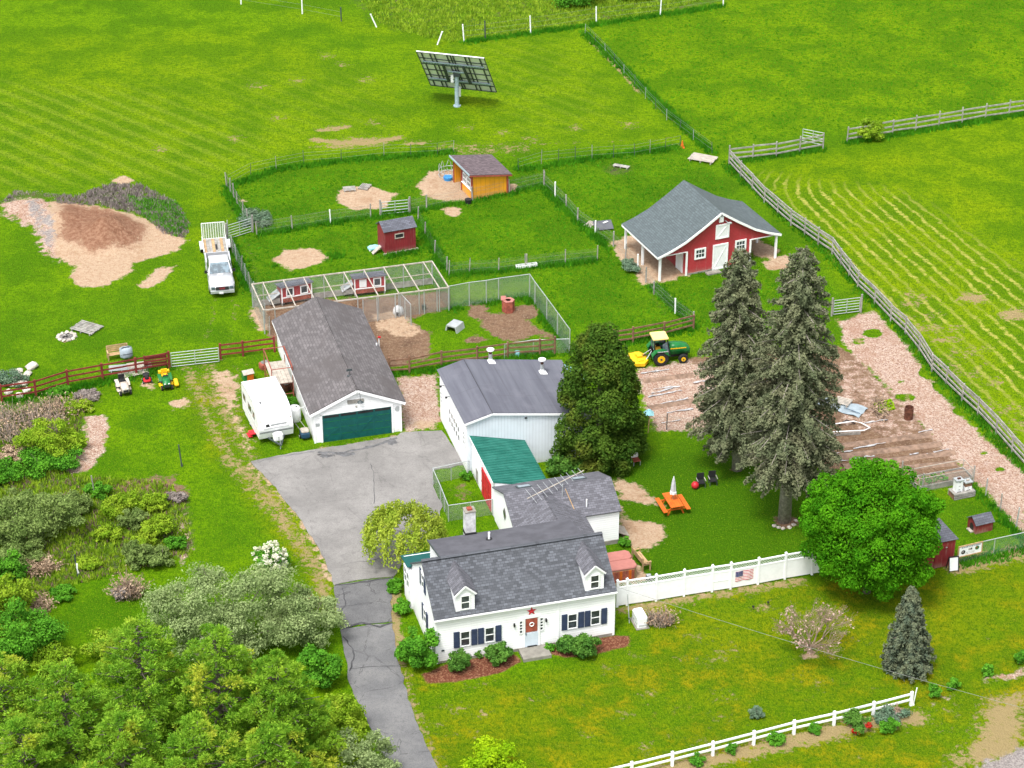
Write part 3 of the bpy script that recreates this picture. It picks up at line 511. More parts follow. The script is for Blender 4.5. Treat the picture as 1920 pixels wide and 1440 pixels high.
bx(d, 'storm_door', 'door_white', (0, -.03, .73), (.84, .05, .98)); bx(d, 'red_panel', 'brick_red', (0, -.03, 1.78), (.72, .05, .95)); bx(d, 'door_frame', 'white_paint', (-.47, -.03, 1.28), (.1, .07, 2.1)); bx(d, 'door_frame', 'white_paint', (.47, -.03, 1.28), (.1, .07, 2.1)); bx(d, 'lintel', 'white_paint', (0, -.03, 2.37), (1.06, .08, .12))
bx(d, 'threshold', 'dark', (.03, -.07, .27), (.6, .08, .05)); bx(d, 'door_handle', 'dark_metal', (-.36, -.09, 1.22), (.04, .06, .16))
MB().tube([(.13 * math.cos(a * .5236), -.08, 1.86 + .13 * math.sin(a * .5236)) for a in range(13)], .035, 5).build(d, 'wreath', 'white_paint')
for x in (5.24, 6.52):
    w_ = window(house, (x, -.01, 1.75), .15, .86, rows=4, trim=.05, name='sidelight')
for x in (4.82, 6.80): l_ = sub(house, 'porch_lamp', (x, 0, 1.98)); bx(l_, 'lamp_body', 'dark', (0, -.08, 0), (.1, .12, .18)); bx(l_, 'lamp_arm', 'dark', (0, -.03, .1), (.05, .08, .05))
st = [(math.sin(k * math.pi / 5) * (.33 if k % 2 == 0 else .135), -.03, 2.78 + math.cos(k * math.pi / 5) * (.33 if k % 2 == 0 else .135)) for k in range(10)]
mesh(house, 'star', 'star_red', [(5.9 + x, y, z) for x, y, z in st] + [(5.9, -.11, 2.78)], [(i, (i + 1) % 10, 10) for i in range(10)])
bx(house, 'trim_board', 'white_paint', (7.6, -.02, 1.65), (.09, .04, 3.1)); bx(house, 'number_plate', 'dark_metal', (.42, -.02, .95), (.18, .03, .12))
for x in (0.03, 11.07): bx(house, 'corner_board', 'white_paint', (x, -.012, 1.65), (.14, .06, 3.2))
bx(house, 'foundation', 'concrete', (5.55, -.006, .1), (11.14, .05, .2))
for z, yy in ((4.05, 3.0), (1.75, 2.6)):
    window(house, (-.01, yy, z), .5, .98, 'left')
    for s in (-1, 1): bx(house, 'shutter', 'blue_shutter', (-.04, yy + s * .52, z), (.05, .36, 1.14))
pch = sub(house, 'rear_porch'); MB().prism([(-.15, 0), (2.6, 0), (2.6, 2.9), (-.15, 2.9)], 5.96, 7.6, 'y').build(pch, 'porch_wall', 'white_clapboard'); slabo(pch, 'porch_roof', 'door_green', [(-.3, 5.96, 3.2), (2.75, 5.96, 3.2), (2.75, 7.8, 2.85), (-.3, 7.8, 2.85)], .07)
for y in (6.4, 7.1): window(house, (-.16, y, 1.9), .5, 1.1, 'left')
ch = sub(house, 'chimney', (3.75, 6.35, 0)); bx(ch, 'stack', 'chimney_white', (0, 0, 3.2), (.64, .6, 6.4)); bx(ch, 'flue', 'brick_red', (0, 0, 6.46), (.3, .3, .18)); bx(ch, 'crown', 'concrete', (0, 0, 6.4), (.7, .66, .06)); bx(ch, 'flashing', 'dark', (0, -.05, 4.85), (.72, .7, .16))
tube(house, 'vent_pipe', 'white_paint', (4.55, 4.7, 5.0), (4.55, 4.7, 5.65), .07); tube(house, 'vent_boot', 'dark', (4.55, 4.7, 5.0), (4.55, 4.7, 5.2), .2)
bx(house, 'front_step', 'concrete', (5.95, -.62, .11), (1.75, 1.15, .22))
# --- low wing behind it, joined by a cross gable
wing = thing('house_wing', 'low white wing with grey shingle roof and skylights behind the farmhouse', 'house wing', HO + Matrix.Rotation(PHI, 3, 'Z') @ Vector((7.5, 9.6, 0)), PHI)
MB().prism([(0, 0), (4.8, 0), (4.8, 2.5), (2.2, 3.6), (0, 2.55)], 0, 7.0, 'x').build(wing, 'wall', 'white_clapboard')
gable_roof(wing, 'shingle_wing', 0, 7.0, 0, 2.2, 4.8, 2.55, 3.62, 2.5, .15, .12); bx(wing, 'foundation', 'concrete', (3.5, -.01, .15), (7.04, .06, .3))
lk = sub(wing, 'link'); MB().prism([(.1, 0), (4.5, 0), (4.5, 2.5), (2.3, 3.5), (.1, 2.5)], -3.6, .3, 'y').build(lk, 'link_wall', 'white_clapboard')
for s, xe in ((-1, .0), (1, 4.65)): slabo(lk, 'link_roof', 'shingle_wing', [(xe, -3.6, 2.5), (xe, .15, 2.5), (2.3, 2.05, 3.62), (2.3, -3.6, 3.62)][::-s], .07)
for xc in (1.55, 5.25):
    k_ = sub(wing, 'skylight', (xc, 3.3, 3.22), (R(-23), 0, 0)); bx(k_, 'frame', 'dark_metal', (0, 0, 0), (.95, .75, .1)); bx(k_, 'pane', 'tarp', (0, 0, .04), (.78, .58, .06))
dw = sub(wing, 'diamond_window', (-.02, 2.2, 2.1)); mesh(dw, 'frame', 'grey_wood', [(-.03, 0, .5), (-.03, .33, 0), (-.03, 0, -.5), (-.03, -.33, 0)], [(0, 1, 2, 3)]); mesh(dw, 'pane', 'glass', [(-.045, 0, .38), (-.045, .24, 0), (-.045, 0, -.38), (-.045, -.24, 0)], [(0, 1, 2, 3)])
slabo(wing, 'cellar_hatch', 'pale_wood', [(7.05, .5, .55), (7.9, .5, .12), (7.9, 1.6, .12), (7.05, 1.6, .55)], .06); bx(wing, 'bulkhead', 'white_paint', (4.7, -.5, 1.2), (1.5, .6, .08))
ant = thing('roof_antenna', 'long pale television antenna lying across the wing roof ridge', 'antenna', wing.location + Matrix.Rotation(PHI, 3, 'Z') @ Vector((3.6, 1.4, 3.2)), PHI + R(8))
tube(ant, 'mast', 'galv', (0, 0, -.6), (0, 0, 1.0), .035); tube(ant, 'boom', 'pale_wood', (-2.6, -.3, .75), (1.9, .9, 1.05), .035)
for k in range(10): f = -2.3 + k * .44; tube(ant, 'element', 'galv', (f, -.3 + (f + 2.6) * .266 - (.9 - .05 * k), .82 + k * .03), (f, -.3 + (f + 2.6) * .266 + (.9 - .05 * k), .82 + k * .03), .014)
tube(ant, 'guy_pole', 'tan_wood', (.4, -1.4, -.7), (.2, 0, .6), .03); tube(ant, 'stub_pipe', 'white_paint', (1.2, -1.1, -.7), (1.2, -1.1, .2), .045)
# --- green-roofed shed with the red doors
gs = thing('lean_to_shed', 'white lean-to with green ribbed metal roof and red double doors', 'shed', HO + Matrix.Rotation(PHI, 3, 'Z') @ Vector((7.55, 14.45, 0)), PHI)
MB().prism([(0, 0), (3.6, 0), (3.6, 1.9), (0, 2.8)], 0.0, 6.05, 'y').build(gs, 'wall', 'white_clapboard'); t = NT('green_metal'); t.col(t.mix(t.mapr(t.noise(t.pos(), 1.2, 3), .3, .7), (.012, .13, .098), (.03, .19, .148))); t.b.inputs['Roughness'].default_value = .4
slabo(gs, 'metal_roof', 'green_metal', [(-.15, -.02, 2.92), (3.75, -.02, 1.94), (3.75, 6.1, 1.94), (-.15, 6.1, 2.92)], .05)
for k in range(27): bar(gs, 'roof_rib', 'green_metal', (-.15, .1 + k * .228, 2.945), (3.75, .1 + k * .228, 1.965), .045, .035)
for k in range(2): d = sub(gs, 'red_door', (-.03, 1.5 + k * 1.18, 1.08)); bx(d, 'door_leaf', 'star_red', (0, 0, 0), (.05, 1.14, 2.1)); [bx(d, 'batten', 'red_paint', (-.035, 0, z), (.03, 1.1, .12)) for z in (-.8, 0, .8)]; bx(d, 'batten', 'red_paint', (-.04, 0, 0), (.03, .1, 1.9))
bx(gs, 'rake_trim', 'white_paint', (-.16, 3.0, 2.84), (.04, 6.1, .14)); bx(gs, 'patched_boards', 'grey_wood', (-.02, 4.6, .6), (.03, .5, 1.0))
# --- white metal workshop
ws = thing('metal_workshop', 'white ribbed metal workshop with wide low grey roof and two flues', 'workshop', HO + Matrix.Rotation(PHI, 3, 'Z') @ Vector((7.25, 20.55, 0)), PHI)
MB().prism([(0, 0), (8.7, 0), (8.7, 3.38), (1.75, 4.46), (0, 3.98)], 0, 7.5, 'y').build(ws, 'wall', 'white_ribbed')
bx(ws, 'side_cladding', 'white_clapboard', (-.012, 3.75, 1.98), (.03, 7.5, 3.9)); t = NT('workshop_roof'); o_ = t.obj(); n_ = t.noise(t.scale(o_, (1.6, .12, 1)), 1, 4, .6)
b_ = t.mix(t.mapr(n_, .3, .7), (.085, .088, .112), (.125, .13, .158)); b_ = t.mix(t.math('MULTIPLY', t.mapr(t.math('FRACT', t.math('MULTIPLY', t.sep(o_)[0], 1.09)), .965, .985), .4), b_, (.05, .05, .055)); b_ = t.mix(t.math('MULTIPLY', t.mapr(t.math('FRACT', t.math('ADD', t.math('MULTIPLY', t.sep(o_)[1], .27), t.math('MULTIPLY', t.math('FLOOR', t.math('MULTIPLY', t.sep(o_)[0], .36)), .37))), .985, .992), .5), b_, (.07, .07, .08)); b_ = t.mix(t.mapr(t.noise(o_, .8, 4), .5, .8, 0, .35), b_, (.17, .17, .2)); t.col(b_); t.b.inputs['Roughness'].default_value = .9
slabo(ws, 'roof', 'workshop_roof', [(-.2, -.12, 3.98), (1.73, -.12, 4.52), (1.73, 7.62, 4.52), (-.2, 7.62, 3.98)], .07); slabo(ws, 'roof', 'workshop_roof', [(1.77, -.12, 4.52), (8.9, -.12, 3.41), (8.9, 7.62, 3.41), (1.77, 7.62, 4.52)], .07); bar(ws, 'ridge_gap', 'dark', (1.75, -.12, 4.5), (1.75, 7.62, 4.5), .06, .03)
for z in (1.62, 2.28):
    for k in range(5): window(ws, (-.04, 2.0 + k * .62, z), .42, .5, 'left', rows=1, trim=.04)
window(ws, (-.04, 6.85, 2.1), .42, .9, 'left', 2, 3, .05); window(ws, (-.04, .55, 2.45), .42, 1.0, 'left', 2, 3, .05)
for y in (6.2, 4.6): l_ = sub(ws, 'wall_lamp', (-.03, y, 3.45)); bx(l_, 'lamp_arm', 'dark_metal', (-.12, 0, 0), (.24, .03, .03)); bx(l_, 'lamp_head', 'dark', (-.26, 0, -.04), (.14, .12, .1))
bx(ws, 'hanging_hook', 'dark', (4.1, -.06, 3.72), (.16, .1, .06)); bar(ws, 'rake_trim', 'white_paint', (-.2, -.14, 3.86), (1.75, -.14, 4.4), .04, .14); bar(ws, 'rake_trim', 'white_paint', (1.75, -.14, 4.4), (8.9, -.14, 3.29), .04, .14)
for nm, x, y, z, h in (('flue', 3.6, 7.3, 4.2, 1.1), ('flue', 6.9, 5.7, 3.72, 1.15)):
    q = sub(ws, nm, (x, y, z)); tube(q, 'flue_pipe', 'galv', (0, 0, 0), (0, 0, h * .6), .14); tube(q, 'flue_collar', 'rust', (0, 0, h * .6), (0, 0, h * .85), .11); tube(q, 'flue_cap', 'white_metal', (0, 0, h * .85), (0, 0, h * .93), .27); bx(q, 'flashing', 'white_metal', (.05, -.1, .05), (.5, .55, .06), (0, R(9), 0)); MB().loft([[(.22 * math.cos(k * .785), .22 * math.sin(k * .785), .02) for k in range(8)], [(.14 * math.cos(k * .785), .14 * math.sin(k * .785), .3) for k in range(8)]]).build(q, 'flue_base', 'white_metal')
for k in range(4): slabo(ws, 'side_lean_roof', 'green_mesh' if False else 'aqua_plastic', [(8.95, .3 + k * 1.8, 3.2), (10.2, .3 + k * 1.8, 2.5), (10.2, 2.0 + k * 1.8, 2.5), (8.95, 2.0 + k * 1.8, 3.2)], .03) if k == 3 else None
# --- garage
GO = G(590, 831); gar = thing('garage', 'long white garage with brown-grey shingle roof and dark green door', 'garage', GO, PHI)
MB().prism([(0, 0), (6.2, 0), (6.2, 2.42), (3.1, 3.78), (0, 2.42)], 0, 14.1, 'y').build(gar, 'wall', 'white_clapboard')
for s, xe in ((1, -.28), (-1, 6.48)): slabo(gar, 'roof', 'shingle_garage', [(xe, -.15, 2.36), (3.1 - s * .002, -.15, 3.86), (3.1 - s * .002, 14.25, 3.86), (xe, 14.25, 2.36)][::-s], .08)
for s, xe in ((-1, -.28), (1, 6.48)): bar(gar, 'rake_board', 'white_paint', (xe, -.17, 2.26), (3.1, -.17, 3.75), .05, .18); bar(gar, 'rake_board', 'white_paint', (xe, 14.26, 2.26), (3.1, 14.26, 3.75), .05, .18); bar(gar, 'drip_edge', 'white_paint', (xe, -.1, 2.28), (xe, 14.2, 2.28), .05, .12)
d = sub(gar, 'garage_door', (3.05, 0, 0))
bx(d, 'door_leaf', 'door_green', (0, -.03, 1.07), (4.84, .06, 2.13))
for k in range(4): bx(d, 'door_pane', 'dark', (-1.82 + k * 1.213, -.066, 2.0), (1.08, .02, .16))
for z in (.52, 1.06, 1.6): bx(d, 'panel_joint', 'tractor_green', (0, -.065, z), (4.8, .012, .025))
for k in range(5): bx(d, 'stile', 'door_green', (-2.36 + k * 1.18, -.07, .95), (.12, .03, 1.85))
for x0, x1, z0, z1 in ((-1.15, 0, 1.5, .25), (0, 1.15, .25, 1.5), (1.2, 2.3, 1.7, .7), (-2.3, -1.2, .3, 1.1)): bar(d, 'brace', 'door_green', (x0, -.068, z0), (x1, -.068, z1), .02, .11)
for x in (.53, 5.56): bx(gar, 'door_jamb', 'white_paint', (x, -.02, 1.12), (.13, .1, 2.24))
bx(gar, 'door_head', 'white_paint', (3.05, -.02, 2.2), (5.16, .1, .12)); bx(gar, 'gable_sign', 'grey_wood', (3.0, -.03, 2.92), (1.15, .04, .3))
l_ = sub(gar, 'gooseneck_lamp', (3.25, 0, 2.8)); MB().tube([(0, 0, .75), (.0, -.2, .85), (0, -.38, .7), (0, -.4, .35)], .02, 5).build(l_, 'lamp_arm', 'dark_metal'); MB().loft([[(.07 * math.cos(k * .785), -.4 + .07 * math.sin(k * .785), .35) for k in range(8)], [(.24 * math.cos(k * .785), -.4 + .24 * math.sin(k * .785), .2) for k in range(8)]]).build(l_, 'lamp_shade', 'dark_metal')
bx(gar, 'notice', 'galv', (.26, -.02, 1.45), (.3, .03, .22)); tube(gar, 'round_plaque', 'galv', (5.95, -.03, 1.85), (5.95, .0, 1.85), .2); bx(gar, 'door_lamp', 'grey_wood', (3.02, -.05, 2.5), (.1, .1, .1)); bx(gar, 'corner_board', 'white_paint', (.05, -.02, 1.2), (.14, .06, 2.4)); bx(gar, 'corner_board', 'white_paint', (6.15, -.02, 1.2), (.14, .06, 2.4))
window(gar, (-.01, 2.6, 1.5), .7, .9, 'left'); tube(gar, 'vent_stack', 'white_paint', (6.3, 8.2, .6), (6.3, 8.2, 2.7), .05)
wc = sub(gar, 'ridge_ornament', (3.0, 1.9, 3.85)); bx(wc, 'ornament_foot', 'dark_metal', (0, 0, .03), (.3, .2, .05)); tube(wc, 'ornament_rod', 'dark_metal', (0, 0, 0), (0, 0, .5), .02); bx(wc, 'ornament_vane', 'dark_metal', (0, 0, .5), (.4, .03, .16))
# --- scaffold beside the garage
sca = thing('scaffold', 'rusty pipe scaffold with plank deck against the garage side wall', 'scaffold', GO + Matrix.Rotation(PHI, 3, 'Z') @ Vector((-1.75, 6.3, 0)), PHI)
for x in (0, 1.5):
    for y in (0, 3.2): tube(sca, 'scaffold_post', 'rust_red', (x, y, 0), (x, y, 2.75), .035)
for y in (0, 3.2):
    for z in (.6, 1.45, 2.7): tube(sca, 'cross_bar', 'rust_red', (0, y, z), (1.5, y, z), .028)
for x in (0, 1.5): tube(sca, 'guard_rail', 'rust_red', (x, 0, 2.72), (x, 3.2, 2.72), .035); bar(sca, 'brace', 'rust_red', (x, 0, .3), (x, 3.2, 1.4), .03, .03)
for k in range(5): bx(sca, 'plank', 'pale_wood', (.18 + k * .285, 1.6, 1.52), (.27, 3.3, .05))
bx(sca, 'guard_board', 'rust_red', (1.52, 1.7, 2.45), (.04, 2.9, .22))
# --- red barn with flared roof
BO = G(1236, 528); BA = R(23); barn = thing('red_barn', 'red clapboard barn with flared grey roof on white posts', 'barn', BO, BA)
MB().prism([(0.1, 2.1), (2.4, 2.1), (2.4, 0), (8.1, 0), (8.1, 2.1), (10.4, 2.1), (10.4, 2.22), (8.3, 3.1), (5.25, 4.95), (2.2, 3.1), (.1, 2.22)], .15, .3, 'y').build(barn, 'front_wall', 'red_clapboard')
MB().prism([(2.4, 0), (8.1, 0), (8.1, 3.05), (5.25, 4.9), (2.4, 3.05)], .302, 6.3, 'y').build(barn, 'wall', 'red_clapboard')
prof = [(-.25, 2.2), (.9, 2.58), (2.15, 3.12), (3.7, 4.07), (5.25, 5.1)]
V = []; Fc = []
for x, z in prof: V += [(x, -.1, z), (x, 6.55, z)]
for i in range(4): Fc.append((2 * i, 2 * i + 2, 2 * i + 3, 2 * i + 1))
def roofside(name, mir):
    m = MB()
    for i in range(4):
        (xa, za), (xb, zb) = prof[i], prof[i + 1]
        if mir: xa, xb = 10.5 - xa, 10.5 - xb
        q = [(xa, -.1, za), (xb, -.1, zb), (xb, 6.55, zb), (xa, 6.55, za)]; m.slab(q if not mir else q[::-1], .08)
    return m.build(barn, name, 'shingle_barn')
roofside('roof', False); roofside('roof', True)
for mir in (0, 1):
    for i in range(4):
        (xa, za), (xb, zb) = prof[i], prof[i + 1]
        if mir: xa, xb = 10.5 - xa, 10.5 - xb
        bar(barn, 'rake_board', 'white_paint', (xa, -.12, za - .1), (xb, -.12, zb - .1), .05, .18)
for x in (-.22, 10.72): bar(barn, 'eave_board', 'white_paint', (x, -.1, 2.08), (x, 6.5, 2.08), .06, .16)
for x in (.08, 10.42):
    for y in (.12, 3.2, 6.35): bx(barn, 'post', 'white_paint', (x, y, 1.04), (.16, .16, 2.08))
for x in (2.42, 8.08): bx(barn, 'corner_board', 'white_paint', (x, .12, 1.05), (.14, .1, 2.1))
bx(barn, 'soffit_trim', 'white_paint', (1.2, .13, 2.08), (2.3, .08, .07)); bx(barn, 'soffit_trim', 'white_paint', (9.3, .13, 2.08), (2.3, .08, .07))
for x, z in ((3.6, 1.72), (7.2, 1.78)): window(barn, (x, .14, z), .72, .66, cols=3, rows=2, trim=.14)
for nm, x, z, a, b in (('loft_door', 5.5, 3.32, 1.2, 1.25), ('main_door', 5.4, 1.12, 1.35, 2.2)):
    q = sub(barn, nm, (x, .13, z)); bx(q, 'door_leaf', 'white_metal', (0, 0, 0), (a, .06, b))
    for s in (-1, 1): bx(q, 'door_trim', 'white_paint', (s * (a / 2 - .06), -.04, 0), (.12, .04, b)); bx(q, 'door_trim', 'white_paint', (0, -.045, s * (b / 2 - .06)), (a - .25, .03, .12))
    bar(q, 'door_brace', 'white_paint', (-a / 2 + .12, -.04, -b / 2 + .12), (a / 2 - .12, -.04, b / 2 - .12), .02, .09)
bx(barn, 'vent_box', 'white_paint', (5.33, .08, 4.42), (.36, .14, .5)); l_ = sub(barn, 'yard_lamp', (5.65, 0, 4.25)); bar(l_, 'lamp_arm', 'galv', (0, .1, 0), (.1, -.3, -.05), .04, .04); bx(l_, 'lamp_head', 'galv', (.15, -.4, -.06), (.34, .2, .1))
for y in (1.2, 4.2): d = sub(barn, 'stall_door', (2.36, y, 1.0)); bx(d, 'door_leaf', 'white_metal', (0, 0, 0), (.06, 1.1, 2.0)); bx(d, 'door_trim', 'white_paint', (-.04, -.5, 0), (.03, .1, 2.0)); bx(d, 'door_trim', 'white_paint', (-.04, .5, 0), (.03, .1, 2.0))
window(barn, (2.38, 2.7, 1.7), .6, .6, 'left', 3, 2, .1); bx(barn, 'gable_foot', 'concrete', (5.25, .13, .07), (5.6, .06, .14)); bx(barn, 'sill_stone', 'concrete', (4.6, -.35, .06), (1.2, .5, .12))
# --- orange run-in shed
o_, a_, l_ = frame((885, 375), (951, 363)); ors = thing('run_in_shed', 'orange board run-in shed with red trim and brown shingle roof', 'shed', o_, a_); D_ = 4.0
m = MB(); m.box((l_ / 2, .05, .92), (l_, .1, 1.84)); m.add([(0, .003, 1.83), (l_, .003, 1.83), (0, .003, 2.36), (0, .1, 1.83), (l_, .1, 1.83), (0, .1, 2.36)], [(0, 1, 2), (3, 5, 4), (0, 2, 5, 3), (1, 4, 5, 2)]); m.build(ors, 'front_wall', 'orange_boards')
bx(ors, 'rear_wall', 'orange_boards', (l_ / 2, D_ - .05, .92), (l_, .1, 1.84)); bx(ors, 'end_wall', 'orange_boards', (l_ - .05, D_ / 2, .92), (.1, D_ - .2, 1.84))
bx(ors, 'half_wall', 'orange_boards', (.05, 1.15, .4), (.1, 2.1, .8)); bx(ors, 'window_band', 'barn_red_dark', (.05, 1.15, 1.6), (.1, 2.1, 1.6))
for y in (.6, 1.5): window(ors, (-.01, y, 1.4), .6, .75, 'left', 2, 2, .08)
bx(ors, 'ledge', 'white_paint', (-.03, 1.1, .84), (.12, 2.2, .06)); bx(ors, 'interior_wall', 'dark', (.3, 2.25, 1.1), (.08, .1, 2.2))
for x, y, h in ((0, 0, 2.3), (l_, 0, 1.84), (0, D_, 2.3), (0, 2.25, 2.3)): bx(ors, 'corner_post', 'brick_red', (x, y - .02, h / 2), (.14, .14, h))
slabo(ors, 'roof', 'shingle_brown', [(-.3, -.25, 2.46), (l_ + .35, -.25, 1.86), (l_ + .35, D_ + .25, 1.86), (-.3, D_ + .25, 2.46)], .08); bar(ors, 'fascia', 'steel_blue', (-.32, -.25, 2.4), (-.32, D_ + .25, 2.4), .05, .18); bar(ors, 'fascia', 'brick_red', (-.3, -.27, 2.33), (l_ + .35, -.27, 1.74), .04, .12)
# --- little red coop
o_, a_, l_ = frame((722, 478), (780, 467.5)); cp = thing('red_coop', 'small dark red coop with grey shingle roof and one dark window', 'coop', o_, a_)
MB().prism([(0, .12), (1.7, .12), (1.7, 2.05), (.95, 2.5), (0, 2.05)], 0, l_, 'x').build(cp, 'wall', 'dark_red_boards'); gable_roof(cp, 'shingle_coop', 0, l_, 0, .95, 1.7, 2.05, 2.52, 2.05, .12, .1, .06); q = sub(cp, 'window', (1.25, -.02, 1.5)); bx(q, 'pane', 'dark', (0, 0, 0), (.65, .03, .32)); [bx(q, 'frame', 'pale_wood', (0, -.02, s * .19), (.8, .04, .07)) for s in (-1, 1)]; [bx(q, 'frame', 'pale_wood', (s * .36, -.02, 0), (.07, .035, .3)) for s in (-1, 1)]
bx(cp, 'skid', 'pale_wood', (l_ / 2, -.02, .07), (l_ + .3, .14, .14)); bx(cp, 'skid', 'pale_wood', (l_ / 2, 1.5, .07), (l_ + .3, .14, .14)); slabo(cp, 'ramp', 'pale_wood', [(-.1, .5, .5), (-.9, .3, .05), (-.9, .7, .05), (-.1, .9, .5)], .05); bar(cp, 'gable_slat', 'red_paint', (-.03, .1, 1.9), (-.03, .9, 2.3), .04, .08)
# --- red hutches in the run
def hutch(pa, pb, label, shut):
    o_, a_, l_ = frame(pa, pb); h = thing('hen_house', label, 'hen house', o_, a_, 'red hen houses in the wire run')
    MB().prism([(0, .25), (1.2, .25), (1.2, 1.35), (0, 1.62)], 0, l_, 'x').build(h, 'wall', 'red_clapboard'); slabo(h, 'roof', 'shingle_coop', [(-.12, -.15, 1.70), (l_ + .12, -.15, 1.70), (l_ + .12, 1.35, 1.36), (-.12, 1.35, 1.36)], .06)
    for k, x in enumerate((l_ * .28, l_ * .74)): window(h, (x, -.01, 1.12), .46, .55, rows=1, trim=.08) if not (shut and k == 0) else bx(h, 'window_board', 'white_metal', (x, -.02, 1.12), (.56, .04, .66))
    for x in (.04, l_ - .04): bx(h, 'corner_board', 'white_paint', (x, -.02, .92), (.09, .05, 1.36))
    bx(h, 'rail_board', 'white_paint', (l_ / 2, -.025, .68), (l_ - .18, .05, .07)); bx(h, 'base_panel', 'rust_red', (l_ / 2, -.01, .45), (l_ - .2, .04, .36)); bx(h, 'top_board', 'white_paint', (l_ / 2, -.025, 1.58), (l_, .04, .07)); [bx(h, 'leg', 'grey_wood', (x, y, .13), (.1, .1, .26)) for x in (.06, l_ - .06) for y in (.06, 1.1)]
    slabo(h, 'nest_box_lid', 'galv', [(-.05, .1, 1.05), (-.05, 1.0, 1.05), (-.95, 1.0, .5), (-.95, .1, .5)], .04); bx(h, 'nest_box', 'grey_wood', (-.45, .55, .42), (.8, .8, .4))
hutch((528.6, 574), (586, 563.5), 'red and white hen house with two barred windows nearest the garage', False); hutch((665, 557), (723, 550.5), 'red and white hen house with one boarded window in mid run', True)
# --- red sign shed behind the maple and the dog house
o_, a_, l_ = frame((1742, 1068), (1792, 1058)); rs = thing('red_shed', 'dark red board shed half hidden behind the round maple', 'shed', o_, a_)
MB().prism([(-.6, 0), (1.7, 0), (1.7, 1.9), (-.6, 1.9)], 0, 2.4, 'y').build(rs, 'wall', 'dark_red_boards'); slabo(rs, 'roof', 'shingle_coop', [(-.75, -.1, 2.0), (1.85, -.1, 2.0), (1.2, 1.3, 2.75), (-.75, 1.3, 2.75)], .06); slabo(rs, 'roof', 'shingle_coop', [(1.85, -.1, 2.0), (1.85, 2.5, 2.0), (1.2, 1.3, 2.75)], .06); slabo(rs, 'roof', 'shingle_coop', [(1.85, 2.5, 2.0), (-.75, 2.5, 2.0), (-.75, 1.3, 2.75), (1.2, 1.3, 2.75)], .06)
d = sub(rs, 'shed_door', (.75, -.03, .95)); bx(d, 'door_leaf', 'dark_red_boards', (0, 0, 0), (.9, .05, 1.75)); bx(d, 'door_batten', 'barn_red_dark', (0, -.04, .5), (.85, .03, .1)); bx(d, 'hasp', 'galv', (.3, -.05, .55), (.12, .04, .05))
o_, a_, l_ = frame((1829, 1002), (1858, 995)); dg = thing('dog_house', 'small dark red dog house with grey roof on fenced grass', 'dog house', o_, a_)
MB().prism([(0, 0), (1.0, 0), (1.0, .7), (.5, 1.05), (0, .7)], 0, l_ + .1, 'x').build(dg, 'wall', 'dark_red_boards'); gable_roof(dg, 'shingle_coop', 0, l_ + .1, 0, .5, 1.0, .72, 1.08, .72, .1, .08, .05); mesh(dg, 'doorway', 'dark', [(-.012, .3, .1), (-.012, .3, .5), (-.012, .5, .62), (-.012, .7, .5), (-.012, .7, .1)], [(0, 1, 2, 3, 4)]); bx(dg, 'doorstep', 'pale_wood', (-.1, .5, .06), (.25, .5, .08))
# ------------------------------------------------------------------ fences and gates
def along(pts, step):                          # points every step metres along foot pixels, corners kept
    Q = [Vector((*q, 0)) for q in GV(pts)]; out = []
    for i in range(len(Q) - 1):
        n = max(1, round((Q[i + 1] - Q[i]).length / step))
        out += [Q[i].lerp(Q[i + 1], k / n) for k in range(n)]
    return out + [Q[-1]]
def rail_fence(name, label, pts, mat, step=2.4, h=1.35, rails=(.35, .75, 1.15), rw=.05, rh=.12, pw=.12, rnd=0.0, exact=False, cat='fence', round_=False, pmats=None, lean=0.0):
    P_ = [Vector((*q, 0)) for q in GV(pts)] if exact else along(pts, step); o0 = P_[0].copy(); f = thing(name, label, cat, o0); P_ = [p - o0 for p in P_]
    for i, p in enumerate(P_):
        hh = h + random.uniform(-rnd, rnd) * 2; m_ = mat if not pmats else pmats[i % len(pmats)]
        a = p + Vector((random.gauss(0, lean), random.gauss(0, lean), 0))
        (tube(f, 'post', m_, (p.x, p.y, 0), (a.x, a.y, hh), pw / 2) if round_ or lean else bx(f, 'post', m_, (p.x, p.y, hh / 2), (pw, pw, hh), (0, 0, math.atan2(P_[-1].y, P_[-1].x))))
        if i + 1 < len(P_):
            for z in rails:
                z0 = z + random.uniform(-rnd, rnd); z1 = z + random.uniform(-rnd, rnd); bar(f, 'rail', mat, (p.x, p.y, z0), (P_[i + 1].x, P_[i + 1].y, z1), rw, rh)
    return f
def wire_fence(name, label, pts, step=3.0, h=1.2, mats=('grey_wood',), pw=.10, wires=None, sheet_='field_wire', exact=False, top=False, lean=.04, toprail=None, cat='fence', var=.2):
    P_ = [Vector((*q, 0)) for q in GV(pts)] if exact else along(pts, step); o0 = P_[0].copy(); f = thing(name, label, cat, o0); P_ = [p - o0 for p in P_]
    for i, p in enumerate(P_):
        hh = h * random.uniform(1 - var * .3, 1 + var); tube(f, 'post', mats[i % len(mats)], (p.x, p.y, 0), (p.x + random.gauss(0, lean), p.y + random.gauss(0, lean), hh), pw / 2)
        if i + 1 < len(P_):
            q = P_[i + 1]
            if sheet_: mesh(f, 'wire_mesh', sheet_, [(p.x, p.y, .03), (q.x, q.y, .03), (q.x, q.y, h), (p.x, p.y, h)], [(0, 1, 2, 3)])
            for z in wires or (): tube(f, 'wire', 'old_wire', (p.x, p.y, z), (q.x, q.y, z), .006)
            if toprail: tube(f, 'top_rail', toprail, (p.x, p.y, h), (q.x, q.y, h), .03)
    return f
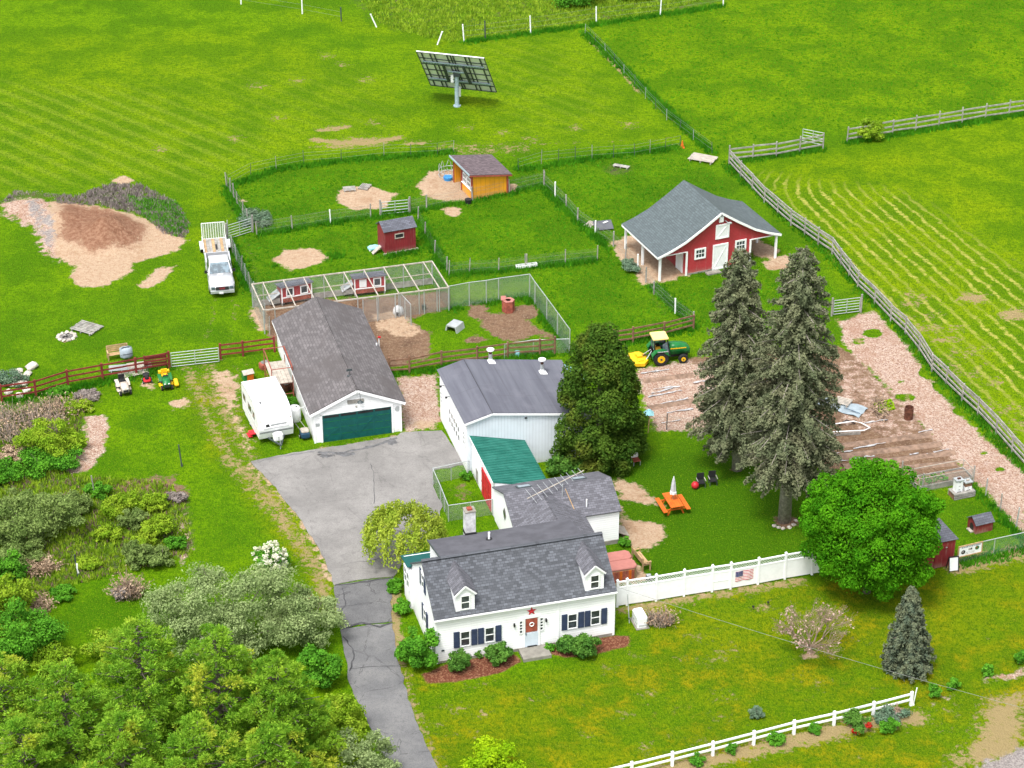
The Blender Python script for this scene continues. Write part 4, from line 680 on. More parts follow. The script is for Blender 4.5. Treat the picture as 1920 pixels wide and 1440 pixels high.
def gate(label, pa, pb, h=1.2, bars=6, mat='galv', name='farm_gate', z0=.12, posts=None):
    o_, a_, l_ = frame(pa, pb); g_ = thing(name, label, 'gate', o_, a_)
    for k in range(bars): tube(g_, 'gate_bar', mat, (0, 0, z0 + (h - z0) * k / (bars - 1)), (l_, 0, z0 + (h - z0) * k / (bars - 1)), .028)
    for x in (0, l_ / 2, l_): tube(g_, 'gate_upright', mat, (x, 0, z0), (x, 0, h), .03)
    if posts:
        for x in (-.12, l_ + .12): tube(g_, 'gate_post', posts, (x, 0, 0), (x, 0, h + .25), .08)
    return g_
rail_fence('rail_fence', 'long weathered grey rail fence running diagonally beside the striped hay field', [(1367, 310), (1433, 380), (1483, 423), (1560, 477), (1608, 540), (1640, 570), (1670, 603), (1697, 627), (1723, 660), (1747, 697), (1773, 722), (1803, 752), (1833, 779), (1867, 815), (1897, 850), (1935, 892)], 'grey_wood', 2.3, 1.5, (.35, .75, 1.15, 1.4), .06, .13, .13, .05, lean=.03)
rail_fence('rail_fence', 'short grey rail fence ending at the field gateway beyond the red barn', [(1367, 304), (1455, 294), (1543, 278)], 'grey_wood', 2.2, 1.5, (.35, .8, 1.25), .06, .13, .13, .05, lean=.03)
rail_fence('rail_fence', 'grey three-rail fence running to the right edge past the leafy shrub', [(1588, 267), (1673, 252), (1760, 238), (1847, 223), (1935, 210)], 'grey_wood', 2.5, 1.5, (.35, .8, 1.25), .06, .13, .13, .05, lean=.03)
gate('open aluminium gate swung against the short grey fence', (1504, 266), (1543, 274), 1.25, 5)
gate('pale aluminium gate between the spruce tops and the long grey fence', (1562, 592), (1611, 586), 1.3, 6, posts='grey_wood')
rail_fence('red_rail_fence', 'dark red three-rail fence behind the parked lawn mowers', [(4, 754), (68, 745), (128, 726), (193, 714), (256, 703), (318, 691)], 'red_wood', h=1.45, rails=(.45, .87, 1.3), exact=True, pw=.15)
gate('wide galvanised farm gate between the two red fences', (322, 690), (411, 680), 1.25, 6)
rail_fence('red_rail_fence', 'short dark red rail fence reaching the back of the garage', [(414, 673), (456, 668), (515, 660)], 'red_wood', h=1.3, rails=(.35, .75, 1.15), exact=True, pw=.14)
rail_fence('brown_rail_fence', 'brown split-rail fence behind the metal workshop', [(730, 703), (768, 700), (828, 688), (895, 680), (952, 671), (1012, 666), (1040, 663)], 'brown_wood', h=1.4, rails=(.4, .8, 1.2), exact=True, pw=.16, rnd=.04, lean=.02)
rail_fence('brown_rail_fence', 'brown split-rail fence behind the green tractor', [(1150, 648), (1187, 643), (1245, 632), (1300, 618)], 'brown_wood', h=1.3, rails=(.4, .8, 1.2), exact=True, pw=.16, rnd=.04, lean=.02)
# wire fences of the paddocks
wire_fence('wire_fence', 'thin wire fence along the top of the paddocks below the solar tracker', [(426, 352), (470, 328), (518, 318), (570, 308), (640, 303), (720, 294), (820, 290), (850, 285)], 2.9, 1.15, ('dark_metal', 'dark_metal', 'grey_wood'), .05, (.4, .8, 1.1), None)
wire_fence('wire_fence', 'wire fence from the orange shed to the orange marker with thin dark stakes', [(972, 320), (1015, 307), (1110, 298), (1190, 293), (1275, 276)], 1.7, 1.15, ('dark_metal', 'grey_wood', 'dark_metal'), .05, (.4, .8, 1.1), None)
wire_fence('wire_fence', 'overgrown wire fence beside the pickup and trailer', [(425, 352), (432, 362), (445, 385), (465, 420)], 1.6, 1.3, ('grey_wood',), .09, (.4, .8, 1.2))
wire_fence('wire_fence', 'leaning mesh fence from the paddock gate down to the garage', [(428, 450), (436, 475), (452, 510), (470, 548), (488, 585), (506, 628)], 1.8, 1.5, ('galv', 'grey_wood'), .07, None, 'chain_link')
gate('galvanised gate behind the utility trailer', (428, 450), (472, 436), 1.3, 6, posts='grey_wood')
wire_fence('wire_fence', 'wire fence with short wooden posts above the small red coop', [(482, 440), (548, 430), (620, 418), (695, 408)], 3.0, 1.2, ('grey_wood', 'grey_wood', 'white_paint'), .11, (.4, .8, 1.1))
gate('silver paddock gate standing behind the small red coop', (716, 404), (766, 399), 1.2, 5, posts='grey_wood')
wire_fence('wire_fence', 'wire fence passing in front of the orange shed', [(768, 399), (800, 392), (886, 376), (955, 362), (1020, 348)], 3.4, 1.3, ('grey_wood',), .13, (.4, .8, 1.1))
wire_fence('wire_fence', 'wire fence running down from the silver gate to the hen run', [(784, 412), (797, 440), (815, 475), (838, 510)], 2.4, 1.2, ('grey_wood',), .10)
wire_fence('wire_fence', 'wire fence slanting past the left side of the red barn', [(1020, 350), (1062, 390), (1083, 416), (1150, 462), (1196, 508), (1226, 552), (1266, 588), (1300, 612)], 2.8, 1.25, ('grey_wood', 'white_paint', 'grey_wood'), .12, (.4, .8, 1.1))
wire_fence('wire_fence', 'faint wire fence dividing the two upper fields', [(1097, 62), (1135, 100), (1170, 140), (1210, 185), (1250, 225), (1300, 262), (1335, 288)], 2.6, 1.0, ('galv', 'dark_metal'), .05, (.4, .8, 1.0), None)
wire_fence('wire_fence', 'white-posted wire fence along the rough ground at the far edge', [(870, 78), (910, 74), (995, 62), (1118, 44), (1238, 29), (1356, 10), (1470, -8)], h=1.75, mats=('white_paint', 'dark_metal', 'white_paint', 'white_paint', 'white_paint', 'white_paint', 'white_paint'), pw=.13, wires=(.6, 1.1, 1.6), sheet_=None, exact=True, lean=.05)
wire_fence('wire_fence', 'two white far-off fence posts with sagging wire at the top edge', [(452, 8), (567, 26), (640, 40)], h=1.5, mats=('white_paint', 'white_paint', 'dark_metal'), pw=.13, wires=(.5, 1.0), sheet_=None, exact=True)
for px, py, tx, lab in ((706, 51, -.55, 'white post leaning left on the rough bank'), (820, 84, .5, 'white post leaning right beside the solar tracker field')):
    g_ = G(px, py); q = thing('leaning_post', lab, 'post', g_); MB().tube([(0, 0, 0), (tx, 0, 1.35)], [.075, .07], 6).build(q, 'post_shaft', 'white_paint'); bx(q, 'post_cap', 'white_paint', (tx, 0, 1.36), (.16, .16, .05)); 
wire_fence('wire_fence', 'low wire fence with a wooden rail between hen run and paddock', [(842, 516), (880, 512), (935, 509), (985, 503), (1060, 494), (1120, 488)], 2.4, 1.1, ('grey_wood',), .09, (.4, .8))
g_ = G(987, 502); q = thing('feed_trough', 'long white trough at the foot of a paddock post', 'trough', g_, R(16)); bx(q, 'trough_base', 'white_paint', (0, 0, .1), (1.7, .3, .04)); [bx(q, 'trough_side', 'white_paint', (0, s * .15, .2), (1.7, .04, .24)) for s in (-1, 1)]; [bx(q, 'trough_end', 'white_paint', (s * .85, 0, .2), (.04, .3, .24)) for s in (-1, 1)]; tube(q, 'stake', 'pale_wood', (.1, .25, 0), (.1, .25, 1.1), .05)
# chain link pens
wire_fence('chain_link_fence', 'tall chain-link fence round the bare dog pen', [(843, 580), (880, 573), (912, 569), (935, 565), (993, 557), (1003, 572), (1025, 602), (1045, 630), (1068, 662)], h=2.0, mats=('galv',), pw=.08, wires=None, sheet_='chain_link', exact=True, lean=0, toprail='galv', var=0)
wire_fence('chain_link_fence', 'rusty chain-link fence closing the near end of the dog pen', [(946, 672), (1000, 664), (1068, 662)], 2.2, 1.2, ('galv',), .06, None, 'chain_link', lean=0, toprail='galv', var=0)
wire_fence('chain_link_fence', 'short chain-link panel dividing the hen yard from the dog pen', [(751, 588), (760, 598), (771, 610)], h=1.8, mats=('galv',), pw=.07, sheet_='chain_link', exact=True, lean=0, toprail='galv', var=0)
wire_fence('chain_link_fence', 'front chain-link fence of the hen yard beside the garage roof', [(682, 606), (708, 602), (742, 596), (796, 588), (820, 584), (842, 580)], h=2.0, mats=('galv',), pw=.08, sheet_='chain_link', exact=True, lean=0, var=0)
# hen run roof frame
run = thing('hen_run', 'long roofed wire hen run with white rafters behind the garage', 'hen run', (0, 0, 0)); bl, brr, frr, fl = G(472, 533, 2), G(810, 490, 2), G(841, 539, 2), G(494, 582, 2); run.location = (fl.x, fl.y, 0)
bl, brr, frr, fl = [Vector((v.x - fl.x, v.y - fl.y, 2)) for v in (bl, brr, frr, fl)]
for a, b in ((bl, brr), (brr, frr), (frr, fl), (fl, bl)): bar(run, 'top_plate', 'pale_wood', a, b, .09, .09)
for k in range(9):
    u = k / 9 + .06; a = bl.lerp(brr, u); b = fl.lerp(frr, u); bar(run, 'rafter', 'pale_wood', (a.x, a.y, 2.06), (b.x, b.y, 2.06), .08, .06)
    for q in (a, b): tube(run, 'post', 'galv', (q.x, q.y, 0), (q.x, q.y, 2), .035)
for q in (bl, brr, frr, fl): tube(run, 'post', 'galv', (q.x, q.y, 0), (q.x, q.y, 2.0), .05)
for a, b, m_ in ((bl, brr, 'chain_link'), (brr, frr, 'green_mesh'), (fl, bl, 'chain_link')): mesh(run, 'wire_mesh', m_, [(a.x, a.y, .02), (b.x, b.y, .02), (b.x, b.y, 1.98), (a.x, a.y, 1.98)], [(0, 1, 2, 3)])
mesh(run, 'roof_netting', 'field_wire', [(v.x, v.y, 2.1) for v in (bl, brr, frr, fl)], [(0, 1, 2, 3)]); bar(run, 'mid_rail', 'pale_wood', (bl.x, bl.y, .95), (brr.x, brr.y, .95), .06, .06); bar(run, 'kick_board', 'grey_wood', (bl.x, bl.y, .3), (brr.x, brr.y, .3), .04, .5)
# dog yard by the red doors
wire_fence('chain_link_fence', 'low chain-link fence round the small yard by the red doors', [(880, 893), (812, 908), (826, 940), (841, 978), (924, 966)], 1.5, 1.25, ('galv',), .06, None, 'chain_link', lean=0, toprail='galv', var=0)
# right-hand bee and dog yard
wire_fence('chain_link_fence', 'chain-link fence with banner along the front of the dog house lawn', [(1795, 1058), (1862, 1042), (1935, 1026)], 2.2, 1.3, ('galv',), .06, None, 'green_mesh', lean=0, toprail='galv', var=0)
wire_fence('wire_fence', 'wire fence between the wood-chip path and the dog house lawn', [(1824, 908), (1848, 930), (1875, 960), (1905, 988), (1925, 1015)], h=1.3, mats=('grey_wood', 'galv'), pw=.09, exact=True, lean=.02)
wire_fence('wire_fence', 'wire fence behind the bee hives', [(1690, 905), (1728, 925), (1824, 908)], h=1.5, mats=('grey_wood',), pw=.1, exact=True, lean=.02, wires=(1.45,))
wire_fence('wire_fence', 'sagging wire fence between the lawn and the vegetable garden', [(1215, 812), (1250, 806), (1300, 812), (1345, 805), (1400, 800)], h=1.2, mats=('tan_wood', 'dark_metal', 'dark_metal'), pw=.07, exact=True, lean=.03, wires=(1.1,))
# white vinyl privacy fence
VP = [(1157, 1138), (1175, 1135), (1229.4, 1127), (1281.9, 1118), (1334.4, 1109.7), (1369, 1104.5), (1420.6, 1095.6), (1471, 1086), (1522, 1077.5), (1573, 1069)]
vp = [Vector((*q, 0)) for q in GV(VP)]; vf = thing('vinyl_fence', 'tall white vinyl privacy fence with lattice top beside the lawn', 'fence', vp[0]); v0 = vp[0].copy(); vp = [p - v0 for p in vp]
for i, p in enumerate(vp):
    ang = math.atan2(vp[-1].y, vp[-1].x); bx(vf, 'post', 'white_vinyl', (p.x, p.y, .98), (.13, .13, 1.96), (0, 0, ang))
    cap = MB().loft([[(.09 * s, .09 * t_, 1.96) for s, t_ in ((-1, -1), (1, -1), (1, 1), (-1, 1))], [(.02 * s, .02 * t_, 2.08) for s, t_ in ((-1, -1), (1, -1), (1, 1), (-1, 1))]]).build(vf, 'post_cap', 'white_vinyl', loc=(p.x, p.y, 0), rot=(0, 0, ang))
    if i + 1 < len(vp):
        q = vp[i + 1]; d = (q - p); L_ = d.length; n_ = d.normalized(); s0 = p + n_ * .07; s1 = q - n_ * .07
        bar(vf, 'panel', 'white_vinyl', (s0.x, s0.y, .75), (s1.x, s1.y, .75), .05, 1.3)
        for z in (1.42, 1.84): bar(vf, 'rail', 'white_vinyl', (s0.x, s0.y, z), (s1.x, s1.y, z), .08, .09)
        if i == 4: bar(vf, 'rail', 'white_vinyl', (s0.x, s0.y, .78), (s1.x, s1.y, .78), .09, .09)
        lat = MB(); A_ = math.atan2(d.y, d.x); ln = L_ - .14; k = -.34
        while k < ln:
            for sgn in (1, -1):
                x0, x1 = k, k + .34; z0, z1 = (1.465, 1.795) if sgn > 0 else (1.795, 1.465)
                if x0 < 0: z0 += (z1 - z0) * (-x0) / .34; x0 = 0
                if x1 > ln: z1 = z0 + (z1 - z0) * (ln - x0) / (x1 - x0); x1 = ln
                if x1 - x0 > .03:
                    dd = Vector((x1 - x0, 0, z1 - z0)); u = Vector((-dd.z, 0, dd.x)).normalized() * .012; y_ = .012 * sgn
                    lat.add([(x0 - u.x, y_, z0 - u.z), (x1 - u.x, y_, z1 - u.z), (x1 + u.x, y_, z1 + u.z), (x0 + u.x, y_, z0 + u.z)], [(0, 1, 2, 3)])
            k += .17
        lat.build(vf, 'lattice', 'white_vinyl', loc=(s0.x, s0.y, 0), rot=(0, 0, A_))
# flag on it
fa, fb = Vector((*GV([(1377.5, 1103)])[0], 0)), Vector((*GV([(1415, 1096.5)])[0], 0)); d = fb - fa; fl_ = thing('flag', 'flag with red and white stripes and blue corner hung on the white fence', 'flag', fa + Vector((0, -.06, .55)), math.atan2(d.y, d.x)); Lf = 1.22; Hf = .72
def cloth(x0, x1, z0, z1, y): n = 8; xs = [x0 + (x1 - x0) * k / n for k in range(n + 1)]; return [(x, y - .025 * math.sin(x * 9), z) for z in (z0, z1) for x in xs], [(k, k + 1, n + 2 + k, n + 1 + k) for k in range(n)]
for k in range(13): mesh(fl_, 'stripe', 'flag_red' if k % 2 == 0 else 'white_paint', *cloth(0, Lf, Hf - (k + 1) * Hf / 13, Hf - k * Hf / 13, 0))
mesh(fl_, 'canton', 'flag_blue', *cloth(0, .5, Hf * 6 / 13, Hf, -.012))
for r_ in range(4):
    for c_i in range(5): mesh(fl_, 'star', 'white_paint', [(.06 + c_i * .095 + .017 * math.cos(a), -.02 - .025 * math.sin((.06 + c_i * .095) * 9), Hf * 6 / 13 + .06 + r_ * .085 + .017 * math.sin(a)) for a in (.3, 1.9, 3.4, 5)], [(0, 1, 2, 3)])
# white two-rail fence along the road
rail_fence('white_rail_fence', 'low white two-rail fence along the front of the lawn', [(1105, 1474), (1184, 1455), (1260, 1436), (1336, 1416.7), (1412.7, 1396.7), (1488, 1376.7), (1563, 1360), (1636.7, 1341.7), (1707.7, 1323)], 'white_vinyl', h=1.0, rails=(.45, .85), rw=.05, rh=.13, exact=True, pw=.15)
q = thing('end_stake', 'slim white stake leaning at the end of the low white fence', 'stake', G(1712, 1322)); MB().tube([(0, 0, 0), (.12, 0, 1.25)], [.04, .035], 6).build(q, 'stake_shaft', 'white_paint'); bx(q, 'stake_foot', 'white_paint', (0, 0, .05), (.12, .12, .1))
for px, py, h_, lab, m_ in ((341, 875, 1.75, 'thin dark steel post standing alone on the grass strip', 'dark_metal'), (178, 930, 1.6, 'grey steel post among the weeds by the brush', 'grey_wood'), (147, 1082, 1.7, 'dark post with a white ribbon in the weeds', 'dark_metal'), (112, 1262, 2.0, 'tall dark post near the lower left trees', 'dark_metal')):
    q = thing('steel_post', lab, 'post', G(px, py)); tube(q, 'post_shaft', m_, (0, 0, 0), (-.1, 0, h_), .045); bx(q, 'post_plate', m_, (0, 0, .15), (.14, .03, .2))
    if px == 147: mesh(q, 'ribbon', 'white_metal', [(-.05, -.06, 1.1), (.08, -.08, 1.1), (.04, -.1, .7), (.1, -.08, .35), (0, -.08, .32), (-.04, -.1, .7)], [(0, 1, 2, 5), (5, 2, 3, 4)])
# ------------------------------------------------------------------ trees, shrubs, plants
def leaves(C, N, size, aspect=1.4, jit=.35, rnd=.7):
    """quads: C centres (n,3), N preferred normals, size scalar or array -> vertex array"""
    n = len(C); N = N + rng.normal(0, rnd, (n, 3)); N /= np.linalg.norm(N, axis=1, keepdims=True) + 1e-9
    a = np.cross(N, rng.normal(0, 1, (n, 3))); a /= np.linalg.norm(a, axis=1, keepdims=True) + 1e-9; b = np.cross(N, a)
    s = (size * rng.uniform(1 - jit, 1 + jit, n))[:, None]; a = a * s * aspect * .5; b = b * s * .5
    return np.stack([C - a, C - b * .9 + a * .1, C + a, C + b * .9 + a * .1], 1).reshape(-1, 3)
def dirs(n):
    d = rng.normal(0, 1, (n, 3)); return d / np.linalg.norm(d, axis=1, keepdims=True)
def blobcloud(B, n, size, shell=.55, aspect=1.4, up=.35, rnd=.7, cut=None):
    B = np.asarray(B, float); wt = (B[:, 3] * B[:, 4] * B[:, 5]) ** .667; k = rng.choice(len(B), n, p=wt / wt.sum()); d = dirs(n)
    r = (shell + (1 - shell) * rng.random(n)) * rng.uniform(.9, 1.08, n); C = B[k, :3] + d * B[k, 3:6] * r[:, None]
    ok = C[:, 2] > .05
    C = C[ok]; d = d[ok]; N = d + np.array([0, 0, up]); return leaves(C, N, size, aspect, rnd=rnd)
def crown_blobs(rx, ry, rz, cz, n, br, lump=.25, bottom=-1.0):
    out = []
    for d in dirs(n * 2):
        if d[2] < bottom: continue
        k = random.uniform(.62, 1.0 - br * .35); s = br * random.uniform(.7, 1.3)
        out.append((d[0] * rx * k, d[1] * ry * k, cz + d[2] * rz * k, rx * s, ry * s, (rz * s + rx * s) / 2 * .85))
        if len(out) >= n: break
    return out
def trunk(parent, h, r0, r1, mat, limbs=8, spread=1.5, start=.3, lean=(0, 0), name='trunk'):
    m = MB(); m.tube([(0, 0, -.05), (lean[0] * .3, lean[1] * .3, h * .35), (lean[0], lean[1], h)], [r0 * 1.25, r0 * .9, r1], 8)
    for k in range(limbs):
        z = h * random.uniform(start, .95); a = random.uniform(0, 6.28); L_ = spread * random.uniform(.6, 1.1); rr = r0 * .35 * (1 - z / h * .6)
        m.tube([(lean[0] * z / h, lean[1] * z / h, z), (math.cos(a) * L_ * .5, math.sin(a) * L_ * .5, z + L_ * .35), (math.cos(a) * L_, math.sin(a) * L_, z + L_ * .6)], [rr, rr * .7, rr * .3], 5)
    return m.build(parent, name, mat, True)
def tree(name, label, px, py, B, n, size, leaf, tr=None, cat='tree', group=None, **k):
    o = thing(name, label, cat, G(px, py), random.uniform(0, .2), group)
    fastmesh('crown' if cat == 'tree' else 'foliage', blobcloud(B, n, size, **k), 4, leaf, o)
    if tr: trunk(o, *tr)
    else:
        m = MB()
        for q in range(5): a = q * 1.26; b = B[q % len(B)]; m.tube([(0, 0, 0), (b[0] * .4, b[1] * .4, b[2] * .6), (b[0] * .8 + math.cos(a) * .1, b[1] * .8 + math.sin(a) * .1, b[2] * 1.1)], [.05, .035, .015], 5)
        m.build(o, 'stem', 'bark')
    return o
# --- tall spruces with drooping boughs
def spruce(name, label, px, py, toppx, topy, rad, nb, leaf, clear=.12, lower=1.0, size=.2, per=60, sag=.35, bark='bark', taper=.75):
    o = thing(name, label, 'tree', G(px, py)); h = hgt(px, py, topy); lx = (G(toppx, topy, h).x - o.location.x); V = []; br = MB()
    m = MB(); m.tube([(0, 0, -.1), (lx * .5, 0, h * .5), (lx, 0, h)], [.34 * h / 15, .22 * h / 15, .03], 9); m.build(o, 'trunk', bark, True)
    for k in range(nb):
        u = (k + random.random()) / nb; z = h * (clear + (1 - clear) * u); R_ = rad * (1 - u) ** taper * random.uniform(.72, 1.1) + .12
        if u < .12: R_ *= .55 + u * 3.7
        a = k * 2.39996 + random.uniform(-.4, .4); ca, sa = math.cos(a), math.sin(a); x0 = lx * z / h; dz = -sag * (1.1 - u * .8)
        if k % 2 == 0: br.tube([(x0, 0, z), (x0 + ca * R_ * .5, sa * R_ * .5, z + dz * R_ * .35), (x0 + ca * R_ * .95, sa * R_ * .95, z + dz * R_ * .8)], [.05, .035, .012], 4)
        n = int(per * (R_ / rad) ** 1.2) + 8; t_ = rng.random(n) ** .7; w_ = (1.05 - t_) * R_ * .34 + .06; sd_ = rng.normal(0, .5, n) * w_
        zz = z + dz * R_ * t_ ** 1.3 * .9 - rng.random(n) * .32 * R_ * .3 - np.abs(sd_) * .35 + rng.normal(0, .08, n)
        C = np.stack([x0 + ca * R_ * t_ - sa * sd_, sa * R_ * t_ + ca * sd_, zz], 1)
        N = np.tile([ca * .5, sa * .5, .8], (n, 1)); V.append(leaves(C, N, size, 1.7, rnd=.55))
    fastmesh('crown', np.concatenate(V), 4, leaf, o); br.build(o, 'branches', bark); return o
spruce('spruce_tree', 'tall grey-green spruce with bare lower trunk, nearer of the two', 1470, 978, 1507, 466, 3.8, 340, 'leaf_spruce', .20, per=360, sag=.46, size=.125, bark='bark_grey', taper=.47)
spruce('spruce_tree', 'tall darker spruce standing just left behind the nearer spruce', 1382, 880, 1389, 468, 3.35, 320, 'leaf_spruce', .14, per=340, sag=.46, size=.125, bark='bark_grey', taper=.47)
bs = spruce('blue_spruce', 'small dense conical blue spruce on the front lawn', 1700, 1256, 1710, 1102, 1.72, 280, 'leaf_bluespruce', .03, per=170, sag=.12, size=.11, taper=.72)
# --- broad cedar
cb = []
for k in range(150):
    u = random.random() ** 1.2; z = .6 + u * 8.0; rr = 3.35 * (1 - u ** 1.9) ** .7 * random.uniform(.8, 1.02); a = k * 2.39996; s = random.uniform(.45, .8); cb.append((rr * math.cos(a) * .88, rr * math.sin(a) * .88, z, s, s, s * 1.15))
for z, r_ in ((1.6, 2.5), (3.2, 2.3), (5, 1.7), (6.8, .9)): cb.append((0, 0, z, r_, r_, 1.3))
hc = hgt(1122, 866, 603); kz = hc / 9.1; cb = [(a, b, c * kz, d, e, f) for a, b, c, d, e, f in cb]
tree('cedar_tree', 'broad dark green conical cedar in front of the workshop wall', 1122, 862, cb, 52000, .135, 'leaf_cedar', (hc * .9, .25, .05, 'bark', 10, 1.2), shell=.7, up=.6, aspect=1.6)
# --- round maple
mb_ = [(0, 0, 4.7, 4.0, 4.0, 3.95)] + crown_blobs(4.45, 4.45, 4.35, 4.75, 260, .12)
tree('maple_tree', 'big round bright green maple at the end of the white fence', 1625, 1110, mb_, 115000, .115, 'leaf_maple', (4.5, .22, .08, 'bark', 8, 2.2), shell=.72, up=.5)
# --- small weeping willow by the drive
wv = []; o = thing('weeping_tree', 'small weeping yellow-green tree beside the driveway', 'tree', G(782, 1052)); trunk(o, 2.7, .13, .05, 'bark', 9, 1.4, .35, (-.3, .1))
for k in range(210):
    a = random.uniform(0, 6.28); r_ = 2.5 * math.sqrt(random.random()); zt = 3.9 - .18 * r_ ** 2 + random.uniform(-.45, .2); L_ = random.uniform(.7, 1.8); n = 55; t_ = rng.random(n)
    C = np.stack([-.75 + r_ * math.cos(a) + rng.normal(0, .1, n) + math.cos(a) * .3 * t_, .1 + r_ * math.sin(a) + rng.normal(0, .1, n) + math.sin(a) * .3 * t_, np.maximum(zt - t_ * L_ * min(1, .35 + r_ / 2.4), .3)], 1); wv.append(leaves(C, np.tile([math.cos(a), math.sin(a), .4], (n, 1)), .105, 1.9))
fastmesh('crown', np.concatenate(wv), 4, 'leaf_willow', o)
# --- leafless magnolia with pink flowers
o = thing('magnolia_tree', 'leafless spreading magnolia with pale pink flowers on the lawn', 'tree', G(1518, 1224)); m = MB(); tips = []
def grow(p, d, L_, r_, lev):
    q = p + d * L_; mid = p + d * L_ * .5 + Vector((random.gauss(0, .04), random.gauss(0, .04), 0)); m.tube([p, mid, q], [r_, r_ * .85, r_ * .68], 5 if lev < 2 else 3)
    if lev >= 2: tips.append(q)
    if lev >= 5: return
    for _ in range(3 if lev < 4 else 2): grow(q if random.random() < .75 else mid, (d + Vector((random.gauss(0, .48), random.gauss(0, .48), random.gauss(.06, .22)))).normalized(), L_ * random.uniform(.62, .86), r_ * .6, lev + 1)
for k in range(7): a = k * .9; grow(Vector((0, 0, .35)), Vector((math.cos(a) * .75, math.sin(a) * .75, .72)).normalized(), .95, .06, 0)
m.tube([(0, 0, -.05), (.02, 0, .45)], [.16, .12], 7); m.build(o, 'trunk', 'twig')
tips = np.array([tuple(v) for v in tips]); sel_ = rng.choice(len(tips), min(len(tips), 420), replace=False); left = tips[sel_]; wgt = np.where((left[:, 0] < -.3) | (left[:, 2] > 2.6), 1, .35); left = left[rng.random(len(left)) < wgt * .55]
_fl = fastmesh('flowers', np.concatenate([leaves(left + rng.normal(0, .04, left.shape), np.tile([0, -.5, .7], (len(left), 1)), .10, 1.3) for _ in range(2)]), 4, 'petal_pink', o); _fl['kind'] = 'stuff'; fastmesh('buds', leaves(tips + rng.normal(0, .05, tips.shape), np.tile([0, 0, 1.0], (len(tips), 1)), .05, 1.5), 4, 'leaf_bud', o)
# --- shrubs and trees of the left-hand thicket
def bush(name, label, px, py, rx, ry, h, n, size, leaf, nblob=22, br=.3, group=None, shell=.35, cat='shrub', base=0.0, **k):
    B = crown_blobs(rx, ry, h * .55, h * .5 + base, nblob, br, bottom=-.75); B.append((0, 0, h * .45 + base, rx * .6, ry * .6, h * .4)); return tree(name, label, px, py, B, n, size, leaf, None, cat, group, shell=shell, **k)
def pine(label, px, py, topy, rad, n=36000, leaf='leaf_pine', name='pine_tree'):
    # upswept tufts of needles on whorled limbs
    o = thing(name, label, 'tree', G(px, py), random.uniform(0, 6), 'light green pines in the near left corner'); h = hgt(px, py, topy); V = []; m = MB(); m.tube([(0, 0, -.1), (0, 0, h * .97)], [.2, .03], 8); T = []
    nl = int(26 * rad)
    for k in range(nl):
        u = (k + .5) / nl; z = h * (.2 + .8 * u); R_ = rad * min(1, (1 - u) ** .5 * 1.02) * random.uniform(.7, 1.12) + .1; a = k * 2.39996 + random.uniform(-.3, .3)
        e = Vector((math.cos(a) * R_, math.sin(a) * R_, z + R_ * .2)); m.tube([(0, 0, z), e * .5 + Vector((0, 0, z * .5)), e], [.05, .035, .012], 4)
        for q in range(max(2, int(R_ * 2.6))): f = 1 - random.random() ** 1.6 * .7; T.append((e.x * f + random.gauss(0, .2), e.y * f + random.gauss(0, .2), z + R_ * .2 * f + random.gauss(.04, .12), random.uniform(.28, .5)))
    T = np.array(T); per = max(10, n // len(T)); k = np.repeat(np.arange(len(T)), per); d = dirs(len(k)); d[:, 2] = np.abs(d[:, 2]) * 1.0 - .12; s = rng.uniform(.5, 1.0, len(k))[:, None] * T[k, 3:4]
    C = T[k, :3] + d * s; L_ = rng.uniform(.08, .14, len(k))[:, None]; sd_ = np.cross(d, rng.normal(0, 1, d.shape)); sd_ /= np.linalg.norm(sd_, axis=1, keepdims=True) + 1e-9; w_ = .036
    fastmesh('crown', np.stack([C - d * L_ * .7, C + sd_ * w_, C + d * L_, C - sd_ * w_], 1).reshape(-1, 3), 4, leaf, o); m.build(o, 'trunk', 'bark'); return o
for lab, x, y, ty, r_ in (('light green pine at the left end of the near row', 30, 1500, 1245, 3.2), ('yellow-tipped pine with its crown above the lower left corner', 150, 1545, 1255, 3.3), ('tallest light pine in the middle of the near row', 285, 1465, 1175, 3.5), ('broad pine below the olive thicket', 425, 1480, 1190, 3.5), ('pine nearest the driveway end of the row', 535, 1500, 1240, 3.0), ('low pine in front at the bottom edge', 250, 1600, 1345, 3.0), ('low yellowish pine at the bottom between two taller ones', 390, 1610, 1360, 3.0), ('small pine at the bottom left corner', 70, 1620, 1360, 3.0), ('low pine at the bottom edge close to the driveway', 520, 1620, 1375, 2.8)): pine(lab, x, y, ty, r_)
bush('olive_thicket', 'wide grey-olive willow thicket left of the driveway', 430, 1205, 5.6, 3.6, 4.6, 42000, .105, 'leaf_sage', 130, .15, shell=.05); bush('olive_thicket', 'low grey-olive willow spilling towards the driveway edge', 575, 1200, 2.7, 2.3, 3.0, 13000, .10, 'leaf_sage', 50, .2, shell=.05)
bush('olive_thicket', 'pale olive willow at the bottom beside the driveway', 668, 1470, 2.5, 2.0, 3.4, 15000, .095, 'leaf_sage', 60, .2, shell=.05); bush('green_shrub', 'fresh green shrub between pines and driveway bend', 600, 1285, 1.3, 1.3, 2.6, 7000, .13, 'leaf_green', 24); bush('green_shrub', 'yellow-green bush at the bottom left of the driveway', 612, 1455, 2.5, 2.2, 3.6, 14000, .11, 'leaf_yellowgreen', 34); bush('green_shrub', 'pale green bush filling the corner beside the driveway bend', 640, 1375, 1.5, 1.4, 2.4, 7000, .11, 'leaf_yellowgreen', 24); bush('green_shrub', 'fresh green undergrowth between the pines and the wide thicket', 205, 1235, 1.8, 1.4, 1.6, 5000, .11, 'leaf_yellowgreen', 22)
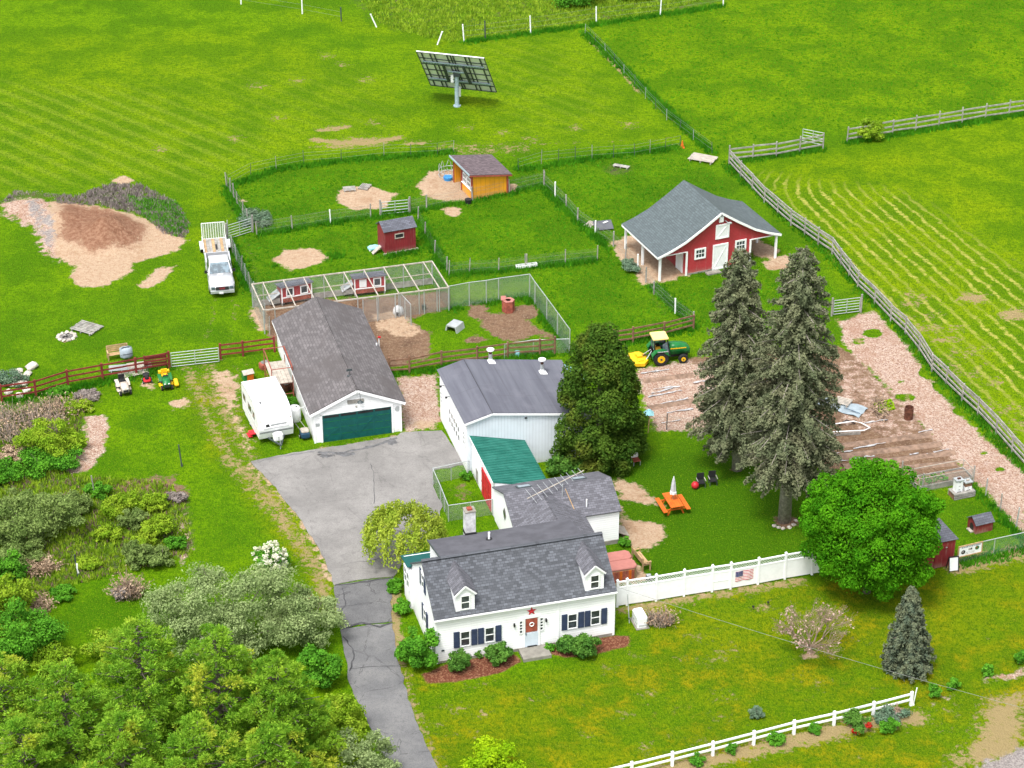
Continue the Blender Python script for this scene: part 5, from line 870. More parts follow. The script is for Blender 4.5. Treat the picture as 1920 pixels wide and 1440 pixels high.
bush('white_flowering_shrub', 'shrub covered in cream white blossom beside the driveway', 508, 1072, 1.25, 1.1, 1.9, 2600, .1, 'leaf_green', 20); wf = bpy.data.objects[[o.name for o in bpy.data.objects if o.name.startswith('white_flowering')][0]]; fastmesh('blossom', blobcloud(crown_blobs(1.35, 1.2, 1.1, 1.0, 60, .14, bottom=-.4), 2600, .10, shell=.3, up=.7), 4, 'petal_white', wf)
for lab, x, y, rx, h, lf, n, b_ in (('bright green shrub above the wood-chip path on the left', 95, 850, 2.6, 2.0, 'leaf_yellowgreen', 9000, .24), ('rounded dark green clump in the left thicket', 190 - 110, 880, 2.0, 1.2, 'leaf_green', 5000, .3), ('deep green clump beside the left wood chips', 118, 872, 1.7, 1.1, 'leaf_green', 5000, .3), ('large pale olive shrub at the left edge', 75, 1010, 3.3, 3.1, 'leaf_olive', 15000, .22), ('yellow-green shrub in the middle of the weedy patch', 232, 965, 1.5, 1.5, 'leaf_yellowgreen', 5500, .3), ('bright shrub beside the mulched strip', 300, 1005, 1.0, 1.5, 'leaf_yellowgreen', 3800, .3), ('olive shrub behind the thicket on the left', 262, 1060, 1.1, 1.8, 'leaf_olive', 4500, .3), ('small green shrub left of the grass strip', 292, 955, 1.0, 1.1, 'leaf_yellowgreen', 3000, .3), ('leafy green tree mass at the left edge above the pines', 40, 1245, 2.9, 3.9, 'leaf_green', 14000, .24), ('yellow-green young tree at the far left edge', 20, 1150, 1.8, 2.6, 'leaf_yellowgreen', 7000, .26), ('mid green bush right of the left edge trees', 105, 1265, 1.5, 1.9, 'leaf_yellowgreen', 5000, .28), ('dark shrub below the pale olive shrub', 35, 1060, 1.6, 1.4, 'leaf_olive', 4500, .3)): bush('thicket_shrub', lab, x, y, rx, rx * .85, h, n, .115, lf, 26, b_, 'shrubs of the left thicket', .25)
_lab = ['small', 'leafy', 'low', 'rounded', 'loose', 'spreading']; _pos = ['near the left frame edge', 'below the red fence', 'beside the pale olive shrub', 'in the middle of the weeds', 'by the mulched strip', 'above the wide willow thicket', 'beside the dry grass clumps', 'next to the steel post', 'left of the grass strip', 'behind the near pines']
for k, (x, y, r_, h, lf) in enumerate(((15, 900, 1.5, 1.3, 'leaf_green'), (150, 770, 1.1, .7, 'leaf_yellowgreen'), (145, 960, 1.2, 1.3, 'leaf_olive'), (200, 1010, 1.0, .8, 'leaf_yellowgreen'), (330, 1030, .8, .9, 'leaf_green'), (275, 1020, .9, 1.2, 'leaf_yellowgreen'), (120, 1120, .9, .7, 'leaf_green'), (170, 1060, .9, .6, 'leaf_yellowgreen'), (330, 940, .8, .6, 'leaf_mauve'), (15, 1080, 1.6, 1.6, 'leaf_green'), (60, 1200, 1.4, 1.6, 'leaf_yellowgreen'), (185, 930, .9, .9, 'leaf_green'), (110, 740, .9, .5, 'leaf_green'), (250, 990, 1.0, 1.4, 'leaf_olive'), (300, 1060, 1.0, 1.3, 'leaf_olive'), (25, 980, 1.8, 2.2, 'leaf_olive'), (230, 1120, .7, .6, 'leaf_mauve'), (165, 745, 1.0, .35, 'leaf_mauve'), (30, 860, 1.2, .9, 'leaf_dry'))):
    bush('thicket_shrub', _lab[k % 6] + ' ' + {'leaf_green': 'deep green', 'leaf_yellowgreen': 'yellow-green', 'leaf_olive': 'grey olive', 'leaf_mauve': 'purplish grey', 'leaf_dry': 'tan dry'}[lf] + ' bush ' + (_pos[(k * 3) % 10] if k != 1 else 'at the upper end of the left wood chips'), x, y, r_, r_ * .85, h, int(1500 + 2200 * r_), .11, lf, 20, .28, 'shrubs of the left thicket', .2)
def twigs(name, label, px, py, rx, ry, h, n, mat, cat='brush', curl=.3):
    o = thing(name, label, cat, G(px, py)); V = []
    for k in range(n):
        a = random.uniform(0, 6.28); r_ = math.sqrt(random.random()); x, y = rx * r_ * math.cos(a), ry * r_ * math.sin(a); d = Vector((random.gauss(0, .6), random.gauss(0, .6), 1)).normalized(); L_ = h * random.uniform(.5, 1.2); p0 = Vector((x, y, 0)); p1 = p0 + d * L_ * .6; p2 = p1 + (d + Vector((random.gauss(0, curl), random.gauss(0, curl), -curl))).normalized() * L_ * .5; s = Vector((d.y, -d.x, .2)).normalized() * .022
        V += [p0 - s, p0 + s, p1 + s, p1 - s, p1 - s, p1 + s, p2 + s * .3, p2 - s * .3]
    fastmesh('stalks', np.array([tuple(v) for v in V]), 4, mat, o); fastmesh('dead_leaves', leaves(np.array([tuple(V[i]) for i in range(6, len(V), 8)]), np.tile([0, 0, 1.], (len(V) // 8, 1)), .09, 2), 4, 'leaf_dry', o); return o
twigs('dead_brush', 'tangled dry brown brush beside the left wood chips', 45, 805, 2.9, 2.2, 1.2, 900, 'twig_pale'); twigs('dead_brush', 'low heap of bare pinkish twigs below the red fence', 115, 770, 1.8, 1.0, .8, 300, 'twig'); twigs('dry_grass_clump', 'tan clump of dry grass leaning over in the weeds', 80, 1070, .9, .6, .9, 350, 'leaf_dry', 'grass clump', .6); twigs('dry_grass_clump', 'second tan dry grass clump lower down the weeds', 72, 1140, .8, 1.0, .7, 300, 'leaf_dry', 'grass clump', .6)
twigs('bare_shrub', 'bare brownish shrub beside the white utility box', 1238, 1168, .75, .6, .75, 260, 'twig_pale', 'shrub'); twigs('bare_shrub', 'dark bare twigs by the far rail of the vegetable garden', 1650, 768, .5, 1.6, .4, 200, 'twig', 'shrub'); twigs('bare_shrub', 'bare shrub standing in the weeds left of the thicket', 245, 1115, .8, .8, 1.1, 260, 'twig', 'shrub')
# foundation planting
for nm, lab, x, y, rx, h, lf, n, sz in (('leafy_shrub', 'tall glossy shrub at the left corner of the farmhouse', 788, 1248, 1.3, 2.5, 'leaf_green', 7500, .13), ('clipped_shrub', 'round clipped bush under the left front windows', 863, 1258, .78, 1.25, 'leaf_laurel', 4200, .09), ('rhododendron', 'loose rhododendron left of the front door', 938, 1240, .88, 1.2, 'leaf_laurel', 3200, .13), ('small_shrub', 'tiny bush between the two left front shrubs', 897, 1234, .25, .55, 'leaf_laurel', 500, .08), ('small_shrub', 'low green bush right of the front step', 1030, 1218, .34, .45, 'leaf_green', 700, .09), ('rhododendron', 'large rhododendron under the right front windows', 1100, 1226, .98, 1.55, 'leaf_laurel', 4600, .13), ('rhododendron', 'lower rhododendron with pale tips right of the door', 1067, 1222, .75, 1.15, 'leaf_laurel', 2600, .13), ('green_shrub', 'narrow green shrub along the left wall of the farmhouse', 752, 1150, .6, .9, 'leaf_green', 2200, .11), ('green_shrub', 'dark shrub by the rear porch of the farmhouse', 742, 1108, .55, .8, 'leaf_green', 1800, .11), ('green_shrub', 'little dark bush at the wing corner', 1172, 1022, .45, .6, 'leaf_green', 1200, .1), ('lime_shrub', 'bright lime yellow bush at the bottom edge', 925, 1462, 1.75, 2.1, 'leaf_lime', 8500, .11)): bush(nm, lab, x, y, rx, rx, h, n, sz, lf, 18, .32)
tw = bush('green_shrub', 'dark leafy hedge below the cedar along the workshop', 1060, 888, 1.6, .9, 1.1, 3500, .13, 'leaf_laurel', 16); bush('green_shrub', 'dark undergrowth spreading right beneath the cedar', 1120, 885, 1.5, .8, .7, 2600, .12, 'leaf_laurel', 14); bush('green_shrub', 'olive shrub growing through the upper grey fence', 1630, 262, 1.35, 1.1, 1.9, 4200, .11, 'leaf_yellowgreen', 20); bush('grey_shrub', 'grey-green shrub at the left front of the red barn', 1180, 505, 1.0, 1.0, .8, 2400, .11, 'leaf_grey', 14); bush('grey_shrub', 'low sprawling grey-green weeds inside the paddock gate', 478, 415, 1.7, 1.6, .6, 3000, .11, 'leaf_grey', 18)
bush('grey_shrub', 'blue-green cushion of foliage by the white rocks', 16, 722, 1.3, 1.1, .9, 2600, .11, 'leaf_grey', 14); bush('green_shrub', 'dark shrub at the top edge above the far fence', 1080, 8, 3.2, 1.8, 2.2, 5000, .16, 'leaf_green', 20); bush('green_shrub', 'leafy shrub at the top edge right of the dark one', 1190, 0, 1.9, 1.2, 1.6, 2500, .16, 'leaf_yellowgreen', 14); bush('green_shrub', 'weed clump inside the yard by the red doors', 874, 900, .5, .4, .7, 900, .1, 'leaf_green', 10)
# clumps along the low white fence
for lab, x, y, r_, h, lf in (('small round green clump at the left of the low fence', 1308, 1432, .42, .6, 'leaf_green'), ('second green clump along the low fence', 1372, 1412, .36, .6, 'leaf_green'), ('wide green clump by the third fence post', 1455, 1391, .55, .6, 'leaf_green'), ('green clump between two middle fence posts', 1530, 1373, .42, .55, 'leaf_green'), ('dark azalea with red flowers by the low white fence', 1605, 1365, .85, 1.1, 'leaf_laurel'), ('bright green daylily clump near the fence end', 1668, 1373, .62, .8, 'leaf_green'), ('grey-green spreading plants round the stump planter', 1672, 1345, 1.1, .5, 'leaf_grey'), ('fresh green shrub just past the low fence end', 1750, 1306, .42, .9, 'leaf_green'), ('green shrub second from the fence end', 1787, 1292, .42, .7, 'leaf_green'), ('green shrub before the right edge bed', 1851, 1266, .38, .7, 'leaf_green'), ('green shrub at the right edge bed', 1912, 1244, .5, .8, 'leaf_green'), ('pale grassy tuft on the lawn above the low fence', 1415, 1344, .5, .6, 'leaf_grey')):
    o = bush('garden_clump', lab, x, y, r_, r_, h, int(900 + 1600 * r_), .1, lf, 12, .36, 'clumps along the low white fence', .3, 'plant')
    if 'azalea' in lab: fastmesh('red_flowers', blobcloud([(-.1, -.75, .35, .25, .2, .2), (.6, -.45, .5, .2, .2, .2), (-.3, -.6, .3, .15, .15, .15)], 500, .07, shell=.5), 4, 'petal_red', o)['kind'] = 'stuff'
# --- grass that stands tall along fences, and field tufts (nobody could count these)
def grassy(P_):
    ix = np.clip(np.searchsorted(gx, P_[:, 0]), 0, nx - 1); iy = np.clip(np.searchsorted(gy, P_[:, 1]), 0, ny - 1); k = iy * nx + ix
    return P_[(W['sand'][k] < .35) & (W['soil'][k] < .4) & (W['mulch'][k] < .4)]
def tufts(name, P_, h, mat, label, wd=.035, n=5):
    if name != 'weed_cover': P_ = grassy(P_)
    P_ = np.repeat(P_, n, 0); k = len(P_); base = np.column_stack([P_ + rng.normal(0, .09, (k, 2)), np.zeros(k)]); hh = h * rng.uniform(.5, 1.2, k); a = rng.uniform(0, 6.28, k); ln = rng.uniform(.1, .6, k) * hh; b = rng.uniform(0, 6.28, k)
    s = np.stack([np.cos(b), np.sin(b), np.zeros(k)], 1) * wd * rng.uniform(.6, 1.6, k)[:, None]; tip = base + np.stack([np.cos(a) * ln, np.sin(a) * ln, hh], 1); o = fastmesh(name, np.stack([base - s, base + s, tip], 1).reshape(-1, 3), 3, mat, None, 'stuff'); return tag(o, label, 'grass')
def line_pts(pts, dens, spread):
    Q = GV(pts); out = []
    for i in range(len(Q) - 1): L_ = np.hypot(*(Q[i + 1] - Q[i])); n = int(L_ * dens); out.append(Q[i] + (Q[i + 1] - Q[i]) * rng.random((n, 1)) + rng.normal(0, spread, (n, 2)))
    return np.concatenate(out)
FL = [[(426, 352), (518, 318), (640, 303), (850, 285)], [(972, 320), (1110, 298), (1275, 276)], [(482, 440), (620, 418), (766, 399), (955, 362), (1020, 348)], [(784, 412), (838, 510)], [(1020, 350), (1083, 416), (1196, 508), (1300, 612)], [(842, 516), (985, 503), (1120, 488)], [(425, 352), (465, 420)], [(428, 450), (470, 548)], [(843, 580), (993, 557), (1068, 662)], [(1150, 648), (1300, 618)], [(730, 705), (1040, 665)], [(870, 80), (1118, 46), (1356, 12)], [(1097, 62), (1335, 288)], [(1367, 306), (1543, 280)], [(1588, 269), (1935, 212)], [(4, 756), (318, 693)], [(1824, 908), (1925, 1015)], [(510, 500), (640, 480)], [(720, 482), (790, 470)], [(1797, 1060), (1935, 1028)]]
tufts('tall_grass', np.concatenate([line_pts(q, 46, .3) for q in FL]), .34, 'grass_tall', 'tall dark green grass left uncut along the fence lines')
tufts('tall_grass', line_pts([(1367, 312), (1560, 480), (1697, 630), (1833, 782), (1935, 895)], 40, .35), .3, 'grass_tall', 'tall grass under the long diagonal rail fence')
def area_pts(pts, n):
    Q = GV(pts); lo, hi = Q.min(0), Q.max(0); p = lo + (hi - lo) * rng.random((n * 3, 2)); ins = np.zeros(len(p), bool)
    for i in range(len(Q)):
        a, b = Q[i], Q[(i + 1) % len(Q)]; ins ^= ((a[1] > p[:, 1]) != (b[1] > p[:, 1])) & (p[:, 0] < a[0] + (p[:, 1] - a[1]) / (b[1] - a[1] + 1e-12) * (b[0] - a[0]))
    return p[ins][:n]
wp = area_pts([(-40, 770), (160, 770), (120, 890), (320, 905), (350, 960), (360, 1040), (90, 1110), (80, 1240), (-40, 1240)], 5200); tufts('weed_cover', wp, .32, 'leaf_yellowgreen', 'rough green weeds covering the left thicket floor', .05); tufts('weed_cover', area_pts([(-40, 770), (160, 770), (120, 890), (320, 905), (350, 960), (360, 1040), (90, 1110), (80, 1240), (-40, 1240)], 1300), .25, 'leaf_bud', 'dry tan stalks mixed through the left thicket floor', .04)
tufts('weed_cover', area_pts([(0, 380), (30, 358), (140, 369), (205, 346), (262, 346), (330, 380), (355, 420), (346, 446), (305, 438), (270, 405), (190, 386)], 1500), .25, 'leaf_mauve', 'purplish grey weeds ringing the wood-chip heap', .05); tufts('weed_cover', area_pts([(650, -30), (1400, -30), (1238, 28), (995, 62), (840, 80), (720, 50)], 5200), 0.3, 'leaf_yellowgreen', 'rough mixed weeds beyond the far fence', .06); tufts('weed_cover', area_pts([(230, 368), (330, 380), (355, 425), (330, 445), (280, 415)], 700), .3, 'leaf_green', 'green weeds at the right of the wood-chip heap', .05)
tufts('field_grass', area_pts([(430, 330), (1290, 280), (1600, 580), (1290, 615), (1070, 640), (990, 530), (470, 530)], 9000), .11, 'grass_tall', 'lush paddock grass standing in tufts', .04, 4); tufts('field_grass', area_pts([(1120, 60), (1360, 12), (1930, -20), (1930, 190), (1600, 240), (1345, 280)], 5000), .09, 'grass_tall', 'uneven grass of the upper right field', .05, 4)
# ------------------------------------------------------------------ vehicles and machines
def wheel(parent, c, r, w_, rim='galv', rr=.58):
    s = 1 if c[0] > 0 else -1; o = sub(parent, 'wheel', c); MB().tube([(-w_ / 2, 0, 0), (-w_ * .35, 0, 0), (w_ * .35, 0, 0), (w_ / 2, 0, 0)], [r * .9, r, r, r * .9], 16).build(o, 'tyre', 'black_rubber'); MB().tube([(s * w_ * .3, 0, 0), (s * (w_ / 2 + .015), 0, 0)], [r * rr, r * rr * .95], 12).build(o, 'rim', rim); MB().tube([(s * w_ * .3, 0, 0), (s * (w_ / 2 + .04), 0, 0)], [r * .16, r * .14], 8).build(o, 'hub', 'dark_metal'); return o
def rbox(w_, l_, z0, z1, y0, ins=.1, taper=.06):
    """box with chamfered top and corners as loft rings in z"""
    def ring(w2, ya, yb, z, c): return [(-w2 + c, ya, z), (w2 - c, ya, z), (w2, ya + c, z), (w2, yb - c, z), (w2 - c, yb, z), (-w2 + c, yb, z), (-w2, yb - c, z), (-w2, ya + c, z)]
    return MB().loft([ring(w_ / 2 - .02, y0 + .02, y0 + l_ - .02, z0, ins), ring(w_ / 2, y0, y0 + l_, z0 + .08, ins), ring(w_ / 2, y0, y0 + l_, z1 - .08, ins), ring(w_ / 2 - taper, y0 + taper, y0 + l_ - taper, z1, ins)])
ft = G(418, 558, 0); tr_rot = R(-169.5); fwd = Vector((-math.sin(tr_rot), math.cos(tr_rot), 0)); tk = thing('pickup_truck', 'silver white pickup truck with trailer parked on the grass, front to camera', 'pickup', ft - fwd * 2.85, tr_rot)
m = MB(); sec = []
for y, w_, zt, zb in ((.75, .97, 1.17, .45), (1.6, .98, 1.15, .45), (2.45, .97, 1.07, .45), (2.8, .90, 1.0, .5), (2.9, .84, .9, .55)): sec.append([(-w_, y, zb), (w_, y, zb), (w_, y, zt - .22), (w_ - .1, y, zt - .03), (w_ * .45, y, zt), (-w_ * .45, y, zt), (-w_ + .1, y, zt - .03), (-w_, y, zt - .22)])
m.loft(sec); m.build(tk, 'hood', 'silver_paint', True); bx(tk, 'cab_body', 'silver_paint', (0, -.2, .78), (1.94, 1.9, .72))
MB().loft([[(-.95, -1.12, 1.1), (.95, -1.12, 1.1), (.95, .92, 1.1), (-.95, .92, 1.1)], [(-.76, -.98, 1.82), (.76, -.98, 1.82), (.76, .12, 1.82), (-.76, .12, 1.82)], [(-.66, -.88, 1.88), (.66, -.88, 1.88), (.66, .0, 1.88), (-.66, .0, 1.88)]]).build(tk, 'cab_roof', 'silver_paint')
mesh(tk, 'windshield', 'windscreen', [(-.84, .885, 1.16), (.84, .885, 1.16), (.7, .22, 1.78), (-.7, .22, 1.78)], [(0, 1, 2, 3)])
for s in (-1, 1):
    for a, b in ((-.95, -.2), (-.12, .66)): mesh(tk, 'side_window', 'glass', [(s * .945, a, 1.16), (s * .945, b, 1.16), (s * .80, b - (.28 if b > .5 else 0), 1.72), (s * .80, a + .03, 1.72)], [(0, 1, 2, 3)])
    bx(tk, 'bed_side', 'silver_paint', (s * .93, -1.98, .83), (.12, 1.75, .76)); q = sub(tk, 'mirror', (s * 1.1, .62, 1.22)); bx(q, 'mirror_head', 'dark', (0, 0, 0), (.2, .1, .22)); bx(q, 'mirror_arm', 'dark', (-s * .1, 0, -.06), (.14, .05, .05))
    bx(tk, 'headlight', 'windscreen', (s * .7, 2.87, .86), (.3, .1, .2)); wheel(tk, (s * .86, 1.85, .4), .4, .26); wheel(tk, (s * .86, -1.75, .4), .4, .26); bx(tk, 'wheel_flare', 'silver_paint', (s * .965, 1.85, .86), (.05, 1.0, .12)); bx(tk, 'door_handle', 'dark', (s * .98, -.1, .98), (.02, .14, .04))
bx(tk, 'bed_floor', 'dark', (0, -1.98, .6), (1.76, 1.75, .06)); bx(tk, 'tailgate', 'silver_paint', (0, -2.86, .83), (1.9, .08, .7)); bx(tk, 'bed_front', 'silver_paint', (0, -1.15, .85), (1.76, .05, .68)); bx(tk, 'front_bumper', 'galv', (0, 2.93, .56), (1.84, .14, .2)); bx(tk, 'rear_bumper', 'galv', (0, -2.98, .5), (1.8, .12, .18))
bx(tk, 'grille', 'grille', (0, 2.9, .84), (1.02, .08, .26)); lettering(tk, 'grille_letters', 'flag_red', 'GMC', .2, (0, 2.948, .84), (math.pi / 2, 0, math.pi)); q = bx(tk, 'licence_plate', 'white_metal', (.1, 3.01, .5), (.32, .02, .16)); bx(tk, 'hood_scoop', 'fabric_grey', (0, 1.12, 1.165), (.46, .28, .05))
for nm, m_, c_i, s_ in (('bundle', 'aqua_plastic', (-.35, -1.6, .85), (.5, .5, .45)), ('crate', 'grille', (.5, -1.7, .8), (.6, .5, .35)), ('white_bag', 'white_metal', (-.6, -1.4, .78), (.4, .4, .3))): 
    g_ = tk.matrix_basis @ Vector(c_i); q = thing('truck_load_' + nm if False else nm, {'bundle': 'pale blue bundle lying in the pickup bed', 'crate': 'dark crate in the pickup bed behind the cab', 'white_bag': 'white bag in the corner of the pickup bed'}[nm], nm.replace('_', ' '), g_ - Vector((0, 0, .22)), tr_rot + .3); rbox(s_[0], s_[1], 0, s_[2], -s_[1] / 2, .12, .08).build(q, 'load_body', m_, True); bx(q, 'load_strap', 'dark', (0, 0, s_[2] + .004), (s_[0] * .8, .04, .012))
q = thing('bucket', 'round white bucket standing in the pickup bed', 'bucket', tk.matrix_basis @ Vector((.12, -1.75, .63)), 0); MB().tube([(0, 0, 0), (0, 0, .36)], [.2, .25], 14).build(q, 'pail', 'white_metal'); MB().tube([(0, 0, .362), (0, 0, .37)], [.21, .21], 14).build(q, 'inside', 'fabric_grey')
tl = thing('utility_trailer', 'small white utility trailer with raised mesh ramp behind the pickup', 'trailer', ft - fwd * 8.15, tr_rot)
for k in range(8): bx(tl, 'deck_plank', 'tan_wood' if k % 3 == 1 else 'grey_wood', (-.79 + k * .226, 0, .55), (.215, 2.7, .05))
for s in (-1, 1): bx(tl, 'side_rail', 'white_metal', (s * .94, 0, .78), (.06, 2.75, .06)); bx(tl, 'side_beam', 'white_metal', (s * .94, 0, .54), (.06, 2.75, .1)); wheel(tl, (s * 1.1, -.2, .32), .32, .2, 'white_metal'); bx(tl, 'fender', 'white_metal', (s * 1.1, -.2, .72), (.26, .95, .06)); bx(tl, 'fender_front', 'white_metal', (s * 1.1, .27, .6), (.26, .06, .26)); bar(tl, 'tongue', 'white_metal', (s * .5, 1.35, .5), (0, 2.5, .5), .07, .07)
for s in (-1, 1):
    for y in (-1.3, 1.3): bx(tl, 'stake', 'white_metal', (s * .94, y, .66), (.05, .05, .26))
rp = sub(tl, 'ramp_gate', (0, -1.38, .55), (R(10), 0, 0)); [bx(rp, 'ramp_frame', 'white_metal', (s * .92, 0, .68), (.05, .05, 1.36)) for s in (-1, 1)]; [bx(rp, 'ramp_frame', 'white_metal', (0, 0, z), (1.84, .05, .05)) for z in (.02, 1.34)]; [bx(rp, 'ramp_slat', 'white_metal', (-.78 + k * .195, 0, .68), (.03, .03, 1.3)) for k in range(9)]; mesh(rp, 'ramp_mesh', 'chain_link', [(-.9, 0, .04), (.9, 0, .04), (.9, 0, 1.32), (-.9, 0, 1.32)], [(0, 1, 2, 3)]); bx(tl, 'strap_heap', 'dark', (-.1, .3, .6), (.14, .9, .05))
# camper
fr_ = G(519, 820, .45); re_ = G(483.5, 710, 2.62); dd = Vector((fr_.x - re_.x, fr_.y - re_.y, 0)); Lc = dd.length; dd.normalize(); crot = math.atan2(dd.y, dd.x) - math.pi / 2; cam_ = thing('travel_trailer', 'white travel trailer with sloping front parked beside the garage', 'camper', Vector((re_.x, re_.y, 0)) + dd * (Lc / 2), crot); h2 = Lc / 2
prof_ = [(-h2, .45), (-h2, 2.55), (-h2 + .12, 2.66), (h2 - 1.75, 2.70), (h2 - .85, 2.48), (h2 - .2, 1.85), (h2, 1.2), (h2 - .05, .8), (h2 - .14, .45)]
MB().prism(prof_, -1.22, 1.22, 'x').build(cam_, 'body', 'white_metal'); fw = sub(cam_, 'front_window'); yA, zA, yB, zB = h2 - .17, 1.78, h2 + .005, 1.28
def fp(x, u, off=.02): return (x, yA + (yB - yA) * u + off, zA + (zB - zA) * u + .006)
mesh(fw, 'window_seal', 'fabric_grey', [fp(-.86, -.02), fp(.86, -.02), fp(.92, .1), fp(.92, .9), fp(.86, 1.02), fp(-.86, 1.02), fp(-.92, .9), fp(-.92, .1)], [tuple(range(8))]); mesh(fw, 'window_cover', 'white_metal', [fp(-.84, .05, .03), fp(.84, .05, .03), fp(.89, .14, .03), fp(.89, .86, .03), fp(.84, .95, .03), fp(-.84, .95, .03), fp(-.89, .86, .03), fp(-.89, .14, .03)], [tuple(range(8))])
for u, x0, x1 in ((.52, -.75, .38), (.64, -.8, .40)): mesh(fw, 'decal_stripe', 'dark_metal', [fp(x0, u, .04), fp(x1, u, .04), fp(x1 - .02, u + .07, .04), fp(x0, u + .07, .04)], [(0, 1, 2, 3)])
mesh(fw, 'decal_logo', 'dark', [fp(.72, .80, .04), fp(.42, .80, .04), fp(.50, .42, .04), fp(.70, .42, .04)], [(0, 1, 2, 3)]); mesh(cam_, 'name_script', 'fabric_grey', [(.32, h2 - .36, 2.02), (-.05, h2 - .36, 2.04), (-.05, h2 - .41, 2.09), (.32, h2 - .41, 2.07)], [(0, 1, 2, 3)])
for z in (1.02, .94): bx(cam_, 'stripe', 'dark_metal', (0, h2 - .0 if z > 1 else h2 - .015, z), (2.36, .02, .025))
for s in (-1, 1):
    for y, l_ in ((-h2 + .7, .7), (-.1, .9), (h2 - 1.4, .5)): q = sub(cam_, 'side_window', (s * 1.225, y, 1.75)); bx(q, 'pane', 'glass', (0, 0, 0), (.015, l_, .5)); bx(q, 'frame', 'galv', (0, 0, .27), (.03, l_ + .06, .04)); bx(q, 'frame', 'galv', (0, 0, -.27), (.03, l_ + .06, .04))
    wheel(cam_, (s * 1.08, -.5, .33), .33, .2, 'white_metal'); bx(cam_, 'side_stripe', 'fabric_grey', (s * 1.225, 0, 1.1), (.012, Lc - .4, .05)); bx(cam_, 'skirt', 'white_metal', (s * 1.2, -.3, .4), (.04, Lc * .6, .12)); bx(cam_, 'roof_edge', 'galv', (s * 1.2, -.6, 2.695), (.04, Lc - 1.9, .03)); bx(cam_, 'marker_lamp', 'tan_wood', (s * 1.08, h2 - .13, 1.86), (.06, .06, .06))
rbox(.95, .75, 2.68, 2.92, -.1, .12, .1).build(cam_, 'air_conditioner', 'white_metal', False, loc=(.15, .2, 0)); rbox(.5, .5, 2.68, 2.78, -.25, .06, .05).build(cam_, 'roof_vent', 'white_metal', loc=(-.6, -.35, 0)); rbox(.55, .5, 2.68, 2.80, -.25, .06, .05).build(cam_, 'roof_vent', 'white_metal', loc=(.35, -1.6, 0)); tube(cam_, 'roof_pipe', 'dark_metal', (0, -.9, 2.68), (0, -.9, 2.8), .03); bx(cam_, 'roof_fitting', 'dark', (.75, 1.15, 2.72), (.09, .14, .08)); rbox(.34, .34, 2.66, 2.78, -.17, .06, .04).build(cam_, 'roof_vent', 'white_metal', loc=(-1.0, .55, 0))
rbox(.68, .5, .5, 1.02, h2 + .12, .1, .07).build(cam_, 'gas_bottle_cover', 'white_metal'); bx(cam_, 'cover_slot', 'dark', (0, h2 + .625, .72), (.03, .02, .22)); [bar(cam_, 'tongue', 'dark_metal', (s * .6, h2 - .2, .45), (0, h2 + 1.15, .45), .09, .09) for s in (-1, 1)]; tube(cam_, 'jack', 'galv', (0, h2 + .95, .05), (0, h2 + .95, .75), .035); q = sub(cam_, 'door_step', (1.4, .9, .2)); bx(q, 'step_tread', 'star_red', (0, 0, .12), (.4, .6, .05)); bx(q, 'step_tread', 'star_red', (.18, 0, -.05), (.3, .6, .05))
# tractor
ra, rb = G(1238.5, 685), G(1281.5, 681); ta = math.atan2((rb - ra).y, (rb - ra).x) - math.pi / 2; tf = Vector((-math.sin(ta), math.cos(ta), 0)); tx = Vector((math.cos(ta), math.sin(ta), 0)); tc = thing('tractor', 'green compact tractor with yellow wheels and pale yellow canopy', 'tractor', ra - tx * .72, ta)
for s in (-1, 1): wheel(tc, (s * .72, 0, .58), .58, .36, 'yellow_paint', .52); wheel(tc, (s * .66, 1.72, .36), .36, .24, 'yellow_paint', .5); MB().prism([(-.62, .55), (-.7, .9), (-.45, 1.2), (.1, 1.28), (.5, 1.12), (.58, .9), (.5, .88), (.1, 1.2), (-.4, 1.12), (-.62, .88)], s * .52, s * .92, 'x').build(tc, 'fender', 'tractor_green'); bx(tc, 'fender_trim', 'galv', (s * .925, .1, 1.22), (.03, .8, .06)); tube(tc, 'front_axle', 'dark', (0, 1.72, .4), (s * .6, 1.72, .4), .06)
m = MB(); m.loft([[(-.36, y, .62), (.36, y, .62), (.38, y, z - .2), (.26, y, z), (-.26, y, z), (-.38, y, z - .2)] for y, z in ((.72, 1.42), (1.2, 1.42), (1.8, 1.34), (2.15, 1.2), (2.28, 1.0))]); m.build(tc, 'hood', 'tractor_green', True); [bx(tc, 'hood_stripe', 'yellow_paint', (s * .39, 1.4, 1.12), (.02, 1.2, .07)) for s in (-1, 1)]; bx(tc, 'chassis', 'dark', (0, .8, .5), (.42, 2.8, .3)); bx(tc, 'grille', 'grille', (0, 2.28, .8), (.6, .06, .4)); bx(tc, 'platform', 'tractor_green', (0, .35, .62), (1.0, .9, .06)); bx(tc, 'seat', 'yellow_paint', (0, -.1, .98), (.5, .5, .14)); bx(tc, 'seat_back', 'yellow_paint', (0, -.34, 1.22), (.48, .12, .42)); tube(tc, 'steering_column', 'dark', (0, .7, .9), (0, .5, 1.35), .04)
MB().tube([(.19 * math.cos(a * .524), .5 + .19 * math.sin(a * .524) * .8, 1.36 - .1 * math.sin(a * .524)) for a in range(13)], .02, 5).build(tc, 'steering_wheel', 'dark')
for s in (-1, 1):
    for y, yt in ((-.42, -.45), (.72, .5)): tube(tc, 'canopy_post', 'dark', (s * .5, y, .7), (s * .52, yt, 2.05), .045)
    mesh(tc, 'cab_curtain', 'windscreen', [(s * .53, .75, .8), (s * .53, .2, .8), (s * .53, .15, 1.6), (s * .53, .55, 1.9)], [(0, 1, 2, 3)])
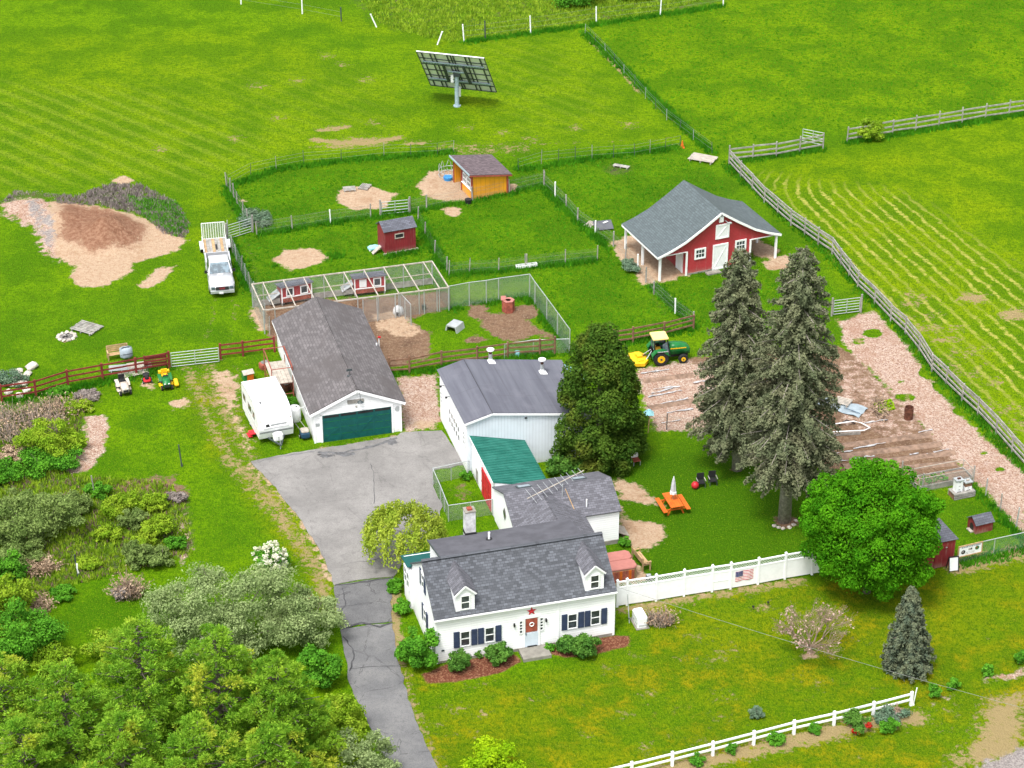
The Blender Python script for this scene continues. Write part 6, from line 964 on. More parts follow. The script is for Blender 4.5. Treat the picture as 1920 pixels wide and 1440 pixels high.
rbox(1.25, 1.2, 2.04, 2.14, -.6, .08, .05).build(tc, 'canopy', 'canopy_yellow'); mesh(tc, 'rear_curtain', 'windscreen', [(-.5, -.46, 1.1), (.5, -.46, 1.1), (.5, -.46, 1.95), (-.5, -.46, 1.95)], [(0, 1, 2, 3)])
mw = thing('mower_deck', 'yellow finishing mower hitched behind the green tractor', 'mower', tc.location - tf * 1.45, ta); MB().loft([[(-.85, -.62, z), (.85, -.62, z), (.95, .2, z), (.45, .58, z), (-.45, .58, z), (-.95, .2, z)] for z in (.16, .4)] + [[(-.7, -.45, .46), (.7, -.45, .46), (.78, .15, .46), (.36, .44, .46), (-.36, .44, .46), (-.78, .15, .46)]]).build(mw, 'deck', 'yellow_paint'); bx(mw, 'gearbox', 'yellow_paint', (0, 0, .55), (.4, .4, .18)); [tube(mw, 'hitch_arm', 'galv', (s * .45, .4, .4), (s * .12, .9, .95), .035) for s in (-1, 1)]; tube(mw, 'drive_shaft', 'dark', (0, .1, .6), (0, 1.0, .55), .05); [bx(mw, 'belt_guard', 'yellow_paint', (s * .5, -.05, .5), (.42, .42, .08)) for s in (-1, 1)]; bx(mw, 'roller_bar', 'tan_wood', (0, -.72, .3), (1.5, .06, .06)); [wheel(mw, (s * .8, -.8, .14), .14, .1, 'galv') for s in (-1, 1)]
# riding mowers
def rider(label, px, py, rot, hm, bag):
    o = thing('riding_mower', label, 'mower', G(px, py), rot); m = MB(); m.loft([[(-w_, y, .32), (w_, y, .32), (w_, y, z - .12), (w_ * .7, y, z), (-w_ * .7, y, z), (-w_, y, z - .12)] for y, z, w_ in ((.2, .86, .27), (.6, .84, .28), (.88, .74, .26), (.97, .6, .23))]); m.build(o, 'hood', hm[0], True)
    for s in (-1, 1): wheel(o, (s * .38, -.42, .24), .24, .2, hm[1]); wheel(o, (s * .36, .72, .18), .18, .14, hm[1]); MB().prism([(-.78, .5), (-.7, .62), (-.1, .62), (.1, .42), (.0, .38), (-.15, .54), (-.66, .54), (-.72, .48)], s * .24, s * .5, 'x').build(o, 'fender', hm[0]); bx(o, 'headlamp', 'white_metal', (s * .14, .975, .62), (.12, .03, .08))
    bx(o, 'frame', 'dark', (0, .1, .3), (.42, 1.6, .14)); bx(o, 'footrest', 'dark', (0, .1, .4), (.8, .4, .03)); rbox(.46, .42, .6, .72, -.55, .08, .05).build(o, 'seat', hm[2]); bx(o, 'seat_back', hm[2], (0, -.58, .86), (.44, .1, .34)); bx(o, 'dash', 'dark', (0, .18, .86), (.4, .12, .08)); MB().tube([(.15 * math.cos(a * .524), .06 + .11 * math.sin(a * .524), .98 - .07 * math.sin(a * .524)) for a in range(13)], .018, 5).build(o, 'steering_wheel', 'dark'); rbox(1.05, .62, .12, .26, -.15, .14, .04).build(o, 'deck', hm[3]); bx(o, 'grille', 'grille', (0, .98, .45), (.36, .03, .18))
    if bag: rbox(.34, .95, .2, .38, -.2, .06, .05).build(o, 'discharge_chute', 'yellow_paint', loc=(-.72, 0, 0)); bx(o, 'rear_box', 'yellow_paint', (0, -.82, .62), (.8, .3, .3))
    return o
rider('tan riding mower with black seat parked left in the row', 232, 732, R(-160), ('mower_tan', 'mower_tan', 'dark', 'mower_tan'), False); rider('green and yellow riding mower parked right in the row', 311, 722, R(-165), ('tractor_green', 'yellow_paint', 'yellow_paint', 'yellow_paint'), True)
o = thing('push_mower', 'small red push mower between the two riding mowers', 'mower', G(276, 716), R(-165)); rbox(.55, .6, .12, .26, -.3, .1, .05).build(o, 'deck', 'star_red'); MB().tube([(0, 0, .26), (0, 0, .42)], [.17, .14], 10).build(o, 'engine', 'dark'); [wheel(o, (s * .3, y, .12), .12, .07, 'galv') for s in (-1, 1) for y in (-.25, .25)]; [tube(o, 'handle_bar', 'dark', (s * .2, -.28, .22), (s * .2, -.85, .85), .015) for s in (-1, 1)]; tube(o, 'handle_grip', 'dark', (-.2, -.85, .85), (.2, -.85, .85), .018); rbox(.45, .45, .16, .45, -.72, .08, .06).build(o, 'grass_bag', 'dark')
# solar tracker
sp = G(857, 199); st_ = thing('solar_tracker', 'tall solar tracker with grey panel back on a steel post', 'solar panel', sp); hz = 3.35; tube(st_, 'post', 'steel_blue', (0, 0, -.05), (0, 0, hz - .2), .2); bx(st_, 'control_box', 'galv', (.27, -.12, 1.5), (.2, .25, .9)); tube(st_, 'post_flange', 'steel_blue', (0, 0, 0), (0, 0, .1), .36); bx(st_, 'drive_head', 'dark_metal', (0, -.05, hz - .1), (.6, .5, .5)); bx(st_, 'inverter', 'white_metal', (-.42, -.2, hz - .55), (.24, .2, .7))
beta, alp = R(-15.5), R(50); ar = sub(st_, 'array', (0, 0, hz), (0, 0, beta)); tlt = sub(ar, 'tilt_frame', (0, .15, 0), (alp - math.pi, 0, 0))
MX = Matrix.Rotation(alp, 4, 'X')     # local x = width, local y = up the panel (leaning to the camera side), local z = towards the back
E_u = Vector((0, -math.cos(alp), math.sin(alp))); E_n = Vector((0, -math.sin(alp), -math.cos(alp)))
bpy.data.objects.remove(tlt)
def pp(x, u, n): v = E_u * u + E_n * n; return (x, v.y + .1, v.z)
def pbar(name, mat, x0, u0, x1, u1, n, wd):
    d = Vector((x1 - x0, u1 - u0, 0)).normalized(); s = Vector((-d.y, d.x, 0)) * wd / 2
    q = [(x0 - s.x, u0 - s.y), (x1 - s.x, u1 - s.y), (x1 + s.x, u1 + s.y), (x0 + s.x, u0 + s.y)]; MB().add([pp(x, u, n) for x, u in q] + [pp(x, u, n + .09) for x, u in q], [(0, 1, 2, 3), (7, 6, 5, 4), (0, 4, 5, 1), (1, 5, 6, 2), (2, 6, 7, 3), (3, 7, 4, 0)]).build(ar, name, mat)
wP, hP = 6.4, 6.3; cw, rh = wP / 4, hP / 6
for i in range(4):
    for j in range(6):
        x0 = -wP / 2 + i * cw + .015; x1 = x0 + cw - .03; u0 = -hP / 2 + j * rh + .015; u1 = u0 + rh - .03; qs = [(x0, u0), (x1, u0), (x1, u1), (x0, u1)]; pn = MB().add([pp(x, u, 0) for x, u in qs] + [pp(x, u, -.04) for x, u in qs], [(0, 1, 2, 3), (7, 6, 5, 4), (0, 4, 5, 1), (1, 5, 6, 2), (2, 6, 7, 3), (3, 7, 4, 0)]).build(ar, 'solar_panel', 'solar_back')
for x in (-2.75, -1.95, -1.55, -.35, -.02, .22, 1.35, 1.72, 2.75): pbar('rail', 'dark_metal', x, -hP / 2, x, hP / 2, .01, .09)
for u in (1.55, -1.6): pbar('purlin', 'steel_blue', -2.95, u, 2.95, u, .1, .24)
pbar('purlin', 'steel_blue', -.8, .3, .8, .3, .18, .22)
for s in (-1, 1): pbar('strut', 'dark_metal', s * 1.05, -1.7, s * .95, 1.6, .2, .26); pbar('edge_trim', 'dark_metal', s * wP / 2, -hP / 2, s * wP / 2, hP / 2, -.03, .05)
for j in range(7): pbar('edge_trim', 'dark_metal', -wP / 2, -hP / 2 + j * rh, wP / 2, -hP / 2 + j * rh, -.005, .035)
pbar('top_edge', 'white_metal', -wP / 2, hP / 2 + .03, wP / 2, hP / 2 + .03, -.04, .1)
for k in range(22): pbar('purlin_slot', 'dark', -2.85 + k * .27, 1.55, -2.74 + k * .27, 1.55, .11, .06)
# ------------------------------------------------------------------ yard things
def plank_stack(name, label, px, py, rot, l_, w_, n, mat, z=.1, gap=.02, cat='pallet'):
    o = thing(name, label, cat, G(px, py), rot); pw_ = w_ / n
    for k in range(n): bx(o, 'plank', mat, (0, -w_ / 2 + (k + .5) * pw_, z), (l_ * random.uniform(.94, 1.0), pw_ - gap, .03), (0, random.gauss(0, .01), random.gauss(0, .01)))
    for x in (-.4, 0, .4): bx(o, 'bearer', mat, (x * l_, 0, z / 2 - .005), (.08, w_, z - .04))
    return o
plank_stack('pallet', 'grey slatted pallet lying by the fire pit', 163, 617, R(-28), 2.1, 1.6, 8, 'grey_wood', .16, .08); plank_stack('pallet', 'grey pallet at the left of the sandy paddock patch', 655, 356, R(10), 1.1, .9, 5, 'grey_wood', .14, .06); plank_stack('pallet', 'grey pallet at the right of the sandy paddock patch', 684, 352, R(70), 1.1, .9, 6, 'grey_wood', .14, .06); plank_stack('lumber_pile', 'heap of pale weathered boards beyond the red barn', 1318, 300, R(-25), 2.4, 1.5, 8, 'pale_wood', .22, .05, 'boards'); plank_stack('old_boards', 'two weathered planks lying in the paddock weeds', 1165, 314, R(-25), 1.5, .5, 2, 'grey_wood', .16, .03, 'boards')
o = thing('roof_panel', 'dark shingled panel lying on the grass by the wire fence', 'panel', G(1131, 425), R(8)); slabo(o, 'panel_sheet', 'roll_roof', [(-.8, -.8, .1), (.75, -.75, .14), (.8, .85, .2), (-.75, .8, .16)], .04); bx(o, 'scrap_lath', 'white_paint', (.25, .35, .24), (.5, .16, .03), (0, 0, .6)); bx(o, 'bearer', 'grey_wood', (0, 0, .05), (1.2, .1, .1)); plank_stack('old_boards', 'splintered pale boards beside the dark panel', 1106, 422, R(60), 1.2, .7, 4, 'pale_wood', .1, .05, 'boards')
# fire pit
o = thing('fire_pit', 'ring of stones with charred wood on the left lawn', 'fire pit', G(125, 632)); 
_rk = bpy.data.meshes.new('rock'); import bmesh
bm = bmesh.new(); bmesh.ops.create_icosphere(bm, subdivisions=2, radius=1)
for v in bm.verts: v.co *= 1 + .22 * math.sin(v.co.x * 5 + 1) * math.cos(v.co.y * 4 + v.co.z * 3)
bm.to_mesh(_rk); bm.free(); _rk.materials.append(MATS['rock'])
def rock(parent, c, s, name='stone'):
    q = bpy.data.objects.new(name, _rk); link(q, parent); q.location = c; q.scale = (s * random.uniform(.8, 1.3), s * random.uniform(.8, 1.2), s * random.uniform(.5, .8)); q.rotation_euler = (random.uniform(-.4, .4), random.uniform(-.4, .4), random.uniform(0, 6)); return q
for k in range(11): a = k * .571; rock(o, (.65 * math.cos(a), .65 * math.sin(a), .06), .15)
MB().tube([(0, 0, .0), (0, 0, .05)], [.6, .55], 12).build(o, 'ash_bed', 'ash'); [bar(o, 'charred_log', 'dark' if k % 2 else 'grey_wood', (.35 * math.cos(k * 1.3), .35 * math.sin(k * 1.3), .08), (-.25 * math.cos(k * 1.3 + .4), -.25 * math.sin(k * 1.3 + .4), .2), .09, .09) for k in range(4)]
for k, (x, y, s) in enumerate(((60, 690, .42), (35, 708, .34), (47, 712, .3), (30, 716, .32), (42, 722, .36), (25, 723, .26), (52, 703, .28), (36, 697, .26), (16, 738, .3), (50, 735, .34), (37, 744, .3))):
    g_ = G(x, y); q = rock(None, (g_.x, g_.y, s * .4), s, 'boulder'); tag(q, ('long pale boulder at the top of the white rock heap' if k == 0 else 'pale boulder showing between the rails of the red fence' if y > 733 else 'pale white boulder in the heap behind the red fence'), 'boulder', 'white boulders by the red fence')
for k, (x, y) in enumerate(((1452, 987), (1460, 990), (1480, 990), (1488, 985), (1468, 992), (1492, 978))): g_ = G(x, y); tag(rock(None, (g_.x, g_.y, .05), .15, 'edging_stone'), 'small pale stone edging the bed round the near spruce trunk', 'stone', 'stones round the near spruce')
# wooden bench with cover, boards behind the red fence
def bench(name, label, px, py, rot, l_, mat, cat='bench'):
    o = thing(name, label, cat, G(px, py), rot)
    for k in range(3): bx(o, 'seat_slat', mat, (0, -.16 + k * .16, .44), (l_, .13, .04))
    for k in range(4): bx(o, 'back_slat', mat, (0, .28 + k * .03, .56 + k * .13), (l_, .03, .1))
    for s in (-1, 1): bx(o, 'arm', mat, (s * l_ / 2, .02, .66), (.1, .6, .05)); bx(o, 'leg', mat, (s * l_ / 2, -.22, .32), (.08, .08, .64)); bx(o, 'leg', mat, (s * l_ / 2, .3, .5), (.08, .08, 1.0))
    return o
bench('wooden_bench', 'pale framed wooden bench behind the red fence', 222, 672, R(18), 1.5, 'tan_wood'); o = thing('covered_bundle', 'grey-green tarpaulin heap on the right end of the bench', 'tarp', G(237, 668, .45), R(20)); rbox(.9, .7, 0, .75, -.35, .2, .22).build(o, 'tarp_cover', 'leaf_grey' if False else 'tarp', True); bx(o, 'tarp_rope', 'dark', (0, -.36, .35), (.9, .02, .03))
for k, (x, y, l_, m_, lab) in enumerate(((228, 693, 1.9, 'galv', 'grey boards lying behind the red fence left of the middle post'), (262, 690, 1.8, 'pale_wood', 'white slatted shutters lying behind the red fence'), (250, 703, 2.2, 'pale_wood', 'pale scrap boards at the foot of the red fence'))): plank_stack('scrap_boards', lab, x, y, R(12 + 4 * k), l_, .9, 6, m_, .18 + .1 * (k == 1), .05, 'boards')
o = thing('red_lattice_panel', 'dark red slatted panel propped against the red fence end', 'panel', G(293, 694), R(16)); [bx(o, 'panel_slat', 'red_wood', (0, .25 - z * .2, z), (1.6, .04, .16)) for z in (.25, .5, .75, 1.0, 1.2)]; [bx(o, 'panel_stile', 'red_wood', (s * .8, .1, .65), (.08, .05, 1.3)) for s in (-1, 1)]
o = thing('nest_box', 'little wooden box with green side and rusty red front by the camper', 'box', G(465, 712), R(25)); rbox(.75, .6, 0, .6, -.3, .03, .03).build(o, 'box_body', 'tractor_green'); bx(o, 'box_front', 'orange_wood', (.1, -.31, .3), (.5, .03, .5)); slabo(o, 'box_lid', 'pale_wood', [(-.42, -.36, .62), (.42, -.36, .62), (.42, .05, .82), (-.42, .05, .82)], .03); slabo(o, 'box_lid', 'dark', [(.42, .36, .62), (-.42, .36, .62), (-.42, .05, .82), (.42, .05, .82)], .03)
o = thing('water_tank', 'white drum between the camper and the garage', 'drum', G(553, 788)); MB().tube([(0, 0, 0), (0, 0, .08), (0, 0, 1.0), (0, 0, 1.1)], [.4, .44, .44, .36], 18).build(o, 'drum_body', 'white_metal', True); tube(o, 'drum_bung', 'dark_metal', (.15, 0, 1.1), (.15, 0, 1.14), .06); tube(o, 'hose_arm', 'white_metal', (.3, .1, .95), (.85, .3, .95), .03)
o = thing('yard_cart', 'dark blue cart with pale lid beside the garage corner', 'cart', G(572, 822), R(15)); rbox(.62, .8, .22, .62, -.4, .08, .05).build(o, 'cart_tub', 'navy'); rbox(.58, .66, .62, .74, -.33, .1, .06).build(o, 'cart_lid', 'pale_wood'); [wheel(o, (s * .34, .1, .18), .18, .08, 'galv') for s in (-1, 1)]; [tube(o, 'cart_shaft', 'grey_wood', (s * .22, .4, .45), (s * .22 - .35, 1.9, .6), .025) for s in (-1, 1)]
for k, (x, y, lab, m_) in enumerate(((535, 690, 'black plastic tub under the scaffold', 'dark'), (528, 715, 'grey engine part heap behind the camper', 'galv'), (497, 690, 'dull red crate under the outer edge of the scaffold', 'rust_red'), (538, 730, 'dark scrap barrel half behind the camper', 'rust'))): o = thing('scrap_tub', lab, 'tub', G(x, y), .3 * k); rbox(.8, .65, 0, .5, -.32, .1, .1).build(o, 'tub_body', m_); rbox(.6, .45, .4, .56, -.22, .08, .05).build(o, 'tub_content', 'ash')
bush('green_shrub', 'small leafy weeds growing between camper and garage', 549, 762, .55, .7, .7, 900, .1, 'leaf_green', 10)
# pens
o = thing('igloo_shelter', 'small round white dome shelter by the chain-link panel', 'shelter', G(747, 588)); MB().loft([[(.42 * c * math.cos(k * .524), .42 * c * math.sin(k * .524), z) for k in range(12)] for c, z in ((1, 0), (1, .25), (.85, .48), (.5, .62), (.1, .67))]).build(o, 'dome', 'white_metal', True); bx(o, 'dome_door', 'dark', (0, -.41, .16), (.28, .06, .3))
o = thing('arched_shelter', 'pale grey arched plastic shelter on the pen grass', 'shelter', G(853, 617), R(-30)); MB().prism([(-.55, 0), (-.42, .5), (.42, .5), (.55, 0), (.42, 0), (.33, .4), (-.33, .4), (-.42, 0)], -.55, .55, 'y').build(o, 'shelter_shell', 'galv'); bx(o, 'shelter_back', 'dark', (0, .5, .2), (.7, .03, .38))
o = thing('hexagonal_box', 'upright reddish hexagonal wooden box with a round hole in the dog pen', 'box', G(953, 583), R(10)); hx = [[(r_ * math.cos(k * 1.047), r_ * math.sin(k * 1.047)) for k in range(6)] for r_ in (.5, .22)]; [slabo(o, 'side_board', 'rust_red', [(*hx[0][k], 0), (*hx[0][(k + 1) % 6], 0), (*hx[0][(k + 1) % 6], .95), (*hx[0][k], .95)], .04) for k in range(6)]; mesh(o, 'top_board', 'tub_pink', [(*p_, .96) for p_ in hx[0]] + [(*p_, .96) for p_ in hx[1]], [(k, (k + 1) % 6, 6 + (k + 1) % 6, 6 + k) for k in range(6)]); mesh(o, 'hole', 'dark', [(*p_, .8) for p_ in hx[1]], [tuple(range(6))]); slabo(o, 'propped_board', 'tub_pink', [(-.6, -.1, 1.0), (-.5, .45, 1.1), (-.1, .5, 1.05), (-.2, .0, .98)], .03)
o = thing('yard_hydrant', 'white standpipe with red handle in the hen yard', 'hydrant', G(711, 655)); tube(o, 'pipe', 'white_paint', (0, 0, 0), (0, 0, 1.0), .05); bx(o, 'handle', 'star_red', (.04, -.02, 1.05), (.22, .1, .12)); tube(o, 'spout', 'dark_metal', (0, 0, .95), (.12, -.1, .88), .025)
for nm, lab, x, y, r_, h_, m_ in (('blue_bucket', 'pale blue bucket behind the workshop roof', 970, 668, .22, .4, 'aqua_plastic'), ('black_bucket', 'black bucket hung on the hen yard fence', 795, 580, .18, .35, 'dark'), ('black_tub', 'black feed tub at the corner of the orange shed', 878, 381, .3, .38, 'dark'), ('blue_tub', 'bright blue water tub in front of the orange shed', 840, 337, .42, .3, 'blue_plastic')): o = thing(nm, lab, 'bucket', G(x, y)); MB().tube([(0, 0, 0), (0, 0, h_)], [r_ * .85, r_], 12).build(o, 'bucket_wall', m_); MB().tube([(0, 0, h_ + .002), (0, 0, h_ + .006)], [r_ * .86, r_ * .86], 12).build(o, 'bucket_fill', 'dark' if m_ == 'dark' else m_)
o = thing('hay_feeder', 'round pale pipe hay feeder beside the orange shed', 'feeder', G(843, 330)); 
for z in (.15, .55): MB().tube([(.95 * math.cos(k * .4488), .95 * math.sin(k * .4488), z) for k in range(15)], .028, 5).build(o, 'hoop', 'galv')
for k in range(9): a = k * .698; MB().tube([(.95 * math.cos(a), .95 * math.sin(a), .15), (.97 * math.cos(a + .1), .97 * math.sin(a + .1), .9), (.85 * math.cos(a + .3), .85 * math.sin(a + .3), 1.15), (.95 * math.cos(a + .5), .95 * math.sin(a + .5), .6)], .025, 5).build(o, 'bent_bar', 'galv')
o = thing('plastic_sled', 'pale aqua plastic sled on the grass left of the red coop', 'sled', G(701, 468), R(20)); rbox(1.0, .65, .08, .34, -.32, .2, .12).build(o, 'sled_shell', 'aqua_plastic'); bx(o, 'sled_runner', 'white_metal', (0, -.2, .05), (.9, .06, .08)); bx(o, 'sled_runner', 'white_metal', (0, .2, .05), (.9, .06, .08))
o = thing('traffic_cone', 'orange marker at the fence corner in the upper field', 'cone', G(1279, 277)); MB().tube([(0, 0, .05), (0, 0, .7)], [.16, .04], 12).build(o, 'cone_body', 'orange_wood'); bx(o, 'cone_foot', 'orange_wood', (0, 0, .03), (.4, .4, .06))
# lawn side
o_, a_, _l = frame((1237, 965), (1286, 957)); pt = thing('picnic_table', 'bright orange wooden picnic table on the back lawn', 'picnic table', G(1261, 955), R(15.5) )
for k in range(5): bx(pt, 'table_plank', 'orange_wood', (-.36 + k * .18, 0, .75), (.165, 1.85, .05))
for s in (-1, 1):
    for k in (0, 1): bx(pt, 'bench_plank', 'orange_wood', (s * (.72 + k * .15), 0, .45), (.14, 1.85, .05))
    bx(pt, 'cross_beam', 'orange_wood', (0, s * .62, .4), (1.75, .06, .1)); bx(pt, 'top_batten', 'orange_wood', (0, s * .62, .69), (.85, .06, .08)); [bar(pt, 'leg', 'orange_wood', (q * .55, s * .62, 0), (q * .25, s * .62, .72), .06, .1) for q in (-1, 1)]
um = thing('umbrella', 'closed grey and white striped umbrella standing in the picnic table', 'umbrella', pt.location); tube(um, 'pole', 'tan_wood', (0, 0, 0), (0, 0, 2.45), .022); MB().loft([[(r_ * (1 + .25 * (k % 2)) * math.cos(k * .524), r_ * (1 + .25 * (k % 2)) * math.sin(k * .524), z) for k in range(12)] for r_, z in ((.2, 1.25), (.17, 1.45))]).build(um, 'valance', 'white_paint'); MB().loft([[(r_ * (1 + .25 * (k % 2)) * math.cos(k * .524), r_ * (1 + .25 * (k % 2)) * math.sin(k * .524), z) for k in range(12)] for r_, z in ((.165, 1.452), (.12, 2.0), (.07, 2.35), (.02, 2.48))]).build(um, 'canopy', 'fabric_grey'); MB().tube([(0, 0, 1.33), (0, 0, 1.37)], [.235, .23], 12).build(um, 'valance_band', 'fabric_grey'); tube(um, 'finial', 'white_paint', (0, 0, 2.45), (0, 0, 2.55), .03)
for x, lab in ((1314, 'black folding chair near the red ball'), (1336, 'black folding chair under the left spruce')):
    o = thing('garden_chair', lab, 'chair', G(x, 912 if x < 1320 else 908), R(10)); bx(o, 'seat', 'dark', (0, 0, .36), (.5, .5, .05)); bx(o, 'backrest', 'dark', (0, .25, .66), (.5, .06, .5)); [bx(o, 'leg', 'dark_metal', (s * .24, y, .18), (.04, .04, .36)) for s in (-1, 1) for y in (-.22, .22)]; bx(o, 'arm', 'grey_wood', (-.27, 0, .55), (.05, .5, .04)); bx(o, 'arm', 'grey_wood', (.27, 0, .55), (.05, .5, .04))
o = thing('red_ball', 'shiny dark red ball on the lawn beside the chairs', 'ball', G(1303, 916)); MB().loft([[(.27 * math.sin(p_) * math.cos(k * .449), .27 * math.sin(p_) * math.sin(k * .449), .27 - .27 * math.cos(p_)) for k in range(14)] for p_ in (.15, .6, 1.1, 1.57, 2.04, 2.54, 2.99)]).build(o, 'ball_shell', 'ball_red', True); tube(o, 'valve', 'dark', (0, 0, .53), (0, 0, .545), .03)
ht = thing('hot_tub', 'square wooden hot tub with folded pink cover beside the house', 'hot tub', G(1158, 1080) + Vector((0, .3, 0)), PHI); rbox(2.0, 2.0, 0, .86, -1.0, .25, .02).build(ht, 'tub_shell', 'orange_wood' if False else 'tan_wood'); MATS['tub_side'] = MATS['orange_wood']; rbox(2.04, 1.0, .87, 1.0, -1.02, .2, .04).build(ht, 'cover_half', 'tub_pink'); rbox(2.04, 1.0, .87, 1.0, .02, .2, .04).build(ht, 'cover_half', 'tub_pink'); [bx(ht, 'cabinet_board', 'rust_red' if k % 3 else 'orange_wood', (-.7 + k * .2, -1.01, .42), (.18, .03, .78)) for k in range(8)]
ht.children[0].data.materials[0] = MATS['orange_wood']
bench('garden_bench', 'weathered wooden bench facing the lawn by the hot tub', 1203, 1058, R(112), 1.6, 'tan_wood'); o = thing('small_grill', 'little black box grill at the end of the bench', 'grill', G(1216, 1088), R(10)); rbox(.35, .3, .12, .4, -.15, .05, .04).build(o, 'grill_body', 'dark'); [bx(o, 'leg', 'dark', (s * .14, t_ * .11, .06), (.03, .03, .12)) for s in (-1, 1) for t_ in (-1, 1)]; bx(o, 'grill_lid', 'galv', (0, 0, .41), (.28, .24, .02))
o = thing('utility_cabinet', 'white rounded generator cabinet at the right of the farmhouse', 'cabinet', G(1200, 1170), PHI); rbox(.65, 1.15, .0, .8, -.5, .08, .05).build(o, 'cabinet_body', 'white_metal'); bx(o, 'cabinet_vent', 'fabric_grey', (0, -.51, .25), (.45, .02, .1)); bx(o, 'base_pad', 'concrete', (0, .08, .01), (.85, 1.35, .06)); [bx(o, 'side_louvre', 'fabric_grey', (-.33, y, .3), (.02, .3, .12)) for y in (-.2, .3)]
o = thing('leaning_pipe', 'slim grey pipe leaning beside the white fence corner', 'pipe', G(1180, 1168)); tube(o, 'pipe_shaft', 'galv', (0, 0, 0), (-.15, .35, 1.9), .03); bx(o, 'pipe_clamp', 'dark_metal', (-.02, .05, .3), (.09, .09, .06))
for x, y, lab in ((1412, 1144, 'small dark path light, left of two on the lawn'), (1440, 1136, 'small dark path light, right of two on the lawn')): o = thing('path_light', lab, 'lamp', G(x, y)); tube(o, 'stake', 'dark', (0, 0, 0), (0, 0, .25), .015); bx(o, 'lamp_head', 'dark', (0, 0, .27), (.13, .13, .08))
ca = HO + Matrix.Rotation(PHI, 3, 'Z') @ Vector((11.2, .1, 3.5)); cb_ = G(2050, 1362, 5.2); cbl = MB(); pts = []
for k in range(25): u = k / 24; p_ = ca.lerp(cb_, u); pts.append((p_.x, p_.y, p_.z - 4 * .3 * u * (1 - u)))
cbl.tube(pts, .010, 5); cbo = cbl.build(None, 'service_cable', 'old_wire'); tag(cbo, 'thin pale overhead cable crossing the front lawn from the house', 'cable')
# stump planter, clay pot
o = thing('stump_planter', 'old stump planter with brown stalks at the end of the low fence', 'planter', G(1680, 1340)); MB().tube([(0, 0, 0), (0, 0, .35)], [.36, .3], 11).build(o, 'stump', 'bark_grey'); MB().tube([(0, 0, .36), (0, 0, .37)], [.26, .26], 11).build(o, 'stump_soil', 'soilbed'); [tube(o, 'dead_stalk', 'leaf_dry', (random.gauss(0, .1), random.gauss(0, .1), .35), (random.gauss(0, .25), random.gauss(0, .25), .6), .012) for k in range(12)]
o = thing('clay_ring', 'round rusty ring lying on the grass left of the driveway', 'ring', G(577, 1120)); MB().tube([(.26 * math.cos(k * .5236), .26 * math.sin(k * .5236), .08) for k in range(13)], .07, 6).build(o, 'ring_rim', 'rust_red'); MB().tube([(0, 0, .02), (0, 0, .05)], [.24, .24], 12).build(o, 'ring_fill', 'dark')
# vegetable garden
o = thing('rusty_barrel', 'rusty open steel barrel standing in the garden', 'barrel', G(1703, 785)); m = MB(); ring = lambda r_, z: [(r_ * math.cos(k * .349), r_ * math.sin(k * .349), z) for k in range(18)]; m.loft([ring(.32, 0), ring(.32, .3), ring(.34, .32), ring(.32, .34), ring(.32, .62), ring(.34, .64), ring(.32, .66), ring(.32, .95), ring(.28, .95), ring(.28, .3)], True).build(o, 'barrel_wall', 'rust'); MB().tube([(0, 0, .3), (0, 0, .32)], [.27, .27], 14).build(o, 'barrel_inside', 'dark')
rg = [((1320 + 30 * random.random(), 700), (1400, 690), 1)]
strips = []
for (xa, ya, xb, yb) in ((1202, 701, 1255, 694), (1215, 745, 1278, 733), (1222, 740, 1262, 728), (1228, 762, 1290, 748), (1250, 775, 1300, 768), (1240, 795, 1275, 788), (1225, 731, 1275, 726), (1560, 852, 1600, 846), (1640, 830, 1715, 818), (1600, 842, 1660, 832), (1722, 812, 1748, 807), (1560, 868, 1640, 856), (1705, 854, 1722, 851), (1750, 850, 1778, 843), (1690, 862, 1740, 853), (1620, 795, 1665, 788), (1300, 720, 1345, 712), (1420, 705, 1460, 700), (1310, 745, 1360, 738), (1430, 735, 1480, 728)):
    a, b = G(xa, ya), G(xb, yb); n_ = (b - a).normalized(); s_ = Vector((-n_.y, n_.x, 0)); v = []; L_ = (b - a).length; N_ = max(3, int(L_ / .3))
    for k in range(N_ + 1): p_ = a + (b - a) * k / N_ + s_ * random.gauss(0, .02) - a; w_ = random.choice((.015, .03, .05, .08)); z = .05 + random.uniform(0, .07); v += [(p_.x - s_.x * w_, p_.y - s_.y * w_, z), (p_.x + s_.x * w_, p_.y + s_.y * w_, z + random.uniform(-.03, .05))]
    q = mesh(None, 'plastic_strip', 'dull_plastic', v, [(2 * k, 2 * k + 2, 2 * k + 3, 2 * k + 1) for k in range(N_)], loc=a); md = q.modifiers.new('thickness', 'SOLIDIFY'); md.thickness = .01; tag(q, 'torn pale plastic strip lying along a bare garden row', 'plastic strip', 'plastic strips in the garden rows')
for (xa, ya, xb, yb) in ((1560, 838, 1745, 815), (1555, 858, 1765, 832), (1580, 875, 1790, 848), (1600, 888, 1790, 868), (1215, 765, 1300, 752), (1205, 715, 1300, 703)):
    a, b = G(xa, ya), G(xb, yb); d = b - a; v = []; N_ = 16; s_ = Vector((-d.y, d.x, 0)).normalized()
    for k in range(N_ + 1):
        p_ = d * k / N_; hh = .14 * random.uniform(.7, 1.2); v += [(p_.x - s_.x * .38, p_.y - s_.y * .38, -.02), (p_.x - s_.x * .1, p_.y - s_.y * .1, hh), (p_.x + s_.x * .1, p_.y + s_.y * .1, hh), (p_.x + s_.x * .38, p_.y + s_.y * .38, -.02)]
    q = mesh(None, 'soil_ridge', 'soilbed', v, [(4 * k + j, 4 * k + 4 + j, 4 * k + 5 + j, 4 * k + 1 + j) for k in range(N_) for j in range(3)], True, 'structure', a)
